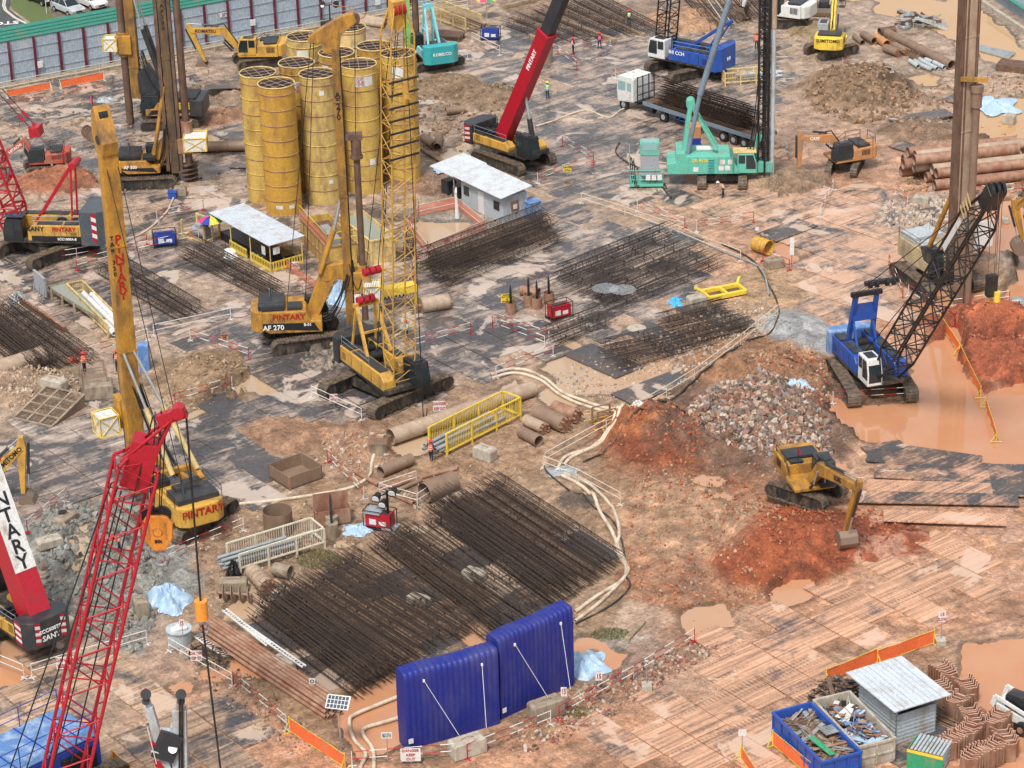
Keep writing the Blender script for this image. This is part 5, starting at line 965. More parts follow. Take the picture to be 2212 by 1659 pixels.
# ---------------------------------------------------------------- hoarding along the top
A=G(-60,195,.1);B_=G(1075,-24,.1); rzw=ang(A,B_); Lw=(B_-A).length
t=Th('hoarding','long grey corrugated hoarding with maroon posts and green top sheet behind the rigs','hoarding',A,rzw)
b=MB(); b.box(0,Lw,0,.04,0,4.3); corr(b,0,Lw,0,0,4.28,.3,.035); t.part('wall_sheet',b,'wall')
b=MB(); b.prism([(-.08,4.25),(-.12,4.35),(.35,5.6),(.42,5.55),(0,4.25)],0,Lw,0,None,'x'); 
for i in range(3): k=.25+i*.25; b.beam((0,-.12+.47*k-.03,4.35+1.25*k+.02),(Lw,-.12+.47*k-.03,4.35+1.25*k+.02),.06,.06)
t.part('top_sheet',b,'wgreen'); b=MB(); [b.beam((0,-.07,z_),(Lw,-.07,z_),.05,.07) for z_ in(.9,2.1,3.3)]; t.part('sheeting_rail',b,'wall')
i=0; x=1.5
while x<Lw: b=MB(); b.box(x-.1,x+.1,-.28,-.04,0,4.3); t.part('post',b,'maroon'); x+=2.62
def onwall(u,v): d=ray(u,v); w0=t.I@Vector((0,0,CH)); dl=t.I.to_3x3()@d; k=(-.11-w0.y)/dl.y; return w0+dl*k
c=onwall(*q(0,0,1895,122)); b=MB(); b.box(c.x-.55,c.x+.55,-.15,-.12,c.z-.25,c.z+.25); o=t.part('number_plate',b,'white'); text('271',.42,o,face((c.x,-.16,c.z),(0,-1,0)),'tblk')
for a_ in((335,540),(2130,185),(480+0,0)):
    if a_[1]: c=onwall(*q(0,0,*a_)); b=MB(); b.box(c.x-.28,c.x+.28,-.3,-.12,c.z-.35,c.z+.3); t.part('meter_box',b,'white',bevel=.02)
c=onwall(*q(1,0,1110,15)); b=MB(); b.box(c.x-.3,c.x+.3,-.3,-.12,c.z-.3,c.z+.3); t.part('meter_box',b,'white',bevel=.02)
b=MB(); 
for off,h in((2.3,1.0),):
    n=int(Lw/2.5)
    pts=[Vector((i*2.5,-off,0)) for i in range(n)]; b.rail(pts,h,.03)
tt=one('safety_fence','thin cream pipe fence running along the foot of the grey hoarding','fence',b,'cream',A,rzw)
b=MB(); b.box(0,Lw,-1.6,-.3,-.1,.16); one('kerb','low concrete kerb along the foot of the hoarding','kerb',b,'concd',A,rzw)
# second hoarding, top right corner
A2=G(2135,-8,.1);B2=G(2260,75,.1); t2=Th('hoarding','short blue grey hoarding with dark green top in the far corner beyond the orange channel','hoarding',A2,ang(A2,B2)); l2=(B2-A2).length
b=MB(); b.box(0,l2,0,.05,0,2.6); corr(b,0,l2,0,0,2.55,.3,.04); t2.part('wall_sheet',b,'wall'); b=MB(); b.box(0,l2,-.5,.1,1.3,1.45); b.box(0,l2,-.05,.1,2.6,2.75); t2.part('top_sheet',b,'wgreen')
b=MB(); b.box(0,l2+6,-2.0,-1.6,0,.5,0,Matrix.Translation((-4,0,0))); t2.part('base_wall',b,'conc')
# road and lawn beyond
rd=MB(); rd.add([G(-80,55,.14),G(55,62,.14),G(62,52,.14),G(20,20,.14),G(22,0,.14),G(60,-30,.14),G(-80,-60,.14)],[tuple(range(7))]); o=put('road',rd,'asph'); o['kind']='structure'
rd=MB(); rd.add([G(22,10,.15),G(30,22,.15),G(72,52,.15),G(125,48,.15),G(108,25,.15),G(95,-40,.15),G(40,-40,.15)],[tuple(range(7))]); o=put('lawn',rd,mat('lawn_grass',(.10,.15,.045),.8,dirt=.3,dcol=(.15,.12,.05),dscale=6,bump=.8)); o['kind']='structure'
rd=MB(); rd.add([G(100,-40,.145),G(110,28,.145),G(128,48,.145),G(300,40,.145),G(420,-40,.145)],[tuple(range(5))]); o=put('car_park',rd,mat('damp_asphalt',(.10,.085,.075),.6,dirt=.4)); o['kind']='structure'
b=MB()
for off in(0,4): 
    pl=[(8+off,-5),(6+off,12),(10+off,22),(30+off,38),(62+off,54)]; 
    for a,c in zip(pl,pl[1:]): 
        p0=G(*a,.153);p1=G(*c,.153); d=(p1-p0).normalized(); n_=Vector((-d.y,d.x,0))*.07; b.add([p0-n_,p1-n_,p1+n_,p0+n_],[(0,1,2,3)])
o=put('road_line',b,'cream'); o['kind']='structure'
o=text('STOP',1.5,None,Matrix.Translation(G(4,50,.155))@Matrix.Rotation(rad(188),4,'Z'),'twht','road_marking',.002); o['kind']='structure'
def car(label,p,rz,col,name='parked_car'):
    t=Th(name,label,'car',p,rz,'cars parked behind the hoarding')
    b=MB(); b.prism([(-2.15,.35),(2.15,.35),(2.2,.7),(2.0,.88),(1.05,1.0),(-2.1,1.05),(-2.2,.75)],-.88,.88); t.part('body',b,col,bevel=.09)
    b=MB(); vs=[]; 
    for (x,z_,w_) in((1.1,1.0,.8),(.35,1.55,.62),(-1.3,1.6,.62),(-2.0,1.05,.8)): vs+=[(x,-w_,z_),(x,w_,z_)]
    b.add(vs,[(0,1,3,2),(4,5,7,6),(0,2,4,6),(1,7,5,3)]); b.add(vs,[(2,3,5,4)]); g_=t.part('windows',b,'glass'); 
    b=MB(); b.add([(.35,-.6,1.57),(.35,.6,1.57),(-1.3,.6,1.62),(-1.3,-.6,1.62)],[(0,1,2,3)]); b.box(-1.35,.4,-.62,.62,1.53,1.57); [b.beam((.36,y,1.55),(1.12,y*1.28,1.0),.07,.05) for y in(-.62,.62)]; [b.beam((x,y,1.56),(x-.05,y*1.27,1.0),.08,.05) for x in(-.5,-1.3) for y in(-.62,.62)]; t.part('roof',b,col)
    for x in(-1.35,1.35):
        for y in(-.85,.85): b=MB(); b.cyl((x,y-.1,.33),(x,y+.1,.33),.33,16); o=t.part('wheel',b,'rub'); b=MB(); b.cyl((x,y-.11,.33),(x,y+.11,.33),.19,10); put('rim',b,'galv',o)
    for y in(-.6,.6): b=MB(); b.box(2.08,2.2,y-.2,y+.2,.66,.8); t.part('headlight',b,'lens')
    b=MB(); b.box(2.15,2.23,-.35,.35,.5,.65); t.part('grille',b,'black'); return t
car('silver car parked nose to the hoarding, first from the lawn',G(148,27),rad(-50),'lgrey'); car('white car parked beside the silver one behind the hoarding',G(197,14),rad(-50),'white'); car('dark car parked half out of view on the lawn side of the silver one',G(92,5),rad(-50),'black')
b=MB(); b.cyl((0,0,0),(0,0,3.2),.04,6); b.box(-.3,.3,-.03,.03,2.6,3.1); one('sign_post','thin white sign post on the lawn behind the hoarding','sign',b,'white',G(101,30))
# ---------------------------------------------------------------- silos
H=11.6
def silo(u,v,col,label,r=1.56,signs=(),H=H):
    p=G(u,v,H); p.z=0; t=Th('silo',label,'silo',p,0,'yellow steel silos'); b=MB(); b.cyl((0,0,0),(0,0,H),r,36,cap=False,inner=.985); t.part('shell',b,[col]) ; b=MB(); b.cyl((0,0,.3),(0,0,H-.12),r*.983,24); t.part('inside_shade',b,mat('shaded_silo_inside',(.028,.014,.012),.9,dirt=.2,dcol=(.06,.03,.02)))  # dark plug below the rim: the hollow's shade is put into its colour
    for i in range(9): b=MB(); z_=i*1.36+.05; b.ring((0,0,z_ if i else .1),(0,0,1),r+.01,.05,36,0,5); t.part('band',b,'rust' if col=='silo2' or R.random()<.55 else col)
    b=MB(); b.ring((0,0,H),(0,0,1),r,.06,36,0,6); t.part('rim',b,'pyel'); a0=R.random()
    b=MB()
    for a in(a0,a0+PI/2):
        d=Vector((math.cos(a),math.sin(a),0)); n_=Vector((-d.y,d.x,0))
        for k in(-.5,0,.5): w_=math.sqrt(1-k*k)*r; b.cyl(n_*k*r-d*w_+Vector((0,0,H)),n_*k*r+d*w_+Vector((0,0,H)),.024,5)
    t.part('top_grid',b,'pilel')
    for (az,z_,w_,h_,logo) in signs:
        a=rad(az); n=5; b=MB(); rr=r+.02
        for i in range(n): a0=a+(i/n-.5)*w_/r; a1=a+((i+1)/n-.5)*w_/r; b.add([(rr*math.cos(a0),rr*math.sin(a0),z_-h_/2),(rr*math.cos(a1),rr*math.sin(a1),z_-h_/2),(rr*math.cos(a1),rr*math.sin(a1),z_+h_/2),(rr*math.cos(a0),rr*math.sin(a0),z_+h_/2)],[(0,1,2,3)])
        o=t.part('notice',b,'white')
        if logo:
            b=MB(); e=Vector((-math.sin(a),math.cos(a),0)); c=Vector((math.cos(a)*(rr+.03),math.sin(a)*(rr+.03),z_)); N_=Vector((math.cos(a),math.sin(a),0))
            for sx in(-1,1):
                for sz in(-1,1): b.ring(c+e*sx*.19+Vector((0,0,sz*.19)),N_,.165,.018,10); b.ring(c+e*sx*.17+Vector((0,0,sz*.17)),N_,.06,.014,8)
            put('emblem',b,'text_red',o)
for x,y,c,l,s_ in [(100,610,'silo','yellow silo at the outer end of the front row, next to the rig tube',()),
 (255,700,'silo2','ochre patched silo standing foremost of the yellow silos',((-100,.9,.6,.35,0),(-60,.9,.5,.35,0))),(600,618,'silo3','faded yellow silo with small white label near its rim, behind the rig head ropes',((-75,10.3,.4,.45,0),(-60,2.2,.4,.4,0))),
 (427,527,'silo4','yellow silo with round emblem just showing between the two front silos',((-80,9.9,.9,.9,1),)),(950,537,'silo','yellow silo with red clover emblem on white board between mast and lattice boom',((-70,10.5,1.5,1.0,0),(-84,10.5,.95,.95,1),(-55,3,.6,.7,0))),
 (492,305,'silo3','pale yellow silo with big blank white board nearest the hoarding',((-95,10.3,1.0,.9,0),)),(765,440,'silo4','yellow silo half hidden behind the centre rig mast',((-130,10.4,.7,.8,0),)),
 (1085,385,'silo4','yellow silo directly behind the lattice boom on its hoarding side',()),(1285,445,'silo','yellow silo right beside the lattice boom, nearest the teal crane',((-90,10.3,1.1,1.0,0),))]: silo(*q(1,0,x,y),c,l,signs=s_)
silo(*q(1,0,870,225),'pyel','pale rust stained silo behind the rig head, farthest of all',H=8.5)
# ---------------------------------------------------------------- rebar cages
CM={}
def cage_mesh(L,r,nb=13,sp=.42):
    k=(round(L*2)/2,r)
    if k in CM: return CM[k]
    b=MB()
    for i in range(nb):
        a=2*PI*i/nb; y,z_=math.cos(a)*r,math.sin(a)*r+r; e=R.uniform(0,.7); b.cyl((-L/2-e,y,z_),(L/2+R.uniform(0,.5),y,z_),.025,3,cap=False,sm=False)
    h=MB(); n=int((L-1)/sp)
    for i in range(n+1): h.ring((-L/2+.5+i*sp,0,r),(1,0,0),r+.02,.010,12,0,3)
    s=h
    for x in(-L/2+.6,-L/6,L/6,L/2-.6): s.ring((x,0,r),(1,0,0),r-.03,.022,16,0,4)
    w_=MB()
    for i in range(int(L/2.4)):
        for a in(.4,2.7): x=-L/2+1+i*2.4; c=Vector((x,math.cos(a)*(r+.03),r+math.sin(a)*(r+.03))); w_.cyl(c-Vector((0,.03,0)),c+Vector((0,.03,0)),.08,6)
    o_=len(h.v); h.v+=w_.v; h.f+=[tuple(i+o_ for i in f) for f in w_.f]; h.m+=w_.m; h.sm+=w_.sm
    CM[k]=[(n_,m.mesh(n_,mm)) for n_,m,mm in(('main_bars',b,'bar'),('hoops',h,'bar'))]; return CM[k]
def cages(s0,s1,e0,e1,n,label,group,r=.5,zz=0.12,lay2=0):
    for i in range(n+lay2):
        k=(i+.5)/n if i<n else (i-n+1)/n; j=R.uniform(-.03,.03)
        a=G(*s0).lerp(G(*s1),k); c=G(*e0).lerp(G(*e1),k); L=(c-a).length; m=(a+c)/2+ (c-a).normalized()*R.uniform(-.3,.3); m.z=zz+(r*1.75 if i>=n else 0)
        t=Th('rebar_cage',label if i<n else label.replace('cage','cage on the second layer',1),'rebar cage',m,ang(a,c)+j*.3,group+(' upper layer' if i>=n else ''))
        for nm,me_ in cage_mesh(L,r): put(nm,me_,None,t.o)
cages((548,1345),(760,1205),(768,1515),(1020,1358),13,'long rebar cage in the large stack behind the blue inflatable walls','cages behind the blue walls',.55,lay2=4)
cages((812,1198),(890,1150),(1050,1392),(1165,1330),5,'long rebar cage in the middle bundle above the white concrete blocks','cages of the middle bundle',.52,lay2=1)
cages((922,1140),(1078,1045),(1175,1325),(1340,1215),9,'long rebar cage beside the bend of the cream hoses','cages beside the hose bend',.55,lay2=3)
cages((908,570),(965,628),(1155,478),(1222,525),5,'dark rebar cage in the dense bundle by the orange netted pit','cages by the netted pit',.52,lay2=3)
cages((1192,610),(1335,680),(1420,518),(1570,580),6,'rebar cage lying on plates beyond the red generator','cages beyond the red generator',.55,lay2=1)
cages((1170,722),(1200,758),(1288,678),(1330,705),2,'short rebar cage beside the red generator set','short cages by the red generator',.5)
cages((1300,752),(1350,805),(1588,692),(1632,722),4,'rebar cage on gravel near the yellow spreader frame','cages on the gravel',.5)
cages((1418,695),(1440,715),(1545,663),(1572,680),2,'short rebar cage next to the yellow spreader frame','short cages by the spreader frame',.45)
cages((-60,715),(35,655),(70,825),(205,778),7,'rebar cage at the edge beside the rusty beam and grey trough','cages beside the grey trough',.5,lay2=2)
cages((200,592),(285,578),(385,700),(440,672),3,'rebar cage between the tall lettered mast and the shelter','cages near the lettered mast',.5)
cages((385,560),(440,532),(575,655),(610,625),3,'rebar cage under the edge of the white shelter roof','cages near the shelter',.45)
cages((1085,62),(1280,-10),(1195,98),(1440,72),8,'far rebar cage near the worker by the timber beams','cages near the timber beams',.5)
cages((1440,-30),(1640,-40),(1530,70),(1700,30),6,'far rebar cage beyond the blue crane jib','cages beyond the blue crane jib',.5)
cages((880,510),(900,505),(870,560),(890,560),1,'short rebar cage leaning beside the pit netting','short cage',.4)
# ---------------------------------------------------------------- lorry with trailer
pf=G(1372,232);pr=G(1640,318); rz=ang(pr,pf); L=(pf-pr).length
t=Th('lorry','white cab lorry with blue flat trailer stacked with rebar cages','lorry',pf,rz)
b=MB(); b.prism([(-1.0,1.0),(1.1,.7),(1.2,1.9),(1.05,3.2),(.8,3.35),(-.9,3.4),(-1.0,3.2)],-1.25,1.25); cb=t.part('cab',b,'white',bevel=.08)
for sd in(1,-1): b=MB(); ya,yb=srt(sd*1.255,sd*1.265); b.prism([(.0,2.0),(1.0,1.9),(.95,2.8),(.0,2.85)],ya,yb); b.box(-.75,-.2,ya,yb,2.0,2.8); put('window',b,'bglass',cb)
b=MB(); b.add([(1.21,-1.1,1.95),(1.21,1.1,1.95),(1.09,1.1,3.0),(1.09,-1.1,3.0)],[(0,1,2,3)]); put('windscreen',b,'glass',cb); b=MB(); b.cyl((.2,0,3.35),(.2,0,3.5),.08,8); put('beacon',b,'orange',cb)
b=MB(); b.box(-1.5,-1.1,-1.1,1.1,1.0,1.1); [b.beam((-1.45,y,1.0),(-1.45,y,3.6),.08,.08) for y in(-1.1,-.4,.4,1.1)]; [b.beam((-1.45,-1.1,z_),(-1.45,1.1,z_),.07,.07) for z_ in(1.8,2.6,3.5)]; t.part('headboard',b,'black')
b=MB(); b.box(-6.2,-.8,-.45,.45,.75,1.05); [b.cyl((-2.2+i*.55-.9,-1.0,.8),(-2.2+i*.55-.5,-1.0,.8),.3,10) for i in(0,)]; b.cyl((-3.6,1.0,.8),(-2.2,1.0,.8),.33,10); b.box(-6,-4.4,-1.2,1.2,1.05,1.15); t.part('chassis',b,'black')
def wheel(x,y,r=.52):
    b=MB(); b.cyl((x,y-.16,r),(x,y+.16,r),r,20); o=t.part('wheel',b,'rub',bevel=.03); b=MB(); b.cyl((x,y-.17,r),(x,y+.17,r),r*.5,12); put('rim',b,'grey',o)
for x in(.35,-4.9):
    for y in(-1.05,1.05): wheel(x,y)
b=MB(); b.box(-L-1,-2.3,-1.25,1.25,1.25,1.45); b.box(-L-1,-2.3,-1.3,-1.25,1.1,1.5); b.box(-L-1,-2.3,1.25,1.3,1.1,1.5); b.box(-L,-5,-.4,.4,.85,1.25); t.part('trailer_bed',b,'stay',bevel=.02); b=MB(); b.box(-L-1,-2.4,-1.2,1.2,1.455,1.48); t.part('deck_boards',b,'rustd')
for x in(-L+.8,-L+2.1,-L+3.4):
    for y in(-1.05,1.05): wheel(x,y,.5)
b=MB(); [b.beam((x,sd*1.28,.9),(x-.5,sd*1.28,1.3),.06,.06) for sd in(1,-1) for x in(-7,-8)]; b.box(-9.5,-6.5,1.15,1.2,.7,.76); b.box(-9.5,-6.5,-1.2,-1.15,.7,.76); t.part('side_guard',b,'blue')
me_=cage_mesh(10.5,.45); X=Matrix.Translation(pf)@Matrix.Rotation(rz,4,'Z')
for i,(y,z_) in enumerate([(-.85,1.47),(0,1.47),(.85,1.47),(-.45,2.25),(.45,2.25),(-.2,2.6),(.1,2.95),(0,1.8),(.6,1.9),(-.7,1.9)]):
    p=X@Vector((-L/2-1.3+R.uniform(-.3,.3),y,z_)); t2=Th('rebar_cage','rebar cage loaded on the blue trailer of the white lorry','rebar cage',p,rz,'cages on the lorry')
    for nm,m_ in me_: put(nm,m_,None,t2.o)
# ---------------------------------------------------------------- inflatable blue walls
def inflat(a,c,h,label,th=1.15):
    a=G(*a,.1);c=G(*c,.1); L=(c-a).length; t=Th('inflatable_wall',label,'inflatable barrier',a,ang(a,c)); n=17; b=MB(); w_=L/n; K=6; rows=[]
    prof=[(0,0),(-.04,h*.25),(-.06,h*.5),(-.04,h*.8),(.0,h*.93),(.06,h*.985),(.2,h*1.0),(th*.8,h*1.01),(th-.06,h*.99),(th,h*.94),(th+.03,h*.4),(th-.05,0)]
    for i in range(n*K+1):
        x=i*w_/K; bul=abs(math.sin(PI*i/K)); 
        rows.append([Vector((x+R.uniform(-.006,.006),y-((.05+.02*math.sin(z_*1.1+x*.6))*bul if y<th*.3 else -.05*bul if y>th*.7 else 0)*(1 if z_>0 else .3)+(.02*math.sin(x*2+z_)),max(0,z_+(.03*bul if z_>h*.95 else 0)+ .04*math.sin(x*1.3)*(z_/h)))) for y,z_ in prof])
    m=len(prof); b.v=[tuple(v) for r_ in rows for v in r_]
    for i in range(len(rows)-1):
        for j in range(m-1): b.f.append((i*m+j,(i+1)*m+j,(i+1)*m+j+1,i*m+j+1)); b.m.append(0); b.sm.append(True)
    for i in(0,len(rows)-1): b.f.append(tuple(range(i*m,(i+1)*m))); b.m.append(0); b.sm.append(False)
    t.part('air_cushion',b,'infl'); b=MB()
    for x,x2 in((L*.2,L*.46),(L*.82,L*.75)): b.cyl((x,-.12,h*.88),(x2,-1.3,.9),.016,5); 
    t.part('guy_rope',b,'twht'); b=MB(); [b.box(x-.05,x+.05,-.16,-.06,h*.86,h*.89) for x in(L*.2,L*.82)]; t.part('rope_patch',b,'twht'); b=MB(); b.box(L*.01,L*.06,-.14,-.1,.5,.8); t.part('tag',b,'white'); return t
inflat((880,1622),(1080,1564),5.0,'tall blue inflatable noise wall, the one nearer the solar panel post')
inflat((1082,1556),(1240,1480),5.35,'tall blue inflatable noise wall, the one nearer the pale blue tarpaulin')
# ---------------------------------------------------------------- concrete blocks
def rblock(b,lx,ly,lz,mi=0):
    k=.12; b.prism([(-lx/2,0),(lx/2,0),(lx/2,lz-k),(lx/2-k,lz),(-lx/2+k,lz),(-lx/2,lz-k)],-ly/2,ly/2,mi); return b
def cblock(u,v,lx,ly,lz,rz,label,m='conc',extra=None,z=None):
    b=rblock(MB(),lx,ly,lz); p=GG(u,v); 
    if z: p.z=z
    t=Th('concrete_block',label,'concrete block',p,rad(rz)); t.part('body',b,m,bevel=.07); c=MB(); c.tube([(lx*.2*math.cos(a),0,lz-.02+.14*math.sin(a)) for a in [i*PI/6 for i in range(7)]],.02,5); t.part('lifting_loop',c,'rust'); return t
for a in [(*q(1,2,2020,690),1.6,.9,.9,-40,'pale weathered concrete block beside the yellow railed pipe rack'),(1025,1252,1.5,.8,.7,-35,'white concrete block lying among the middle rebar cages'),(905,1305,1.5,.7,.6,-35,'white topped concrete block between the cage bundles'),
 (612,1445,1.6,.9,.8,-50,'pale concrete block beside the bundled brown pipes'),(1180,1545,2.1,1.0,1.0,30,'brown concrete block tied to the blue wall nearer the tarpaulin','concd'),(1010,1628,2.1,1.0,1.0,28,'pale concrete block tied to the blue wall nearer the solar post'),
 (307,1330,.9,1.0,1.2,20,'square concrete block standing by the draped blue tarpaulin','concd'),(1505,660,1.5,.9,.8,20,'white topped concrete block beside the yellow spreader frame'),(505,1275,1.8,.9,.8,0,'brown concrete block with black cloth on top behind the auger','concd'),
 (1672,577,1.5,.9,.8,20,'concrete block beside the yellow round casing','concd'),(215,855,2.1,1.6,1.1,10,'broad concrete block carrying the steel tray under the railed stand','concd'),(120,855,2.0,.9,.8,-30,'concrete block behind the slatted ramp'),
 (1130,455,.5,.5,.5,0,'small concrete block by the site office'),(390,422,1.1,.9,.8,0,'brown concrete block beside the blue bin','concd'),(610,1295,1.2,.7,.6,-20,'pale block against the ochre drilling barrel'),(2180,265,1.1,.9,.9,-30,'yellowish block standing in the far pond'),
 (1990,440,1.4,.9,.7,-20,'grey block with white sacks beside the pale rubble'),(110,1200,1.7,.9,.6,30,'block crusted with grey slurry by the railing'),(145,1130,1.6,.9,.6,60,'block with orange mud near the black bucket','concd'),(125,1350,2.2,1.0,.8,-40,'flat block at the slurry edge under the lettered boom'),
 (2212-40,480,.6,.6,.5,0,'small grey stone by the pond edge'),(930,260,.8,.7,.5,0,'brown block by the old casing','concd')]: cblock(*a)
# ---------------------------------------------------------------- pipes and casings
def pipe(a,c,r,m,label,z=0,name='steel_pipe',cat='pipe',inner=.9,bands=0,grp=None,teeth=False):
    A=GG(*a);C_=GG(*c); L=(C_-A).length; p=(A+C_)/2; p.z=max(min(A.z,C_.z),.1)+z; t=Th(name,label,cat,p,ang(A,C_),grp); b=MB(); b.cyl((-L/2,0,r),(L/2,0,r),r,20,cap=False,inner=inner); t.part('shell',b,m)
    if bands:
        for i in range(bands+1): b=MB(); b.ring((-L/2+L*i/bands,0,r),(1,0,0),r+.015,.035,20,0,4); t.part('band',b,m)
    if teeth:
        b=MB(); 
        for i in range(8): a_=2*PI*i/8; b.beam((L/2,math.cos(a_)*r*.9,r+math.sin(a_)*r*.9),(L/2+.25,math.cos(a_)*r*.75,r+math.sin(a_)*r*.75),.12,.08)
        b.cyl((L/2-.1,0,r),(L/2,0,r),r*.95,16); t.part('cutter_teeth',b,'rust'); b=MB(); b.cyl((-L/2-.35,0,r),(-L/2,0,r),r*.25,8); b.cyl((-L/2,0,r),(-L/2+.1,0,r),r*.95,16); t.part('hub',b,'rust')
    return t
Q=q
for a,c,r,m,l,k in [
 ((845,960),(1150,855),.58,'pilel','long mud crusted casing pipe along the barrier behind the yellow rack',dict(bands=5)),
 (Q(1,2,1140,850),Q(1,2,1400,740),.42,'pile','medium casing pipe lying beside the grid capped pit',{}),(Q(1,2,1510,1060),Q(1,2,1760,960),.72,'pile','widest rusty casing pipe by the cage ends',dict(inner=.95)),(Q(1,2,1660,1115),Q(1,2,1830,1040),.36,'pilel','small casing with painted collar next to the widest casing',dict(bands=3)),
 (Q(1,2,1120,945),Q(1,2,1780,790),.15,'rust','long thin rusty pipe, upper of a pair near the casings',{}),(Q(1,2,1150,965),Q(1,2,1790,775),.15,'rust','long thin rusty pipe, lower of a pair near the casings',{}),(Q(1,2,920,815),Q(1,2,1120,930),.16,'rust','short rusty pipe reaching toward the cream hose',{}),
 (Q(1,2,1190,985),Q(1,2,1420,1090),.17,'rust','rusty pipe pointing down under the white poles',{}),(Q(1,2,1270,985),Q(1,2,1480,890),.16,'pile','muddy short pipe behind the widest casing',{}),
 (Q(0,1,-120,1640),Q(0,1,370,1480),.72,'pilel','fat pale mud coated pipe at the edge by the rubble heap',dict(bands=3)),
 (Q(0,0,1600,1290),Q(0,0,2090,1275),.5,'pile','long muddy pipe between the auger rig and silos',dict(bands=3)),(Q(0,0,560,1370),Q(0,0,670,1360),.4,'pile','short grey casing behind the small red excavator',{}),
 (Q(2,0,-440,1180),Q(2,0,-540+80,1280),.4,'pile','short casing lying by the silo foot',{}),
 (Q(1,0,1500,1200),Q(1,0,1600,1265),.42,'pile','dark mouthed casing near the silo foot and red boom crane',{}),(Q(1,0,1690,970),Q(1,0,1850,950),.38,'pile','muddy casing half sunk in the far soil',{}),
 (Q(2,0,0,190),Q(2,0,1,190),.3,'pile','x',None),
 (Q(3,0,1060,320),Q(3,0,1600,590),.46,'pile','longest muddy casing in the far row of casings',dict(bands=4)),(Q(3,0,780,330),Q(3,0,850,385),.28,'pile','smallest casing at the excavator end of the far row',{}),(Q(3,0,850,320),Q(3,0,950,380),.38,'pile','dark casing second in the far row',{}),
 (Q(3,0,965,350),Q(3,0,1055,410),.42,'caseo','orange rusted casing in the far row',{}),(Q(3,0,990,300),Q(3,0,1120,280),.4,'rustd','dark scrap casing behind the orange one',{}),(Q(3,0,1040,440),Q(3,0,1150,480),.42,'pile','casing with broken teeth in the far row',dict(teeth=True)),(Q(3,0,1120,420),Q(3,0,1220,470),.4,'pile','toothed casing closest to the flight auger',dict(teeth=True)),
 ((2060,-20),(2061,-20),.3,'pile','x',None)]:
    if k is None: continue
    pipe(a,c,r,m,l,**k)
for i,(x,y,x2,y2) in enumerate([(1245,530,1320,580),(1290,530,1350,570),(1330,520,1400,560),(1350,570,1440,610),(1400,560,1480,600),(1450,545,1540,590),(1380,520,1440,545)]): pipe(Q(3,0,x,y),Q(3,0,x2,y2),.22,'lgrey','short white grey pipe in the small bundle below the longest casing',grp='short white pipes',name='short_pipe')
# big casing stack far right
A0=G(*Q(3,0,1140,1450)); A1=G(*Q(3,0,1300,1630)); dr=(G(*Q(3,0,2080,1345))-G(*Q(3,0,1140,1450))).normalized(); nn=Vector((dr.y,-dr.x,0))
for row,(n,zz) in enumerate(((6,0),(5,.85),(3,1.7))):
    for i in range(n):
        s=A0+nn*(i*1.0+row*.5+.2)+dr*R.uniform(-.6,.9)+dr*(i*.35); L=R.uniform(9.5,12) if R.random()>.2 else 6.5; p=s+dr*L/2; p.z=.1+zz
        t=Th('steel_casing','rusty casing pipe, %s layer of the big stack behind the beige column'%('bottom','middle','top')[row],'pipe',p,math.atan2(dr.y,dr.x),'big casing stack '+('bottom','middle','top')[row]); b=MB(); r=R.uniform(.44,.49); b.cyl((-L/2,0,.49),(L/2,0,.49),r,20,cap=False,inner=.92); t.part('shell',b,('rust','pilel','pile','rust')[R.randrange(4)])
        b=MB(); b.ring((-L/2,0,.49),(1,0,0),r,.03,20,0,4); t.part('rim',b,'rustd')
# drilling buckets and augers
pipe(Q(2,2,390,370),Q(2,2,620,470),.6,'pile','large drilling bucket with broken teeth beside the yellow rack','' and 0 or 0,'drilling_bucket','drilling bucket',teeth=True); pipe(Q(2,2,290,410),Q(2,2,440,480),.42,'pilel','drilling bucket with square hub, nearest the yellow rack',0,'drilling_bucket','drilling bucket',teeth=True)
pipe(Q(2,2,530,320),Q(2,2,720,390),.55,'rust','rust red drilling bucket farthest from the yellow rack',0,'drilling_bucket','drilling bucket',teeth=True); pipe(Q(2,2,250,510),Q(2,2,400,590),.42,'pile','plain short casing beside the yellow rack corner',0,'drilling_bucket','casing')
pipe(Q(1,1,1480,1050),Q(1,1,1710,1010),.62,'pilel','beige drilling bucket lying on the wet plates',0,'drilling_bucket','drilling bucket',teeth=True,bands=2); pipe(Q(1,3,60,60),Q(1,3,190,190),.52,'pilel','ochre ribbed drilling barrel beside the flight auger',0,'drilling_bucket','drilling bucket',bands=5,teeth=True)
pipe(Q(1,3,250,30),Q(1,3,380,60),.45,'concd','grey crusted barrel next to the ochre ribbed one',0,'drilling_bucket','drilling bucket'); pipe(Q(3,1,-50,520),Q(3,1,60,560),.62,'cyel','bright yellow round casing with grille at the end',0,'yellow_casing','casing',bands=3)
pipe(Q(2,1,250,900),Q(2,1,400,920),.4,'rust','rusty casing lying behind the black dowel bars',0)
def augerpiece(a,c,r,label,n=5):
    A=GG(*a);C_=GG(*c); L=(C_-A).length; b=MB(); auger(b,(0,0,0),r,L,n); X=Matrix.Rotation(PI/2,4,'Y'); b.v=[tuple(X@Vector(v)+Vector((-L/2,0,r))) for v in b.v]; return one('auger',label,'auger',b,'pile',(A+C_)/2,ang(A,C_))
augerpiece(Q(0,3,1850,240),Q(0,3,2130,260),.55,'rusty flight auger lying under the black cloth block',4); augerpiece(Q(3,0,1060,370),Q(3,0,1130,410),.4,'small flight auger behind the far casings',3); augerpiece(Q(3,0,1240,480),Q(3,0,1340,520),.42,'small flight auger beside the short white pipes',4); augerpiece(Q(0,0,720,1150),Q(0,0,810,1200),.6,'grey green flight auger behind the lettered mast',4)
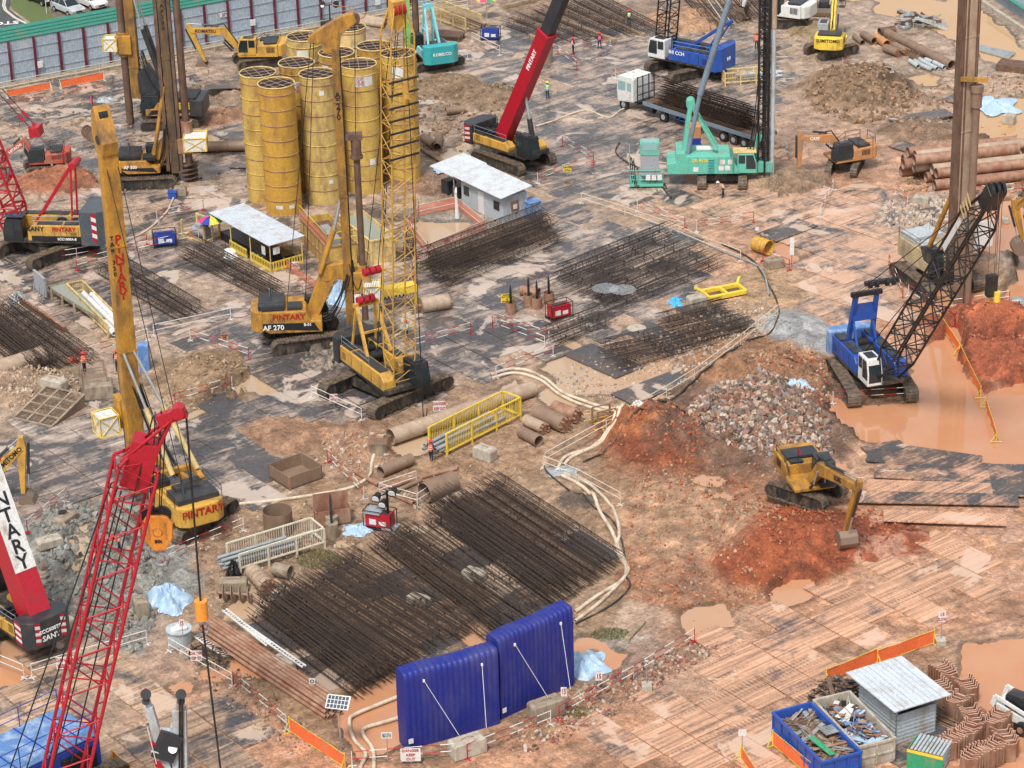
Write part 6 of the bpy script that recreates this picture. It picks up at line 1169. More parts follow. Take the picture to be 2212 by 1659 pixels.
# bundled brown pipes bottom
A=G(440,1362);C_=G(712,1545); dr=(C_-A).normalized(); nn=Vector((-dr.y,dr.x,0)); L=(C_-A).length
for i in range(15): 
    row=i%3; p=(A+C_)/2+nn*((i//3)*.27-.5+row*.13)+dr*R.uniform(-.5,.5); p.z=.15+row*.24; b=MB(); b.cyl((-L/2,0,.12),(L/2,0,.12),.125,10,cap=False,inner=.85); one('brown_pipe','thin rusty brown pipe in the bundle between white ladder and solar panel','pipe',b,'rust' if i!=7 else 'caseo',p,math.atan2(dr.y,dr.x)+R.uniform(-.01,.01),'bundled brown pipes')
def ladder(a,c,w_,label,m='white',z=.2,n=12):
    A=G(*a);C_=G(*c);L=(C_-A).length; t=Th('ladder',label,'ladder',Vector(((A.x+C_.x)/2,(A.y+C_.y)/2,z)),ang(A,C_)); b=MB(); [b.box(-L/2,L/2,y-.04,y+.04,0,.08) for y in(-w_/2,w_/2)]; t.part('rail',b,m); b=MB(); [b.box(-L/2+(i+.5)*L/n-.03,-L/2+(i+.5)*L/n+.03,-w_/2,w_/2,.02,.06) for i in range(n)]; t.part('rung',b,m)
ladder(Q(0,3,1700,540),Q(0,3,1960,720),1.2,'wide white ladder frame lying by the bundled brown pipes',z=.25,n=13); ladder(Q(1,3,0,560),Q(1,3,500,910),.25,'long narrow white ladder resting on the brown pipes',z=.95,n=22); ladder(Q(0,3,1900,420),Q(1,3,200,720),.3,'second narrow ladder crossing the brown pipes',z=.9,n=20)
# ---------------------------------------------------------------- sheds, offices, tanks, skips
# white roofed shed, bottom right
o_,rz,lx,ly=obox(Q(3,3,710,855),Q(3,3,1120,1190),Q(3,3,1550,1005),2.7); t=Th('storage_shed','small corrugated shed with bright white sheet roof beside the full skips','shed',o_,rz); s=1 if ly>0 else -1; ly=abs(ly)
b=MB(); b.box(0,lx,*srt(0,s*ly),2.66,2.72); corr(b,0,lx,0,2.72,2.745,.25,.0001)
for i in range(int(ly/.3)): b.box(0,lx,*srt(s*i*.3,s*(i*.3+.05)),2.72,2.75)
t.part('roof',b,'roof'); b=MB(); [b.box(.02,lx-.02,*srt(s*k_*.36,s*(k_*.36+.025)),2.752,2.757) for k_ in range(1,int(ly/.36))]; t.part('roof_seam',b,'lgrey'); b=MB(); i0=.55
for x0,x1,y0,y1 in((i0,lx-i0,i0*s,(i0+.05)*s),(i0,i0+.05,i0*s,(ly-i0)*s),(lx-i0-.05,lx-i0,i0*s,(ly-i0)*s),(i0,lx-i0,(ly-i0-.05)*s,(ly-i0)*s)):
    b.box(*srt(x0,x1),*srt(y0,y1),0,2.0)
    for k in range(8): b.box(x0-.02,x1+.02,*srt(y0-.02*s,y1+.02*s),.1+k*.25,.2+k*.25)
t.part('wall',b,'lgrey'); b=MB(); [b.box(x-.04,x+.04,*srt(y*s-.04,y*s+.04),2.0,2.68) for x in(i0,lx-i0) for y in(i0,ly-i0)]; t.part('post',b,'grey')
def skip(A,B,C_,h,label,m,dim=None):
    o_,rz,lx,ly=obox(A,B,C_,h); t=Th('skip',label,'skip',o_,rz); s=1 if ly>0 else -1; ly=abs(ly); e=.08; b=MB()
    for x0,x1,y0,y1 in((0,lx,0,e),(0,lx,ly-e,ly),(0,e,0,ly),(lx-e,lx,0,ly)): b.box(x0,x1,*srt(y0*s,y1*s),.25,h)
    b.box(0,lx,*srt(0,ly*s),.15,.3); t.part('body',b,m); b=MB()
    n=int(lx/.9)
    for i in range(n+1): x=i*(lx-.1)/n; b.box(x,x+.1,*srt(-.07*s,.0),.3,h-.1); b.box(x,x+.1,*srt(ly*s,(ly+.07)*s),.3,h-.1)
    b.box(-.06,lx+.06,*srt(-.08*s,.06*s),h-.12,h+.03); b.box(-.06,lx+.06,*srt((ly-.06)*s,(ly+.08)*s),h-.12,h+.03); b.box(-.08,.06,*srt(0,ly*s),h-.12,h+.028); b.box(lx-.06,lx+.08,*srt(0,ly*s),h-.12,h+.028); n=int(ly/.8)
    for i in range(n+1): y=i*(ly-.1)/n; b.box(-.07,0,*srt(y*s,(y+.1)*s),.3,h-.12)
    b.box(-.07,0,*srt(0,ly*s),h*.5,h*.5+.1); b.box(0,lx,*srt(-.07*s,0),h*.45,h*.45+.1); t.part('rib',b,m); t.part('support',MB().box(.3,lx-.3,*srt(.3*s,(ly-.3)*s),0,.15),'rustd'); return t,lx,ly,s
def scrap(t,lx,ly,s,z0,z1,n,mats,label,seed=1,L=(.6,2.2),cr=.04):
    r=random.Random(seed); b=MB()
    for i in range(n):
        x,y=r.uniform(.2,lx-.2),r.uniform(.2,ly-.2); top=z0+(z1-z0)*(1-((x/lx-.5)**2+(y/ly-.5)**2)*1.6); zz=r.uniform(z0,max(top,z0+.1)); a=r.uniform(0,PI); l=r.uniform(*L)/2; dx,dy=math.cos(a)*l,math.sin(a)*l; dz=r.uniform(-.15,.15)
        cl=lambda v,m_:min(max(v,.12),m_-.12); p0=Vector((cl(x-dx,lx),cl(y-dy,ly)*s,zz-dz));p1=Vector((cl(x+dx,lx),cl(y+dy,ly)*s,zz+dz)); k=r.random()
        if (p1-p0).length<.1: continue
        b.beam(p0,p1,r.uniform(.02,.05) if k<.7 else r.uniform(.1,.35),r.uniform(.015,.04),r.randrange(len(mats)))
    b.box(.1,lx-.1,*srt(.1*s,(ly-.1)*s),z0-.3,z0,0); o=one('scrap_pile',label,'scrap',b,mats,t.p,math.atan2(t.M[1][0],t.M[0][0])); o['kind']='stuff'; return o
t,lx,ly,s=skip(Q(3,3,95,1190),Q(3,3,510,1610),Q(3,3,800,1485),1.9,'large blue open skip full of tangled wire and timber scrap','blue'); scrap(t,lx,ly,s,1.0,1.9,420,['rustd','wood','pile','galv','rust','concd'],'tangled brown wire and timber scrap filling the blue skip',1,(.8,3))
b=MB(); b.add([(2.2,s*1.5,1.95),(3.1,s*1.5,1.9),(3.1,s*2.3,1.95),(2.2,s*2.3,2.0)],[(0,1,2,3)]); [b.box(2.2+i*.15,2.25+i*.15,*srt(s*1.5,s*2.3),1.97,2.02) for i in range(6)]; p_=one('metal_sheet','small corrugated white sheet thrown on the scrap in the blue skip','sheet',b,'galv',t.p,math.atan2(t.M[1][0],t.M[0][0]))
b=MB(); b.beam((.4,s*.9,1.9),(2.4,s*.6,2.0),.35,.05); one('plank','green plank lying across the scrap in the blue skip','plank',b,'green',t.p,math.atan2(t.M[1][0],t.M[0][0]))
t,lx,ly,s=skip(Q(3,3,440,1085),Q(3,3,815,1480),Q(3,3,1100,1380),1.7,'mud stained white skip of mixed rubbish between blue skip and shed','conc'); scrap(t,lx,ly,s,.8,1.75,330,['rustd','wood','tarp','white','rust','black','rust','lblue'],'mixed rubbish and planks heaped in the mud stained skip',2,(.4,2))
p=G(1792,1560); scrap(Th('timber_stack','low stack of dark timbers under the scrap by the shed corner','timber',p,rad(40)),2.8,2.0,1,.5,1.7,220,['rustd','rustd','wood','black'],'dark timber and metal scrap heaped against the shed wall',3,(.8,2.6))
p=G(*Q(3,3,1110,1400)); scrap(Th('pallet','flat board under the black scrap bale','pallet',p,rad(35)),2.0,1.6,1,.3,1.3,200,['black','rustd','galv','dark'],'black and silver scrap bale in front of the shed',4,(.15,.5)); p=G(*Q(3,3,1320,1330)); scrap(Th('pallet','second board under the loose silver scrap','pallet',p,rad(40)),1.6,1.3,1,.25,1.1,140,['black','galv','tarp','dark'],'loose silver and blue scrap beside the black bale',5,(.15,.6))
for nm_ in('pallet','pallet.001','timber_stack'):
    o=D.objects[nm_]; b=MB(); b.box(0,2.0 if nm_!='timber_stack' else 2.8,0,1.5,.0,.12); [b.box(0,2.0,y,y+.1,.12,.16) for y in(0,.45,.9,1.35)]; put('board',b,'wood',o)
b=MB(); b.box(-2.6,2.4,-1.7,1.6,0,.05); one('steel_plate','grey steel plate under the black scrap bale','steel plate',b,PLM,G(*Q(3,3,1250,1420))+Vector((0,0,.02)),rad(38)).color=(.45,.32,.24,.1)
b=MB(); [b.cyl((-1.3,i*.11,.08+R.random()*.25),(1.6,i*.11+.1,.08+R.random()*.25),.035,5) for i in range(14)]; one('rod_bundle','bundle of dark steel rods behind the scrap bale','steel rods',b,'pile',G(*Q(3,3,1480,1280)),rad(-50))
# green rack of pipes
t=Th('pipe_rack','green and yellow box rack of stacked grey pipes beside the sheet piles','rack',G(*Q(3,3,1400,1640)),rad(-28)); b=MB(); b.box(-1,1.1,-.75,-.68,0,1.3); b.box(-1,-.95,-.7,.9,0,1.3); o=t.part('side_panel',b,'green'); b=MB(); b.box(-1.01,1.11,-.77,-.67,1.1,1.3); put('stripe',b,'byel',o); b=MB(); [b.cyl((-.85+i*.22,-.6,.2+j*.24),(-.85+i*.22,1.2,.2+j*.24),.09,8) for i in range(9) for j in range(5)]; t.part('pipes',b,'lgrey')
# sheet pile stacks
def sheetstack(u,v,rz,n,label,h=1.15):
    t=Th('sheet_pile_stack',label,'sheet piles',GG(u,v),rad(rz)); b=MB(); th=.05; pr=[(-.62,.42),(-.5,.42),(-.28,0),(.28,0),(.5,.42),(.62,.42)]; pr=pr+[(x,y+th+.02) for x,y in pr[::-1]]; b.prism(pr,0,h,0,None,'z'); b.m[1]=1; me_=b.mesh('sheet_pile',['rust',mat('cut_steel_edge',(.58,.33,.24),.6,dirt=.15)])
    for i in range(n): o=put('sheet_pile',me_,None,t.o,(R.uniform(-.03,.03),i*.24-n*.12,R.uniform(-.08,.08)+.05))
for i,(x,y,r_,n) in enumerate([(1550,940,30,6),(1510,1080,20,6),(1730,1060,15,6),(1640,1190,-40,6),(1770,1320,10,6),(1970,1340,-35,7),(1730,1450,-35,7),(2060,1510,10,7),(1600,1520,-45,7),(1920,1590,-50,6),(1780,1650,-50,7)]): sheetstack(*Q(3,3,x,y+25),r_,n,'stack of nested rusty sheet piles, '+['nearest the shed roof edge','just under the shed roof corner','beside the puddle behind the shed corner','with points toward the shed wall','in the middle facing the loader','closest to the loader wheels','between rack and loader','farthest out by the puddle','beside the green rack','second from the green rack along the bottom','lowest beside the green rack'][i])
# site office
o_,rz,lx,ly=obox((905,398),(1085,428),(1138,405),2.6)
p0=G(1088,486,.1); p1=G(998,442,.1); rz=ang(p0,p1); L=(p1-p0).length
t=Th('site_office','grey corrugated container office with white sheet roof by the pit','site office',p0,rz); Wd=2.5; s=-1 if (t.L(G(1137,466,.1)).y<0) else 1
b=MB(); b.box(0,L,*srt(0,s*Wd),0,2.45); corr(b,.1,L-.1,0,.1,2.4,.25,.03); corr(b,.1,Wd-.1,0,.1,2.4,.25,.03,0,'y') if s>0 else corr(b,-Wd+.1,-.1,0,.1,2.4,.25,.03,0,'y'); o=t.part('wall',b,'lgrey')
b=MB(); 
for x in(.55,L-1.2): b.box(x,x+.8,*srt(-s*.06,0),1.1,1.9)
put('window',b,'glass',o); b=MB(); b.box(L*.45,L*.45+.8,*srt(-s*.07,0),.1,2.1); put('door',b,'white',o); b=MB(); b.box(-.06,0,*srt(s*.8,s*1.6),1.0,1.9); put('notice_board',b,'rust',o); b=MB(); b.box(-.09,-.05,*srt(s*1.0,s*1.4),1.2,1.6); put('notice',b,'white',o)
b=MB(); b.add([(-.4,-s*.5,2.6),(L+.6,-s*.5,2.6),(L+.6,s*(Wd+.3),3.0),(-.4,s*(Wd+.3),3.0)],[(0,1,2,3)]); b.add([(-.4,-s*.5,2.56),(L+.6,-s*.5,2.56),(L+.6,s*(Wd+.3),2.96),(-.4,s*(Wd+.3),2.96)],[(0,1,2,3)]); t.part('roof',b,'roof')
t=Th('lean_to','white roofed lean-to over grey machines joining the site office','shelter',G(985,440,.1),rz); b=MB(); b.add([(0,-s*.2,2.5),(3.6,-s*.2,2.5),(3.6,s*3.4,2.9),(0,s*3.4,2.9)],[(0,1,2,3)]); b.add([(0,-s*.2,2.46),(3.6,-s*.2,2.46),(3.6,s*3.4,2.86),(0,s*3.4,2.86)],[(0,1,2,3)]); t.part('roof',b,'roof'); b=MB(); [b.cyl((x,y*s,0),(x,y*s,2.5),.05,6) for x in(.2,3.4) for y in(0,3.2)]; t.part('post',b,'grey'); b=MB(); b.box(.6,1.5,*srt(.6*s,1.6*s),0,1.1); b.box(2.0,3.0,*srt(.5*s,1.5*s),0,1.3); t.part('pump',b,'dark',bevel=.08)
o_,rz2,lx,ly=0,rz,0,0; b=MB(); b.box(-.6,.6,-.6,.6,0,1.5); b.box(-.65,.65,-.65,.65,1.5,1.62); one('water_tank','blue square tank at the corner of the site office','tank',b,'lblue',G(1149,470,.1),rz,bevel=.05)
# shelter with striped barriers
c1,c2,c3=G(455,458,2.6),G(582,528,2.6),G(640,503,2.6); t=Th('work_shelter','long white sheet roofed work shelter with yellow and black rails','shelter',Vector((c2.x,c2.y,0)),ang(c2,c1)); L=(c1-c2).length; yy=t.L(c3).y; s=1 if yy>0 else -1; Wd=abs(yy)
b=MB(); b.box(-.2,L,*srt(-.2*s,yy+.2*s),2.55,2.6); [b.box(i*.3,i*.3+.06,*srt(-.2*s,yy+.2*s),2.6,2.64) for i in range(int(L/.3))]; t.part('roof',b,'roof')
for x in(0,L/3,2*L/3,L-.1):
    for y in(0,yy): b=MB(); b.cyl((x,y,0),(x,y,2.55),.05,6); t.part('post',b,'pyel')
for a,c in(((0,0),(L*.35,0)),((0,0),(0,yy)),((L*.4,0),(L*.7,0))):
    b=MB(); d=Vector((c[0]-a[0],c[1]-a[1],0)); n_=int(d.length/.25); pa=Vector((*a,.15)); b.add([pa,pa+d,pa+d+Vector((0,0,.85)),pa+Vector((0,0,.85))],[(0,1,2,3)],0); nrm=d.cross(Vector((0,0,1))).normalized()*.02
    for k in range(n_):
        e0=pa+d*((k+.2)/n_);e1=pa+d*((k+.6)/n_)
        for sg in(1,-1): b.add([e0+nrm*sg+Vector((0,0,.3)),e1+nrm*sg+Vector((0,0,.3)),e1+nrm*sg+Vector((0,0,.7)),e0+nrm*sg+Vector((0,0,.7))],[(0,1,2,3)],1)
    t.part('striped_rail',b,['byel','black'])
b=MB(); b.box(.6,L-.5,*srt(.5*s,yy-.4*s),.1,.9); b.box(1.0,2.2,*srt(.6*s,1.6*s),.9,1.4); t.part('workbench',b,'black'); b=MB(); b.box(-.03,.03,*srt(.3*s,.9*s),1.6,2.2,0); t.part('notice',b,'white'); b=MB(); b.box(.8,1.3,-.03,.03,1.4,2.1); t.part('notice',b,'white')
# umbrella and frame
t=Th('parasol','rainbow striped parasol open over a machine beside the shelter','parasol',G(459,522,.1)); b=MB(); n=8; 
for i in range(n):
    a0,a1=2*PI*i/n,2*PI*(i+1)/n
    pts=[(0,0,2.35)]+[(r_*math.cos(a),r_*math.sin(a),z_) for r_,z_ in((.6,2.25),(1.1,1.9)) for a in(a0,a1)]
    b.add(pts,[(0,1,2),(1,3,4,2)],i%5)
t.part('canopy',b,['dblue','byel','green','lblue','pink']); b=MB(); b.cyl((0,0,0),(0,0,2.4),.03,6); t.part('pole',b,'white')
t=Th('machine_frame','open yellow steel frame holding a grey pump under the parasol','frame',G(435,512,.1),rad(-40)); b=MB(); [b.beam((x,y,0),(x,y,1.6),.16,.16) for x in(-1.3,1.3) for y in(-.9,.9)]; [b.beam((x,-.9,.15),(x,.9,.15),.14,.14) for x in(-1.3,1.3)]; b.beam((-1.3,-.9,.1),(1.3,-.9,.1),.14,.14); b.beam((-1.3,.9,1.5),(1.3,.9,1.5),.14,.14); t.part('frame',b,'pyel'); b=MB(); b.cyl((-.6,0,.6),(.7,0,.6),.5,14); b.box(-.3,.4,-.4,.4,.9,1.3); t.part('pump',b,'grey',bevel=.05)
t=Th('parasol','green, yellow and pink parasol at the top edge behind the far cages','parasol',G(1052,40,.1)); b=MB()
for i in range(n): a0,a1=2*PI*i/n,2*PI*(i+1)/n; b.add([(0,0,2.5)]+[(r_*math.cos(a),r_*math.sin(a),z_) for r_,z_ in((.6,2.4),(1.1,2.05)) for a in(a0,a1)],[(0,1,2),(1,3,4,2)],i%3)
t.part('canopy',b,['green','byel','pink']); b=MB(); b.cyl((0,0,0),(0,0,2.5),.03,6); t.part('pole',b,'white')
# yellow slurry tanks
def tankbox(A,B,C_,h,label,m='silo',fill='tray',fz=.5):
    o_,rz,lx,ly=obox(A,B,C_,h); t=Th('slurry_tank',label,'tank',o_,rz); s=1 if ly>0 else -1; ly=abs(ly); b=MB(); e=.08
    for x0,x1,y0,y1 in((0,lx,0,e),(0,lx,ly-e,ly),(0,e,0,ly),(lx-e,lx,0,ly)): b.box(x0,x1,*srt(y0*s,y1*s),0,h)
    t.part('shell',b,m); b=MB(); n=int(lx/1.0); [b.box(i*lx/n,i*lx/n+.1,*srt(-.07*s,0),0,h) for i in range(n)]; n=max(2,int(ly/1.0)); [b.box(-.07,0,*srt(i*ly/n*s,(i*ly/n+.1)*s),0,h) for i in range(n)]; b.box(-.08,lx,*srt(-.08*s,0),h-.12,h+.02); b.box(-.08,0,*srt(0,ly*s),h-.12,h+.02); b.box(0,lx,*srt(-.06*s,0),h*.45,h*.5); t.part('rib',b,'rust' if m=='silo' else m); b=MB(); b.box(e,lx-e,*srt(e*s,(ly-e)*s),.1,h-fz); t.part('contents',b,fill); return t,lx,ly,s
t,lx,ly,s=tankbox((648,470),(706,533),(768,520),2.3,'rusty yellow slurry tank with netting behind the shelter','silo','rustd',.6)
b=MB(); b.rail([(0,0,2.3),(lx,0,2.3)],1.1,.03); b.rail([(0,0,2.3),(0,ly*s,2.3)],1.1,.03); t.part('top_rail',b,'byel'); b=MB(); b.add([(.0,-.02*s,2.35),(lx,-.02*s,2.35),(lx,-.02*s,3.2),(0,-.02*s,3.2)],[(0,1,2,3)]); t.part('netting',b,'pnet'); b=MB(); b.box(1,lx*.6,*srt(.8*s,1.5*s),1.8,2.5); t.part('shaker_screen',b,'galv')
tankbox((730,462),(800,520),(848,505),2.3,'pale yellow slurry tank full of grey slurry beside the centre rig mast','pyel','tray',.35)
# pit netting
pts=[(985,452),(1048,503),(925,556),(880,500),(905,470),(985,452)]
t=Th('net_fence','thin orange netting fence around the muddy water pit','fence',G(980,500)); 
for a,c in zip(pts,pts[1:]):
    A_=t.L(G(*a,.1));C_=t.L(G(*c,.1)); b=MB(); up=Vector((0,0,1.15)); b.add([A_+Vector((0,0,.15)),C_+Vector((0,0,.15)),C_+up,A_+up],[(0,1,2,3)]); t.part('netting',b,'pnet'); b=MB(); b.cyl(A_,A_+Vector((0,0,1.5)),.03,5); t.part('post',b,'rust')
    b=MB(); b.cyl(A_+up*.5,C_+up*.5,.02,4); b.cyl(A_+up,C_+up,.02,4); t.part('wire',b,'white')
b=MB(); b.cyl((0,0,0),(0,0,2.2),.05,8); b.tube([(0,0,2.2),(.1,0,2.5),(.1,-.5,2.6),(.1,-.7,2.3)],.07,8); one('water_pipe','standing pipe pouring water into the netted pit','pipe',b,'cream',G(985,465,.1)); b=MB(); b.cyl((.1,-.7,2.3),(.12,-1.0,.1),.05,8,0,.22); o=one('water_jet','clear jet of water falling into the pit','water',b,mat('water_spray',(.8,.85,.88),.1,dirt=0,alpha=.45),G(985,465,.1))
# railed pipe racks
def railrack(A,B,w_,h,col,label,pm='galv',npipe=6,r=.12,plen=1.0,ph=.4,base=.35):
    a=G(*A);c=G(*B); L=(c-a).length; t=Th('pipe_rack',label,'rack',a,ang(a,c))
    for sd in(0,1):
        b=MB(); y=sd*w_; b.beam((0,y,base),(L,y,base),.1,.1);b.beam((0,y,h),(L,y,h),.1,.1); [b.beam((x*L/3,y,0),(x*L/3,y,h),.12,.12) for x in range(4)]; n=int(L/.17); [b.cyl((i*L/n,y,base),(i*L/n,y,h),.022,4) for i in range(n)]; t.part('side_rail',b,col)
    [t.part('cross_member',MB().beam((x,0,base),(x,w_,base),.12,.12),col) for x in(0,L/2)]; b=MB(); b.beam((L,0,base),(L,w_,base),.12,.12); b.beam((L,0,h),(L,w_,h),.1,.1); [b.cyl((L,i*w_/8,base),(L,i*w_/8,h),.022,4) for i in range(9)]; t.part('end_rail',b,col); rz=ang(a,c)
    for i in range(npipe):
        b=MB(); y=.2+(i%3)*(w_-.4)/2.5+R.uniform(0,.1); z_=base+.18+(i//3)*r*2.1; l=L*plen*R.uniform(.8,1.0); b.cyl((-.9+R.uniform(-.3,.3),0,0),(l-1.0,R.uniform(-.2,.2),R.uniform(0,.05)),r,12,cap=False,inner=.8); one('grey_pipe','grey pipe resting in the '+label.split(',')[0],'pipe',b,pm,t.M@Vector((0,y,z_)),rz,'pipes in the '+label.split(',')[0])
railrack((966,985),(1125,905),1.7,1.7,'byel','bright yellow railed rack, behind the worker with red helmet')
railrack((520,1242),(702,1185),1.8,1.5,'cream','cream railed rack, beside the rusty open boxes',base=.5); railrack((268,722),(180,635),1.3,1.2,'pyel','pale yellow railed rack, by the grey trough',pm='white',r=.2,npipe=5,ph=.3)
# open steel boxes
def openbox(A,B,C_,h,label,m='pile'):
    o_,rz,lx,ly=obox(A,B,C_,h); t=Th('steel_box',label,'steel box',o_,rz); s=1 if ly>0 else -1; ly=abs(ly); b=MB(); e=.06
    for x0,x1,y0,y1,hh in((0,lx,0,e,h),(0,lx,ly-e,ly,h*1.1),(0,e,0,ly,h),(lx-e,lx,0,ly,h*1.05)): b.box(x0,x1,*srt(y0*s,y1*s),0,hh)
    t.part('side',b,m); b=MB(); b.box(0,lx,*srt(0,ly*s),0,.25); t.part('bottom',b,'pile'); b=MB(); b.box(-.03,.1,*srt(-.03,.1) if s>0 else srt(.03,-.1),0,h+.03); t.part('corner_post',b,'rust'); return t,lx,ly,s
openbox(Q(1,2,190,740),Q(1,2,365,850),Q(1,2,605,730),1.1,'open square steel box with sagging walls on the gravelly edge'); t,lx,ly,s=openbox(Q(1,2,570,1105),Q(1,2,590,1150),Q(1,2,885,1105),1.3,'brown open steel box with tall back plate by the light tower','rust'); b=MB(); b.box(*srt(0,lx),*srt(ly*s*0.0,ly*s),0,.1); 
b=MB(); b.box(lx-.05,lx,*srt(0,ly*s),1.3,2.3); t.part('back_plate',b,'rust')
b=MB(); b.cyl((0,0,0),(0,0,1.7),.98,26,cap=False,inner=.97); one('standing_casing','upright open round casing behind the cream railed rack','casing',b,'pile',G(602,1150,.1))
t=Th('grid_pit','round concrete pit head capped with rusty steel grid','pit head',G(817,985,.1)); b=MB(); b.cyl((0,0,0),(0,0,1.15),.62,20); t.part('ring',b,'concd'); b=MB(); [b.beam((i*.2,-.7,1.2),(i*.2,.7,1.2),.03,.03) for i in range(-3,4)]; [b.beam((-.7,i*.2,1.23),(.7,i*.2,1.23),.03,.03) for i in range(-3,4)]; t.part('grid',b,'rust')
b=MB(); b.cyl((0,0,0),(0,0,1.9),.8,24,cap=True); one('concrete_column','round concrete stub standing behind the red telescopic boom','column',b,'concd',G(1177,135,.1))
b=MB(); b.cyl((0,0,0),(0,0,.08),.75,24); one('concrete_disc','pale round concrete disc on the gravel between cages','disc',b,'conc',GG(1375,711))
for (x,y,l) in((732,1290,'front'),(728,1215,'rear')): 
    p=G(*Q(1,2,x,y+60),.1); t=Th('dowel_post','dark pointed bar set in a concrete stub, %s of the pair near the light tower'%l,'post',p); b=MB(); b.cyl((0,0,0),(0,0,1.05 if l=='front' else .9),.42,18); t.part('stub',b,'concd'); b=MB(); b.beam((0,0,.9),(0,0,2.1),.2,.16); b.beam((0,0,2.1),(0,0,2.6),.2,.16,0,(0,0,1),.05,.05); t.part('bar',b,'dark')
for i,(x,y) in enumerate([(165,1050),(315,985),(385,1010),(485,970)]):
    t=Th('dowel_post','black pointed bar standing in a short rusty casing, '+['the one beside the danger sign','behind the pair','front of the pair','nearest the red generator'][i],'post',G(*Q(2,1,x,y),.1)); b=MB(); b.cyl((0,0,0),(0,0,.95),.42,18,cap=False,inner=.92); t.part('casing',b,'rust'); b=MB(); b.beam((0,0,.1),(0,0,1.9),.22,.18); b.beam((0,0,1.9),(0,0,2.4),.22,.18,0,(0,0,1),.05,.05); t.part('bar',b,'black')
# generators
def genset(u,v,rz,col,label,lx=1.9,ly=1.0,h=1.15,fr='black'):
    t=Th('generator',label,'generator',G(u,v,.12),rad(rz)); b=MB(); b.box(-lx/2+.1,lx/2-.1,-ly/2+.08,ly/2-.08,.2,h); o=t.part('housing',b,col,bevel=.04); b=MB(); b.box(-lx*.3,-lx*.05,-ly/2+.06,-ly/2+.075,.4,.8); b.box(.1,lx*.3,-ly/2+.06,-ly/2+.075,.4,.7); put('notice',b,'white',o); b=MB(); b.box(-lx*.3,lx*.3,-ly*.25,ly*.25,h,h+.05); put('lid',b,'dark' if col!='dblue' else col,o)
    b=MB(); b.box(-lx/2,lx/2,-ly/2,ly/2,0,.15)
    for x in(-lx/2,lx/2):
        for y in(-ly/2,ly/2): b.cyl((x,y,0),(x,y,h+.2),.035,5)
        b.cyl((x,-ly/2,h+.2),(x,ly/2,h+.2),.035,5)
    for y in(-ly/2,ly/2): b.cyl((-lx/2,y,h+.2),(lx/2,y,h+.2),.035,5)
    t.part('cage_frame',b,fr); return t
genset(357,530,12,'dblue','dark blue framed generator beside the rails near the parasol'); genset(1060,85,-8,'dblue','dark blue framed generator near the teal crane and railed rack'); genset(1208,686,28,'red','red framed generator beside the black pointed bars')
t=genset(822,1140,-22,'red','red generator light tower with folded lamps near the blue sheet',2.0,1.0,1.2); b=MB(); b.box(-1.0,.2,-.55,.55,1.2,1.28); b.box(.3,1.25,-.5,.5,0,.25); t.part('deck',b,'grey'); b=MB(); b.cyl((.6,0,.2),(.6,0,2.9),.09,8); b.beam((.1,0,2.4),(1.1,0,3.0),.08,.08); t.part('mast',b,'black')
for x,z_ in((-.1,2.3),(.35,1.9),(1.1,2.9)):
    b=MB(); b.cyl((x,-.35,z_),(x,.15,z_+.1),.3,14,0,.22); o=t.part('lamp',b,'black'); b=MB(); b.cyl((x,-.37,z_-.01),(x,-.34,z_),.25,14); put('lamp_glass',b,'lens',o)
t=Th('light_tower','small light tower with two round black lamps by the hoarding','light tower',G(*Q(1,0,700,245),.1)); b=MB(); b.box(-.8,.8,-.5,.5,0,1.0); t.part('housing',b,'dark',bevel=.04); b=MB(); b.cyl((.2,0,1),(.2,0,2.6),.07,8); b.beam((-.5,0,2.5),(.9,0,2.7),.08,.08); t.part('mast',b,'black')
for x in(-.5,.9): b=MB(); b.cyl((x,-.3,2.6),(x,.15,2.7),.3,14); o=t.part('lamp',b,'black'); b=MB(); b.cyl((x,-.32,2.6),(x,-.29,2.6),.2,12); put('lamp_glass',b,'lens' if x<0 else 'dark',o)
# solar post, spreader frame, ramp, trough, boards, tarps
t=Th('solar_post','small solar panel on a thin post at the end of the brown pipes','solar panel',G(*Q(1,3,805,1520),.1),rad(-15)); b=MB(); b.cyl((0,0,0),(0,0,3.1),.05,6); t.part('post',b,'galv'); b=MB(); X=Matrix.Translation((0,0,3.3))@Matrix.Rotation(rad(38),4,'X'); b.box(-.68,.68,-.42,.42,-.03,.03,0,X); o=t.part('panel',b,'lens'); b=MB(); [b.box(-.63+i*.21,-.45+i*.21,-.38+j*.26,-.15+j*.26,.03,.036,0,X) for i in range(6) for j in range(3)]; put('solar_cell',b,'solar',o)
t=Th('spreader_frame','bright yellow rectangular spreader frame on the gravel','frame',GG(1563,638),rad(22)); b=MB(); w_,l_=1.5,3.2
for y in(-w_/2,w_/2): b.beam((-l_/2,y,.3),(l_/2,y,.3),.3,.35)
for x in(-l_/2,0,l_/2): b.beam((x,-w_/2,.32),(x,w_/2,.32),.22,.3)
b.beam((-l_/2,w_/2,.4),(-l_/2-.5,w_/2+.2,.7),.2,.2); b.beam((l_/2,w_/2,.4),(l_/2+.3,w_/2+.2,.9),.2,.2); t.part('frame',b,'byel',bevel=.03); b=MB(); b.box(-l_/2,l_/2,-w_/2,w_/2,.05,.12); t.part('base',b,'rustd')
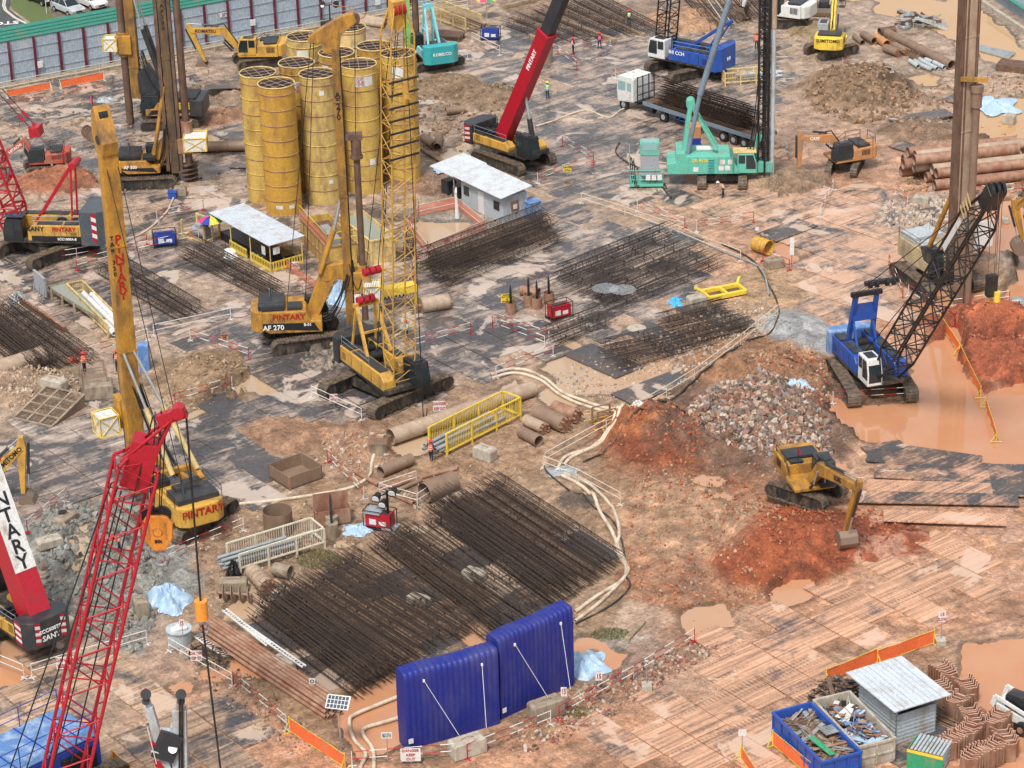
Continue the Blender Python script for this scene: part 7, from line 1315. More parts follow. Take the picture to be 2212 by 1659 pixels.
# slatted ramp
P0,P1,P2=G(112,925,.1),G(50,893,.1),G(205,862,.9); rz=ang(G(112,925),G(205,865)); t=Th('steel_ramp','grey slatted steel ramp sloping onto the concrete blocks','ramp',G(112,925,.1),rz); L=t.L(G(205,862,.9)).x; wv=t.L(G(50,893,.1)).y
b=MB(); nx_=4; zs=lambda x:.12+x/L*.85
for i in range(5): x=i*L/4; b.beam((x,0,zs(x)),(x,wv,zs(x)),.16,.08)
for j in range(4): y=wv*j/3; b.beam((0,y,.12),(L,y,zs(L)),.16,.09)
t.part('frame',b,'concd'); b=MB()
for i in range(int(L/.13)): x=i*.13; b.beam((x,0,zs(x)-.02),(x,wv,zs(x)-.02),.045,.03)
t.part('slats',b,'pile'); b=MB(); [b.prism([(0,0),(L,0),(L,.9),(0,.1)],*srt(y,y+.08)) for y in(0,wv-.08)]; t.part('side_plate',b,'pile')
# trough
a=G(*Q(0,1,480,900)); c=G(*Q(0,1,910,1170)); L=(c-a).length; t=Th('slurry_trough','half round mossy trough filled with grey green slurry','trough',a,ang(a,c)); b=MB(); n=12
for i in range(n):
    a0,a1=PI+PI*i/n,PI+PI*(i+1)/n
    for r_ in(.72,.68): b.add([(0,r_*math.cos(a0),.95+r_*math.sin(a0)),(L,r_*math.cos(a0),.95+r_*math.sin(a0)),(L,r_*math.cos(a1),.95+r_*math.sin(a1)),(0,r_*math.cos(a1),.95+r_*math.sin(a1))],[(0,1,2,3)],0,True)
for x in(0,L): b.prism([(.71*math.cos(PI+PI*i/n),.95+.71*math.sin(PI+PI*i/n)) for i in range(n+1)],x-.02,x+.02,0,None,'x')
t.part('shell',b,mat('mossy_steel',(.36,.34,.22),.6,dirt=.4,dcol=(.2,.18,.11),dscale=2)); b=MB(); b.box(.03,L-.03,-.69,.69,.84,.86); t.part('slurry',b,'tray'); b=MB()
for x in(.8,2.6,4.6): b.beam((x,-.85,0),(x,-.85,1.0),.15,.1); b.beam((x,.85,0),(x,.85,1.0),.15,.1); b.beam((x,-.85,.12),(x,.85,.12),.12,.12)
t.part('cradle',b,'pilel')
b=MB(); b.beam((0,0,.25),(7.5,0,.25),.3,.4); b.box(0,7.5,-.2,.2,.45,.48); one('steel_beam','long rusty steel beam between the cages and the grey trough','beam',b,'rust',G(45,655,.1),rad(-54))
b=MB(); b.box(-1.1,1.1,-.08,.08,.4,2.0); [b.beam((x,-.3,0),(x,0,1.6),.06,.06) for x in(-1,0,1)]; b.box(-1.15,1.15,-.1,.1,1.95,2.05); one('board_stand','upright grey green board on a frame beside the trough','board',b,['teal' if 0 else 'grey'],G(*Q(0,1,350,920),.1),rad(-60))
def crumple(u,v,rx,ry,h,label,m='tarp',name='tarpaulin',cat='tarpaulin',seed=0,rz=0):
    r=random.Random(seed); b=MB(); nu,nv=22,22; vs=[]
    for j in range(nv+1):
        for i in range(nu+1):
            x=(i/nu*2-1);y=(j/nv*2-1); d=max(0,1-(x*x+y*y)); ed=1+.18*math.sin(5*math.atan2(y,x)+seed); vs.append((x*rx*ed+r.uniform(-.04,.04),y*ry*ed+r.uniform(-.04,.04),.02+h*d**.8*(.78+.24*math.sin(math.atan2(y,x)*6+seed*1.7+2*d)+.1*math.sin(x*9+seed)*math.sin(y*8))+.04*r.random()))
    fs=[(j*(nu+1)+i,j*(nu+1)+i+1,(j+1)*(nu+1)+i+1,(j+1)*(nu+1)+i) for j in range(nv) for i in range(nu) if ((i/nu*2-1)**2+(j/nv*2-1)**2)<1.25]
    b.add(vs,fs); return one(name,label,cat,b,m,GG(u,v),rad(rz))
crumple(363,1302,1.4,1.6,1.3,'pale blue tarpaulin draped in folds over a mound by the slurry',seed=1); crumple(772,1147,.9,.9,.3,'small crumpled blue sheet beside the red light tower',seed=2); crumple(1262,1440,1.4,1.5,.9,'pale blue tarpaulin slumped at the edge of the blue wall',seed=3,m='tarp')
crumple(1722,850,1.0,1.1,.5,'grey blue sheet snagged on top of the rubble heap',seed=4); crumple(2150,230,2.0,2.4,.6,'large pale blue sheet floating in the far pond',seed=5,m='tarp'); crumple(2212-5,655,1.2,1.2,.3,'grey sheet at the pond edge by the red heap',seed=6,m='galv'); crumple(1215,1020,1.1,.8,.2,'silver plastic sheet over the cream hoses',seed=7,m='galv'); crumple(230,217,1.0,.9,.35,'crumpled grey plastic below the orange barriers',seed=8,m='galv')
crumple(740,650,1.2,1.2,1.7,'blue tarpaulin hanging over sacks behind the centre drilling rig',seed=9); crumple(795,655,1.3,1.2,1.5,'white sacks heaped beside the blue tarpaulin',m='white',name='sack_pile',cat='sacks',seed=10); crumple(1459,655,.5,.9,.45,'bright sky blue plastic tub upturned near the cages',m=mat('sky_blue_plastic',(.08,.42,.75),.3,dirt=.05),name='plastic_tub',cat='tub',seed=11); crumple(957,372,.8,.8,.5,'blue sheet by the brown pipes near the office roof',seed=12); crumple(560,140,.7,.6,.4,'pale blue sheet beside the lettered excavator tracks',seed=13)
crumple(500,543,.7,.6,.3,'white sheet on the ground below the shelter',m='white',seed=14); crumple(498,556,.6,.6,.5,'white bag on the round block below the shelter',m='white',seed=15,name='bag',cat='bag'); crumple(1378,880,.4,.4,.4,'white plastic bag snagged on the hose by the posts',m='white',seed=16,name='bag',cat='bag'); crumple(505,1247,.45,.4,1.25,'black cloth draped on the concrete block over the auger',m='black',seed=17,name='cloth',cat='cloth'); crumple(40,650,.8,.8,.8,'grey sacks beside the upright board',m='galv',seed=18,name='sack_pile',cat='sacks')
t=Th('water_drum','round grey tub with white cloths on its lid','drum',G(*Q(0,3,1520,600),.1)); b=MB(); b.cyl((0,0,0),(0,0,.95),.72,20); b.cyl((0,0,.95),(0,0,1.0),.82,20); t.part('tub',b,'lgrey'); b=MB(); [b.beam((R.uniform(-.5,.2),R.uniform(-.5,.5),1.03),(R.uniform(0,.6),R.uniform(-.5,.5),1.12),.3,.08) for _ in range(5)]; t.part('cloth',b,'white')
# yellow shelter cover by the crane
t=Th('cable_rack','yellow covered rack of hanging dark cables behind the lattice boom','rack',G(855,668,.1),rad(18)); b=MB(); b.box(-1.8,1.7,-.5,.5,1.9,2.0); b.beam((-1.8,-.55,1.7),(1.7,-.55,1.7),.05,.5); [b.cyl((x,y,0),(x,y,1.9),.06,6) for x in(-1.7,1.6) for y in(-.4,.4)]; t.part('cover',b,'byel'); b=MB(); [b.tube(droop((-1.6+i*.3,-.5,1.6),(-1.2+i*.3,-.4,1.5),.45),.04,5) for i in range(9)]; t.part('cable',b,'rub')
# grating posts timber
for u,v,u2,v2,l in((1215,48,1330,92,'far timber beam lying nearest the red boom'),(1318,50,1392,80,'far timber beam by the standing worker with lime vest'),(1145,80,1185,105,'short timber beam behind the red boom'),(1092,18,1200,-8,'pale timber beam along the top cages')): 
    a=G(u,v);c=G(u2,v2); b=MB(); b.beam((0,0,.2),((c-a).length,0,.2),.4,.35); one('timber_beam',l,'timber',b,'wood',a,ang(a,c),bevel=.02)
for u,v,rz_,lx,ly,l in [(1345,905,30,2.0,.9,'x')]: pass
b=MB(); b.beam((-1.2,0,.1),(1.2,0,.1),.35,.18); one('timber_plank','pale square plank lying by the pebbles near the blue walls','plank',b,'wood',GG(1372,1366),rad(62))
for i,(u,v,rz_,lx,ly) in enumerate([(1420,835,38,7,2.4),(1990,262,20,6,2.0),(2080,218,-40,3,2.6),(1970,325,-50,4,2),(550,355,-10,4,3),(500,205,0,5,2.4),(1700,500,40,5,2.4),(2030,460,20,3,2)]):
    b=MB(); b.box(-lx/2,lx/2,-ly/2,ly/2,0,.06); one('loose_plate','loose '+['dark steel plate lying beside the pale gravel strip','rusty plate stack edge on the soil by the pond','pair of grey plates near the stone heap','grey plate beside the fenced excavator','grey slab by the silo foot','dark slatted slab by the hoarding','plate by the curving hoses','plate near the pale rubble'][i],'steel plate',b,PLM,GG(u,v)+Vector((0,0,.12)),rad(rz_)).color=(.45,.3,.22,.05)
# boards of the pond edge
for i,(u,v,l_,w_,r_) in enumerate([(1925,985,3.4,3.0,-70),(2010,985,7,1.3,-22),(2045,1010,11,1.6,-18),(2065,1035,11,2.0,-12),(2050,1062,11,1.7,-8),(2020,1085,11,1.6,-6),(2195,1045,3.5,4.5,-5),(2040,1128,8,1.6,-8)]):
    b=MB(); b.box(-l_/2,l_/2,-w_/2,w_/2,-.03,.05); o=one('road_board','wide dark road board at the pond edge, number counted from the water by size'.replace(', number counted from the water by size',['  leaning nearest the crane','  half sunk in the water','  first full length one','  second full length one','  with pale middle','  with grey slurry end','  alone at the far side',' crossed by red tyre marks','  closest to the red heap tip'][i].replace('  ',' ')),'steel plate',b,PLM,G(u,v)+Vector((0,0,.19+.02*i%3)),rad(r_)); o.color=(.60,.34,.22,(.14,.06,.10,.12,.26,.14,.08,.34,.34)[i])
# ---------------------------------------------------------------- hoses
def sp(pts,k=6):
    P_=[Vector(p) for p in pts]; r=[]
    for i in range(len(P_)-1):
        p0,p1,p2,p3=P_[max(i-1,0)],P_[i],P_[i+1],P_[min(i+2,len(P_)-1)]
        for j in range(k): t_=j/k; r.append(.5*((2*p1)+(p2-p0)*t_+(2*p0-5*p1+4*p2-p3)*t_*t_+(3*p1-p0-3*p2+p3)*t_**3))
    return r+[P_[-1]]
def hose(pts,r,m,label,lift=.08):
    w_=[]
    for p in sp([G(*a) for a in pts]): p.z=max(gz(p),.12)+lift; w_.append(p)
    o=w_[0].copy(); b=MB(); b.tube([p-o for p in w_],r,8); one('hose',label,'hose',b,m,o)
hose([(1060,812),(1100,800),(1140,803),(1180,822),(1215,850),(1260,868),(1300,882),(1340,893),(1352,905),(1340,930),(1290,965),(1230,985),(1212,1000),(1205,1018)],.13,'hose','thick cream hose curving from the barriers past the drilling buckets')
hose([(1062,820),(1110,808),(1165,822),(1205,852),(1250,874),(1300,890),(1338,905),(1328,930),(1280,968),(1235,990),(1218,1008)],.12,'hose','second cream hose alongside, inner one of the bend by the red heap')
hose([(1215,1030),(1260,1055),(1285,1085),(1300,1120),(1325,1160),(1340,1195),(1352,1225),(1345,1255),(1290,1290),(1242,1325)],.13,'hose','cream hose passing the cage ends down toward the blue wall')
hose([(1220,1025),(1275,1050),(1310,1085),(1330,1120),(1338,1160),(1330,1190),(1345,1215),(1356,1240),(1300,1300),(1242,1345)],.12,'hose','cream hose nearest the orange soil by the cage ends')
hose([(1350,1245),(1360,1270),(1320,1310),(1244,1350)],.06,'hoseb','thin grey hose trailing beside the cream hoses'); hose([(1175,1010),(1190,1030),(1260,1085),(1320,1130),(1345,1180),(1350,1230)],.06,'hoseb','black hose behind the cage ends')
hose([(1620,830),(1560,880),(1480,905),(1400,925),(1350,960),(1260,1000)],.07,'hoseb','black hose running along the gravel toward the red heap'); hose([(1560,530),(1620,560),(1650,600),(1680,660),(1672,720),(1600,760),(1500,830),(1420,885),(1350,900)],.07,'hoseb','long thin hose from the rig track down to the rubble'); hose([(1400,480),(1480,510),(1560,545),(1640,580),(1662,640)],.08,'galv','grey hose following the mud bank above the cages')
hose([(860,935),(828,960),(805,1000),(798,1030),(760,1055),(690,1070),(600,1083),(530,1090),(490,1094)],.12,'hose','cream hose winding past the grid capped pit head'); hose([(1158,275),(1200,262),(1262,240),(1300,252),(1320,255),(1345,238),(1392,228)],.09,'hose','cream hose lying from the red boom crane to the lorry')
hose([(585,600),(576,615),(590,640),(620,655),(660,660)],.1,'hose','cream hose looping below the shelter'); hose([(375,430),(360,460),(330,490),(300,510),(230,540)],.09,'hose','cream hose from the blue bin to the lettered mast')
hose([(880,1500),(830,1520),(770,1545),(755,1560),(765,1600),(790,1630),(780,1659),(778,1690)],.12,'hose','cream hose curling round the puddle by the solar post'); hose([(885,1545),(840,1560),(790,1575),(785,1590),(805,1620),(808,1659),(806,1690)],.12,'hose','cream hose inside the curl at the solar post puddle'); hose([(1338,310),(1330,330),(1350,350),(1390,370),(1420,395),(1450,430)],.07,'hoseb','black hose coiled before the power pack'); hose([(1360,340),(1380,370),(1420,400),(1440,410),(1430,395),(1400,372)],.06,'hoseb','thin black hose loop beside the coiled one')
# ---------------------------------------------------------------- barriers
def rails(pts,label,mats=('red','white'),h=1.0,zz=None,grp=None,feet=True):
    for k,(a,c) in enumerate(zip(pts,pts[1:])):
        A_=GG(*a);C_=GG(*c); A_.z=max(A_.z,.12);C_.z=max(C_.z,.12); L=(C_-A_).length; n=max(1,round(L/6)) if False else 1
        t=Th('safety_barrier',label if k==0 else label,'barrier',A_,ang(A_,C_),grp or (label if len(pts)>2 else None)); dz=C_.z-A_.z
        for z_ in(h*.5,h*.97):
            b=MB(); m=max(2,int(L/.9)); P_=lambda f:Vector((L*f,0,z_+dz*f-.1*math.sin(PI*f)*(L>8)))
            for i in range(m): b.cyl(P_(i/m),P_((i+1)/m),.027,6,i%2,cap=False)
            t.part('rail',b,list(mats))
        for f in([0,1] if L<7 else [0,.5,1]): b=MB(); b.cyl((L*f,0,dz*f),(L*f,0,dz*f+h),.03,6); b.beam((L*f,-.3,dz*f+.03),(L*f,.3,dz*f+.03),.06,.06); b.beam((L*f-.25,0,dz*f+.03),(L*f+.25,0,dz*f+.03),.06,.06); t.part('post',b,mats[R.randrange(2)])
RW=('red','white'); WW=('white','white'); WR=('white','red')
for pts,l,m in [([(674,860),(782,916)],'white rail barrier with notice before the lattice crane tracks',WW),([(92,571),(167,560),(318,530)],'red and white rail barrier beside the striped counterweight crane',WR),([(167,585),(300,548),(430,520)],'long low rail line crossing behind the lettered mast',WR),
 ([(333,727),(499,691)],'pale rail barrier below the rebar cage ends',WW),([(166,783),(320,735)],'red topped rail barrier beside the two workers',RW),([(412,737),(538,778)],'rail barrier with orange danger board in the wet yard',RW),([(869,765),(1017,722)],'red and white rail barrier right of the lattice crane',RW),
 ([(1064,709),(1177,752)],'rail barrier double set below the danger sign',RW),([(1072,702),(1186,742)],'rear rail barrier of the double set by the danger sign',WR),([(1072,817),(1195,770)],'rail barrier above the cream hoses',WR),([(1377,458),(1479,494)],'red and white rail barrier by the wet track before the mint rig',RW),([(1505,502),(1628,481)],'red and white rail barrier running up to the yellow casing track',RW),
 ([(1162,397),(1282,358)],'rail barrier carrying the yellow notice by the red boom crane',RW),([(1215,317),(1282,352)],'rail barrier with blue notice behind the cab of the red boom crane',RW),([(1205,118),(1246,151)],'short rail barrier beside the far worker in orange vest',WR),([(1238,118),(1318,100)],'rail barrier behind the far pair of workers',WR),([(1330,170),(1370,178)],'short rail barrier behind the lorry cab',RW),
 ([(1820,151),(1925,177)],'rail barrier along the dark soil heap',RW),([(-10,1440),(53,1466)],'white rail barrier under the red lattice boom foot crane',WW),([(70,1465),(170,1435),(318,1392)],'white rail barrier with notice passing behind the red lattice boom',WW),([(366,1408),(502,1485)],'white rail barrier with notice beside the white ladder frame',WW),([(505,1482),(620,1578)],'red and white rail barrier below the brown pipes',RW),
 ([(761,1656),(990,1638)],'red and white rail barrier with pink notice at the foot of the blue wall',RW),([(1010,1640),(1190,1567)],'red and white rail barrier before the brown tied block',RW),([(1208,1557),(1369,1470)],'red and white rail barrier over the red pebbles',RW),([(1369,1470),(1500,1388)],'red and white rail barrier reaching the small orange puddle',RW),
 ([(1799,873),(1963,863)],'red and white rail barrier standing in the pond before the blue crane tracks',RW),([(2025,689),(2178,678)],'red and white rail barrier before the beige column foot',RW),([(1920,575),(1950,645)],'steep rail barrier beside the beige rig tracks',RW),([(1962,640),(2062,705)],'rail barrier behind the black lattice boom',RW),([(1800,410),(1772,470)],'rail barrier leading from the fenced excavator tracks',WR),
 ([(61,1160),(142,1085)],'slanting rail barrier beside the toothed bucket',WR),([(379,878),(502,840)],'rail barrier over the low brown mound by the rig mast',RW),([(356,1221),(527,1147)],'rail barrier from the orange hook to the cream rack',WR),([(708,1000),(787,1080)],'red and white rail barrier beside the open square box',RW),([(820,1072),(902,1095)],'white pole barrier over the rusty pipes',WW),([(820,1072),(900,1045)],'white pole barrier behind the rusty pipes',WW),([(902,1095),(955,1060)],'white pole barrier by the widest casing',WW),
 ([(1174,1012),(1245,1040),(1340,1100)],'cream pole barrier along the hose run by the cages',('cream','cream')),([(1178,1005),(1310,940),(1440,860),(1500,828)],'cream pole barrier climbing beside the hoses to the gravel',('cream','cream')),([(1500,828),(1600,760),(1680,700)],'pale pole barrier along the cages on the gravel',('cream','cream')),
 ([(1256,440),(1350,470),(1450,505),(1530,540),(1600,565)],'thin pale pole barrier along the mud bank above the cages',('cream','cream')),([(1648,565),(1705,585)],'red and white rail barrier beside the yellow casing',RW),([(2050,430),(2212,418)],'red and white rail barrier in front of the big casing stack',RW),([(1600,20),(1690,-8)],'rail barrier beyond the blue crane',WR),([(845,40),(1010,20)],'thin rail barrier behind the teal crane',WW),
 ([(940,140),(1010,128)],'white rail barrier behind the teal crane counterweight',WW),([(1020,90),(1080,120)],'thin rail barrier by the far blue generator',WW),([(900,560),(880,640)],'thin rail near the pit corner',WR),([(1700,330),(1640,370)],'rail barrier near the grey drill string',WR),([(1935,420),(1960,445)],'rail barrier at the foot of the pale rubble',RW),([(340,480),(440,455)],'rail barrier by the blue bin',RW)]: rails(pts,l,m)
# orange barriers
def oband(a,c,h,label,frame='byel',m='net'):
    A_=G(*a,.12);C_=G(*c,.12); L=(C_-A_).length; t=Th('mesh_barrier',label,'barrier',A_,ang(A_,C_)); b=MB(); n=max(4,int(L/.6)); vs=[]
    for i in range(n+1): x=L*i/n; vs+=[(x,.04*math.sin(i*2.1),.12),(x,.05*math.sin(i*1.3+1),h-.05*abs(math.sin(i*.9)))]
    b.add(vs,[(2*i,2*i+2,2*i+3,2*i+1) for i in range(n)],0,True); t.part('mesh',b,m)
    for x in(0,L): b=MB(); b.cyl((x,0,0),(x,0,h+.1),.035,6); b.beam((x,-.4,.03),(x,.4,.03),.05,.05); b.cyl((x,-.4,.05),(x,0,h*.8),.025,5); t.part('post',b,frame)
    b=MB(); b.cyl((0,0,h),(L,0,h),.02,5); b.cyl((0,0,.1),(L,0,.1),.02,5); t.part('frame_wire',b,frame)
oband((1785,1478),(1895,1432),1.0,'orange mesh barrier behind the shed, half nearer the skips'); oband((1895,1436),(2017,1392),1.0,'orange mesh barrier behind the shed, half reaching the sign post'); oband((1669,1612),(1775,1700),1.0,'orange mesh barrier leaning along the blue skip'); oband((1600,1640),(1640,1700),.9,'orange mesh barrier piece at the bottom near the road plates'); oband((626,1582),(746,1662),1.0,'orange mesh barrier across the mud below the solar post')
oband((2030,702),(2072,765),.9,'orange floating mesh strip at the red heap',m='net'); oband((2072,765),(2118,860),.9,'orange floating mesh strip running into the pond'); oband((2128,880),(2152,955),.8,'orange floating mesh strip farthest out in the pond')
oband((15,212),(110,194),.8,'orange mesh barrier in the mud under the hoarding, first strip','cream'); oband((131,192),(225,174),.9,'orange mesh barrier in the mud under the hoarding, second strip','cream'); oband((245,1650),(290,1690),.9,'orange mesh barrier at the foot of the blue house'); oband((600,565),(700,640),.8,'dusty orange net along the shelter and tank','pile','pnet')
# signs
def sign(u,v,h,w_,hh,label,txt=(),bg='white',tm='text_red',post='galv',rz=0,base=False,name='sign'):
    t=Th(name,label,'sign',GG(u,v),rad(rz)); b=MB(); b.cyl((0,0,0),(0,0,h),.03,6); t.part('post',b,post)
    if base: b=MB(); b.box(-.3,.3,-.3,.3,0,.4); t.part('foot',b,'conc',bevel=.03)
    b=MB(); b.box(-w_/2,w_/2,-.05,-.02,h-hh,h); o=t.part('board',b,bg)
    n=len(txt)
    for i,s_ in enumerate(txt): text(s_,hh/n*.85,o,face((0,-.055,h-hh*(i+.5)/n),(0,-1,0)),tm,sx=min(1,w_*.9/(len(s_)*hh/n*.5)))
sign(1096,672,1.5,.95,.75,'yellow danger hot work sign in front of the black dowel bars',('DANGER','HOT WORK','IN','PROGRESS'),'byel','tblk'); sign(1226,382,1.1,.7,.6,'yellow warning sign hung on the barrier by the red boom crane',('DANGER','LIFTING'),'byel','tblk'); sign(487,757,1.2,.6,.5,'orange danger board on the wet yard barrier',('DANGER','KEEP','OUT'),'caseo','tblk')
for u,v,l in((1018,1378,'x'),):pass
NO=('NO','ENTRY'); sign(950,897,1.15,.9,.8,'white and red notice on the rail beside the long casing',('DANGER','KEEP OUT')); sign(722,880,1.1,.6,.6,'white and red notice on the white barrier before the lattice crane',('DANGER','KEEP OUT')); sign(143,1450,1.1,1.1,.85,'white and red notice on the barrier under the lattice boom',('DANGER','KEEP OUT')); sign(426,1440,1.15,.7,.7,'white and red notice on the barrier beside the ladder frame',('DANGER','KEEP OUT')); sign(888,1652,1.1,1.15,.85,'pink and white notice at the foot of the blue wall',('DANGER','KEEP','OUT'))
sign(2032,1393,2.3,.45,.7,'speed limit sign on a post with concrete foot by the haul road',('15','SLOW'),base=True); sign(1219,1545,1.9,.35,.6,'small speed notice before the blue wall nearest the tied block',('15',)); sign(1294,1500,1.5,.4,.55,'small speed notice beside the pale tarpaulin',('15',)); sign(1397,1490,2.0,.2,.3,'small white tag on a thin leaning post over the pebbles',('N',),tm='tblk',base=True); sign(1603,1640,2.0,.45,.4,'blank white tag on a thin brown post by the haul road'); sign(838,1640,1.8,.6,.4,'white tag reading plot number beside the solar puddle',('BLK 271A',),tm='tblk')
sign(1019+0,545,1.1,.6,.5,'white notice on the pit netting near the cages',('DANGER','KEEP OUT')); sign(965,537,1.1,.5,.5,'small white notice on the pit netting',('DANGER',)); sign(1710,578,2.6,.35,1.5,'tall narrow notice post beside the yellow casing',(),tm='tblk',post='red'); sign(399,1418,2.6,.3,.5,'small notice on a white staff with concrete foot by the tub',('15',),base=True); sign(676,1500,1.1,.35,.4,'white lamp board leaning at the brown pipes',('O',),tm='tblk'); sign(640,590,1.0,.6,.6,'white notice on the dusty net below the shelter',('DANGER',)); sign(1635,515,1.0,.3,.3,'tiny white tag beside the mud bank hose')
# ---------------------------------------------------------------- workers
for u,v,rz,k,l in [(932,1001,75,dict(pose='reach'),'worker in orange vest, red helmet and yellow boots reaching for pipes in the yellow rack'),(878,737,-60,dict(vest='pale',arm='tlb',boots='navy'),'worker in blue shirt with red helmet on the plates beside the lattice boom'),
 (255,803,-80,dict(boots='navy'),'worker in orange vest and red helmet standing behind the mast of the lettered rig'),(186,834,-30,dict(arm='vest',boots='navy',pose='work'),'worker all in orange with red helmet on the railed concrete stand'),
 (1183,215,-70,dict(vest='lime',helm='yhelm',arm='tlb',boots='navy'),'worker in lime vest and yellow helmet alone on the plates by the red boom'),(1238,118,20,dict(boots='navy',pose='work'),'worker in orange vest seen from the side at the far barrier'),(1295,107,-60,dict(vest='pink',boots='navy',pose='walk'),'worker in pink striped vest walking by the far barrier'),
 (1359,57,-90,dict(vest='lime',boots='navy'),'worker in pale green vest among the far rebar cages'),(1562,428,200,dict(vest='pale',helm='rhelm' if 0 else 'white',boots='navy',pose='bend',arm='caseo'),'worker in white helmet bending over before the mint rig tracks'),(1634,108,90,dict(boots='navy',arm='vest'),'worker in orange beside the far blue crane'),
 (262,1221,210,dict(boots='navy',pose='bend',arm='vest'),'worker in orange vest bending over the grey slurry behind the lattice boom'),(448,512,-90,dict(vest='navy',boots='navy',pose='work',helm='rhelm'),'worker in dark clothes under the rainbow parasol')]:
    p=GG(u,v); p.z=max(p.z,.15)
    if 'railed concrete' in l: p.z=1.15
    person(l,p,rad(rz),**k)
# stand around the worker on the block
b=MB(); b.rail([(-.9,-.9,1.1),(.9,-.9,1.1),(.9,.9,1.1),(-.9,.9,1.1),(-.9,-.9,1.1)],1.1,.03); b.box(-1,1,-1,1,1.05,1.12); one('railed_stand','small railed steel stand on the broad concrete block','stand',b,'pile',G(205,850,0),rad(15))
b=MB(); b.box(-.45,.45,-.4,.4,0,1.1); b.box(-.4,.4,-.35,.35,1.1,1.14); one('site_bin','blue box bin behind the mast of the lettered rig','bin',b,'lblue',G(285,822,.1),0,bevel=.03); b=MB(); b.box(-.4,.4,-.4,.4,0,2.2); one('portable_toilet','tall blue cabin just behind the mast of the lettered rig','cabin',b,'lblue',G(314,800,.1),0,bevel=.05); b=MB(); b.box(-.35,.35,-.3,.3,0,.6); b.box(-.4,.4,-.35,.35,.6,.68); one('site_bin','small bright blue bin beside the brown block by the silos','bin',b,'blue',G(373,428,.1),0,bevel=.03); b=MB(); b.cyl((0,0,0),(0,0,.5),.24,12,0,.28); b.cyl((0,0,.5),(0,0,.52),.3,12); one('bucket','small black bucket by the slanting barrier','bucket',b,'black',G(137,1120,.3)); b=MB(); b.cyl((0,0,0),(0,0,.35),.2,12,0,.26); one('bucket','small orange bucket near the rebar cages','bucket',b,'net',G(155,782,.1))
for i in range(3): b=MB(); b.box(-.2,.2,-.16,.16,0,.5); b.cyl((0,0,.5),(0,0,.58),.06,8); one('jerrycan','cream jerrycan in the row below the striped shelter rail','jerrycan',b,'cream',G(549+i*9,558+i*6,.1),rad(-30),'jerrycans below the shelter',bevel=.04)
t=Th('coffin_frame','cage-like brown steel box frame with yellow top rail at the hose bend','frame',G(1305,925,.1),rad(25)); b=MB(); [b.beam((x,y,0),(x,y,1.6),.12,.12) for x in(-.7,.7) for y in(-.45,.45)]; [b.beam((-.7,y,z_),(.7,y,z_),.08,.08) for y in(-.45,.45) for z_ in(.1,.8,1.6)]; t.part('frame',b,'pile'); b=MB(); [b.cyl((-1.2,y,z_),(1.4,y,z_),.03,5) for y in(-.8,.8) for z_ in(.5,1.0)]; t.part('rail',b,'byel'); D.objects['coffin_frame'].name='box_frame'
# ---------------------------------------------------------------- rocks and rubble
def rocks(region,n,s0,s1,mats,label,name,seed,hfun=None):
    r=random.Random(seed); b=MB(); xs_=[G(*p) for p in region]; x0,x1=min(p.x for p in xs_),max(p.x for p in xs_); y0,y1=min(p.y for p in xs_),max(p.y for p in xs_); base=[(1,0,0),(-1,0,0),(0,1,0),(0,-1,0),(0,0,1),(0,0,-1),(.6,.6,.6),(-.6,.6,.6),(.6,-.6,.6),(-.6,-.6,.6)]
    fcs=[(4,6,7),(4,7,9),(4,9,8),(4,8,6),(6,0,2),(6,2,7),(7,2,1),(7,1,9),(9,1,3),(9,3,8),(8,3,0),(8,0,6),(0,5,2),(2,5,1),(1,5,3),(3,5,0)]; c=0; tries=0
    poly=[(p.x,p.y) for p in xs_]
    while c<n and tries<n*6:
        tries+=1; x,y=r.uniform(x0,x1),r.uniform(y0,y1)
        if not bool(inside(poly,np.array([x]),np.array([y]))[0]): continue
        s=s0*.8+(s1*1.25-s0)*r.random()**3.2; z_=gz((x,y)); k=[Vector(v)*s*r.uniform(.65,1.25) for v in base]; X=Matrix.Translation((x,y,z_+s*.25))@Euler((r.uniform(0,6),r.uniform(0,6),r.uniform(0,6))).to_matrix().to_4x4()@Matrix.Diagonal((1.25,1,.75,1)); b.add(k,fcs,r.randrange(len(mats)),False,X); c+=1
    o=put(name,b,mats); o['kind']='stuff'; o['label']=label; o['category']='rubble'; return o
st=[mat('pale_stone',(.50,.42,.35),.7,dirt=.3,dscale=4),mat('grey_stone',(.24,.21,.21),.65,dirt=.3,dscale=4),mat('tan_stone',(.42,.30,.21),.7,dirt=.3,dscale=4),mat('orange_stone',(.45,.22,.12),.7,dirt=.3,dscale=4),mat('dark_stone',(.12,.09,.08),.6,dirt=.2,dscale=4)]
rocks([(1480,900),(1540,850),(1640,835),(1720,850),(1790,930),(1800,985),(1700,1000),(1620,995),(1530,970),(1490,940)],5200,.05,.27,[st[0],st[1],st[2],mat('brick_stone',(.30,.13,.08),.7,dirt=.3,dscale=4),st[4],mat('umber_stone',(.15,.10,.08),.7,dirt=.3,dscale=4),mat('red_brown_stone',(.26,.13,.09),.7,dirt=.3,dscale=4),st[4]],'heap of broken rubble and rocks between red heap and pond','rubble',11)
rocks([(1905,440),(2040,430),(2075,470),(2040,500),(1930,500),(1890,490)],1100,.1,.3,[st[0],st[1],st[0],st[2]],'pale crushed stone heap below the casing stack','stone_heap',12)
rocks([(1250,770),(1420,720),(1600,640),(1680,660),(1640,740),(1420,870),(1250,860),(1190,810)],2600,.04,.16,[st[0],st[2],st[2],st[0],st[1]],'loose pale gravel around the short cages','gravel',13)
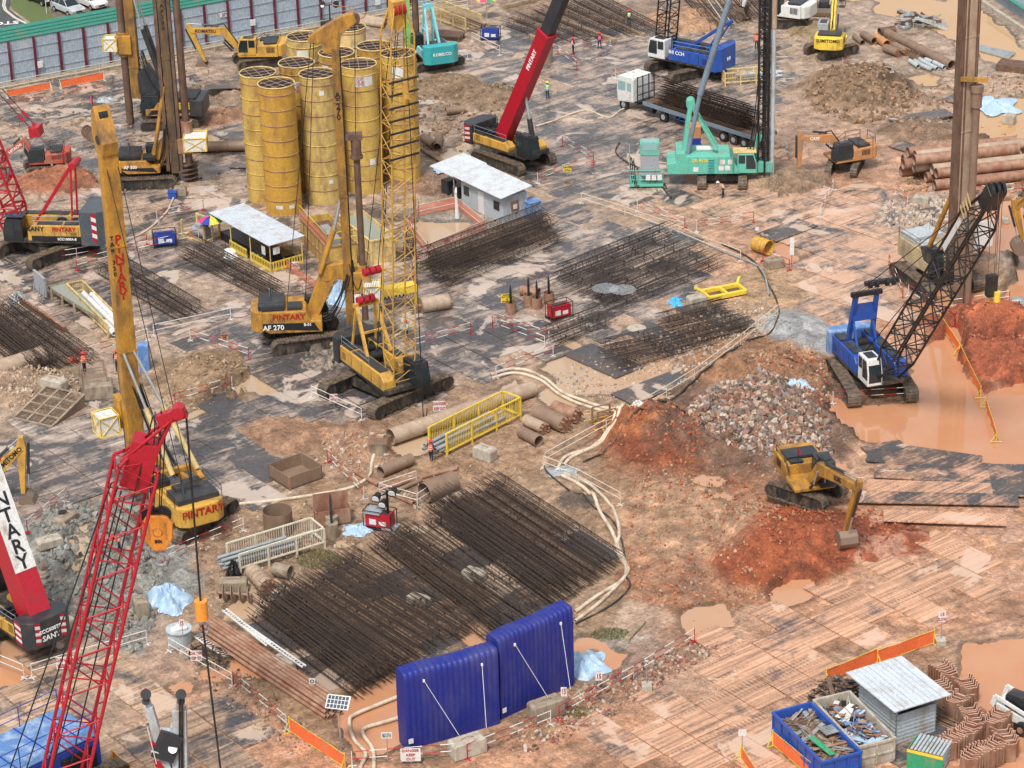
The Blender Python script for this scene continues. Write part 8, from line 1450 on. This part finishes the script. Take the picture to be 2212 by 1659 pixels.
rocks([(1090,1600),(1240,1490),(1480,1390),(1560,1400),(1300,1560),(1120,1640)],1500,.04,.15,[st[3],st[0],st[2],st[4],mat('maroon_stone',(.25,.08,.06),.6,dirt=.2)],'reddish pebbles along the rail barrier','pebbles',14)
br_=mat('earth_stone',(.28,.19,.12),.8,dirt=.3)
rocks([(0,800),(100,800),(170,830),(180,870),(100,900),(0,880)],1100,.04,.17,[st[2],st[2],st[0],br_],'pale rubble heap beside the fat pipe','rubble_heap',15)
rocks([(700,940),(820,950),(850,1000),(760,1030),(680,1000)],700,.04,.14,[st[0],st[2],st[3]],'gravel mound by the wet plates','gravel_mound',16)
rocks([(90,1100),(220,1080),(350,1120),(350,1300),(300,1420),(170,1370),(90,1290)],2600,.05,.26,[mat('slurry_lump',(.21,.225,.205),.5,dirt=.3),mat('clay_lump',(.25,.26,.24),.55,dirt=.3),mat('dark_clay_lump',(.17,.16,.15),.5,dirt=.3)],'grey clay lumps around the slurry pool','clay_lumps',17)
br=[mat('brown_clod',(.21,.13,.075),.8,dirt=.3),mat('dark_brown_clod',(.14,.085,.05),.8,dirt=.3),mat('tan_clod',(.30,.20,.12),.8,dirt=.3)]
rocks([(1740,200),(1800,150),(1900,150),(1990,210),(1960,250),(1850,270),(1750,240)],1600,.06,.26,br,'clods covering the dark soil heap','soil_clods',18)
rc=[mat('red_clod',(.34,.095,.045),.8,dirt=.3,dcol=(.2,.05,.03)),mat('dark_red_clod',(.24,.06,.03),.8,dirt=.2,dcol=(.15,.04,.02)),mat('orange_clod',(.42,.16,.08),.8,dirt=.2)]
rocks([(1310,960),(1400,900),(1500,930),(1530,1000),(1440,1020),(1350,1000)],900,.03,.13,rc,'red clods on the older red heap','red_clods',19); rocks([(1620,1100),(1850,1080),(2000,1130),(1900,1190),(1780,1250),(1650,1230)],1300,.03,.12,rc,'red clods on the fresh red heap','fresh_red_clods',20); rocks([(2050,700),(2212,680),(2212,820),(2120,810),(2060,760)],900,.03,.14,rc,'red clods around the hollow red heap','hollow_heap_clods',21)
rocks([(1360,1010),(1680,1010),(1690,1290),(1500,1340),(1350,1290)],2600,.03,.13,[br[0],rc[0],st[2],st[3],rc[2]],'clods and stones over the reworked ground','ground_clods',22)
rocks([(420,1130),(780,1060),(1000,1000),(1150,1010),(1000,1150),(800,1220),(600,1260),(440,1330)],1500,.03,.12,[br[2],st[0],br[0]],'small stones on the bare mud between racks and boxes','mud_stones',23); rocks([(400,1370),(560,1470),(760,1659),(640,1640),(420,1470)],900,.03,.12,[br[2],br[1],st[2]],'stones below the brown pipes','pipe_side_stones',24)
rocks([(0,180),(500,150),(500,420),(0,420)],1200,.04,.18,[br[0],br[2],br[1]],'clods over the far muddy corner','far_clods',25); rocks([(900,180),(1120,190),(1100,330),(900,330)],900,.05,.22,[br[0],br[1],br[2]],'clods among the far soil mounds','mound_clods',26); rocks([(1920,200),(2212,150),(2212,420),(1960,420)],1400,.05,.22,[br[0],br[1],st[3],st[2]],'clods and stones by the far pond','pond_clods',27)
rocks([(420,770),(540,800),(530,860),(380,900),(340,860)],600,.04,.16,[br[0],br[2],st[2]],'clods on the low mound by the rig mast','low_mound_clods',28); rocks([(650,760),(745,760),(740,800),(650,800)],220,.08,.26,[mat('grey_clod',(.22,.19,.16),.7,dirt=.3)],'grey brown spoil lumps before the centre rig tracks','spoil_lumps',29); rocks([(1690,760),(1790,770),(1790,900),(1640,830),(1600,800)],900,.04,.16,[br[0],rc[0],st[2]],'clods on the bank above the rubble','bank_clods',30)
# grass tufts
def grass(cu,cv,ru,rv,n,name,label,seed):
    r=random.Random(seed); b=MB()
    for i in range(n):
        a=r.uniform(0,6.28);k=math.sqrt(r.random()); p=G(cu+ru*k*math.cos(a),cv+rv*k*math.sin(a)); p.z=gz(p); h=r.uniform(.06,.2); d=Vector((r.uniform(-.1,.1),r.uniform(-.1,.1),h)); w_=Vector((r.uniform(-.03,.03),r.uniform(-.03,.03),0)); b.add([p-w_,p+w_,p+d],[(0,1,2)])
    o=put(name,b,'leaf'); o['kind']='stuff'; o['label']=label; o['category']='grass'
grass(690,1210,50,22,1500,'grass','green grass patch beside the cream rack end',1); grass(1320,1370,45,12,900,'grass_patch','green grass patch near the blue wall',2); grass(940,575,70,10,1300,'grass_strip','grass strip below the pit netting',3); grass(620,1290,35,14,700,'grass_tuft','grass behind the ochre barrel',4); grass(1240,1540,40,14,500,'grass_clump','grass at the foot of the blue wall',5)
# far scrap and rails upper right
b=MB(); [b.beam((R.uniform(-3,3),R.uniform(-1.5,1.5),R.uniform(.1,1.2)),(R.uniform(-3,3),R.uniform(-1.5,1.5),R.uniform(.1,1.2)),.08,.3 if i%3 else .05,i%3) for i in range(40)]; o=one('scrap_heap','heap of timber, formwork and coiled cable by the orange channel','scrap',b,['wood','lgrey','rustd'],GG(1990,55),rad(-30)); o['kind']='stuff'
b=MB(); [b.ring((0,0,.1+i*.05),(0,0,1),.7-.03*(i%3),.035,20,0,5) for i in range(5)]; one('cable_coil','round coil of grey cable beside the far scrap heap','cable coil',b,'galv',GG(*Q(3,0,1205,230)))
for i in range(6): b=MB(); b.box(-3,3,-.13,.13,0,.1); one('white_plank','long white plank in the stack by the orange channel','plank',b,'galv',GG(*Q(3,0,1880+i*8,440-i*6))+Vector((0,0,.05+.02*i)),rad(-48+i),'white planks by the channel')
b=MB(); b.box(-1.6,1.6,-1,1,0,.7); one('steel_tray','dark rusty steel tray on the bank of the far pond','tray',b,'rustd',GG(*Q(3,0,2130,590)),rad(-25),bevel=.03)
b=MB(); b.box(-1.6,1.6,-.9,.9,.55,.65); [b.box(x-.06,x+.06,y-.06,y+.06,0,.55) for x in(-1.4,1.4) for y in(-.8,.8)]; one('steel_table','dark steel table near the far railed rack','table',b,'rustd',G(*Q(1,0,1710,330)),rad(-20))
railrack((1040,62),(960,32),2.0,1.5,'pyel','far yellow railed rack, behind the teal crane',pm='pile',npipe=4); railrack((1740-80,170),(1560,178),1.2,1.3,'pyel','yellow railed rack, behind the lorry trailer',pm='lgrey')
for i in range(5): pipe((905+i*5,322+i*4),(980+i*5,365+i*4),.13,'rust' if i%2 else 'pile','thin brown pipe lying between silos and office roof',grp='brown pipes by the silos',z=.1)
for i,y in enumerate((175,192,208)): pipe(Q(1,0,960,y),Q(1,0,1180,y+30),.35,'pilel','pale sausage shaped pipe behind the silos and rig head',grp='pale pipes behind silos')
b=MB(); b.cyl((0,0,0),(0,0,2.4),1.6,20); b.cyl((0,0,2.4),(0,0,2.5),1.7,20); 
sb=MB(); [sb.box(-.8+i*.18,-.68+i*.18,-.9,.9,.15,.2) for i in range(9)]
for i,(u,v) in enumerate(((1308,652),(1345,655))): b=MB(); [b.box(-(1.1-(-.9+k*.225)**2)**.5,(1.1-(-.9+k*.225)**2)**.5,-.95+k*.225,-.87+k*.225,1.15,1.19) for k in range(9)]; one('white_slat_disc','white slatted round formwork lying on the cages, '+['nearer the generator','nearer the open plates'][i],'formwork',b,'galv',G(u,v,.1),rad(20))
for i in range(14): pass
# red clods, sack for site
b=MB(); [b.tube(droop((R.uniform(-2,2),R.uniform(-1,1),.1),(R.uniform(-2,2),R.uniform(-1,1),.2),-.3),.03,4) for _ in range(30)]; one('bar_offcuts','heap of bent dark bar offcuts below the ladder frame','steel offcuts',b,'bar',G(*Q(0,3,1780,730)),rad(-40))
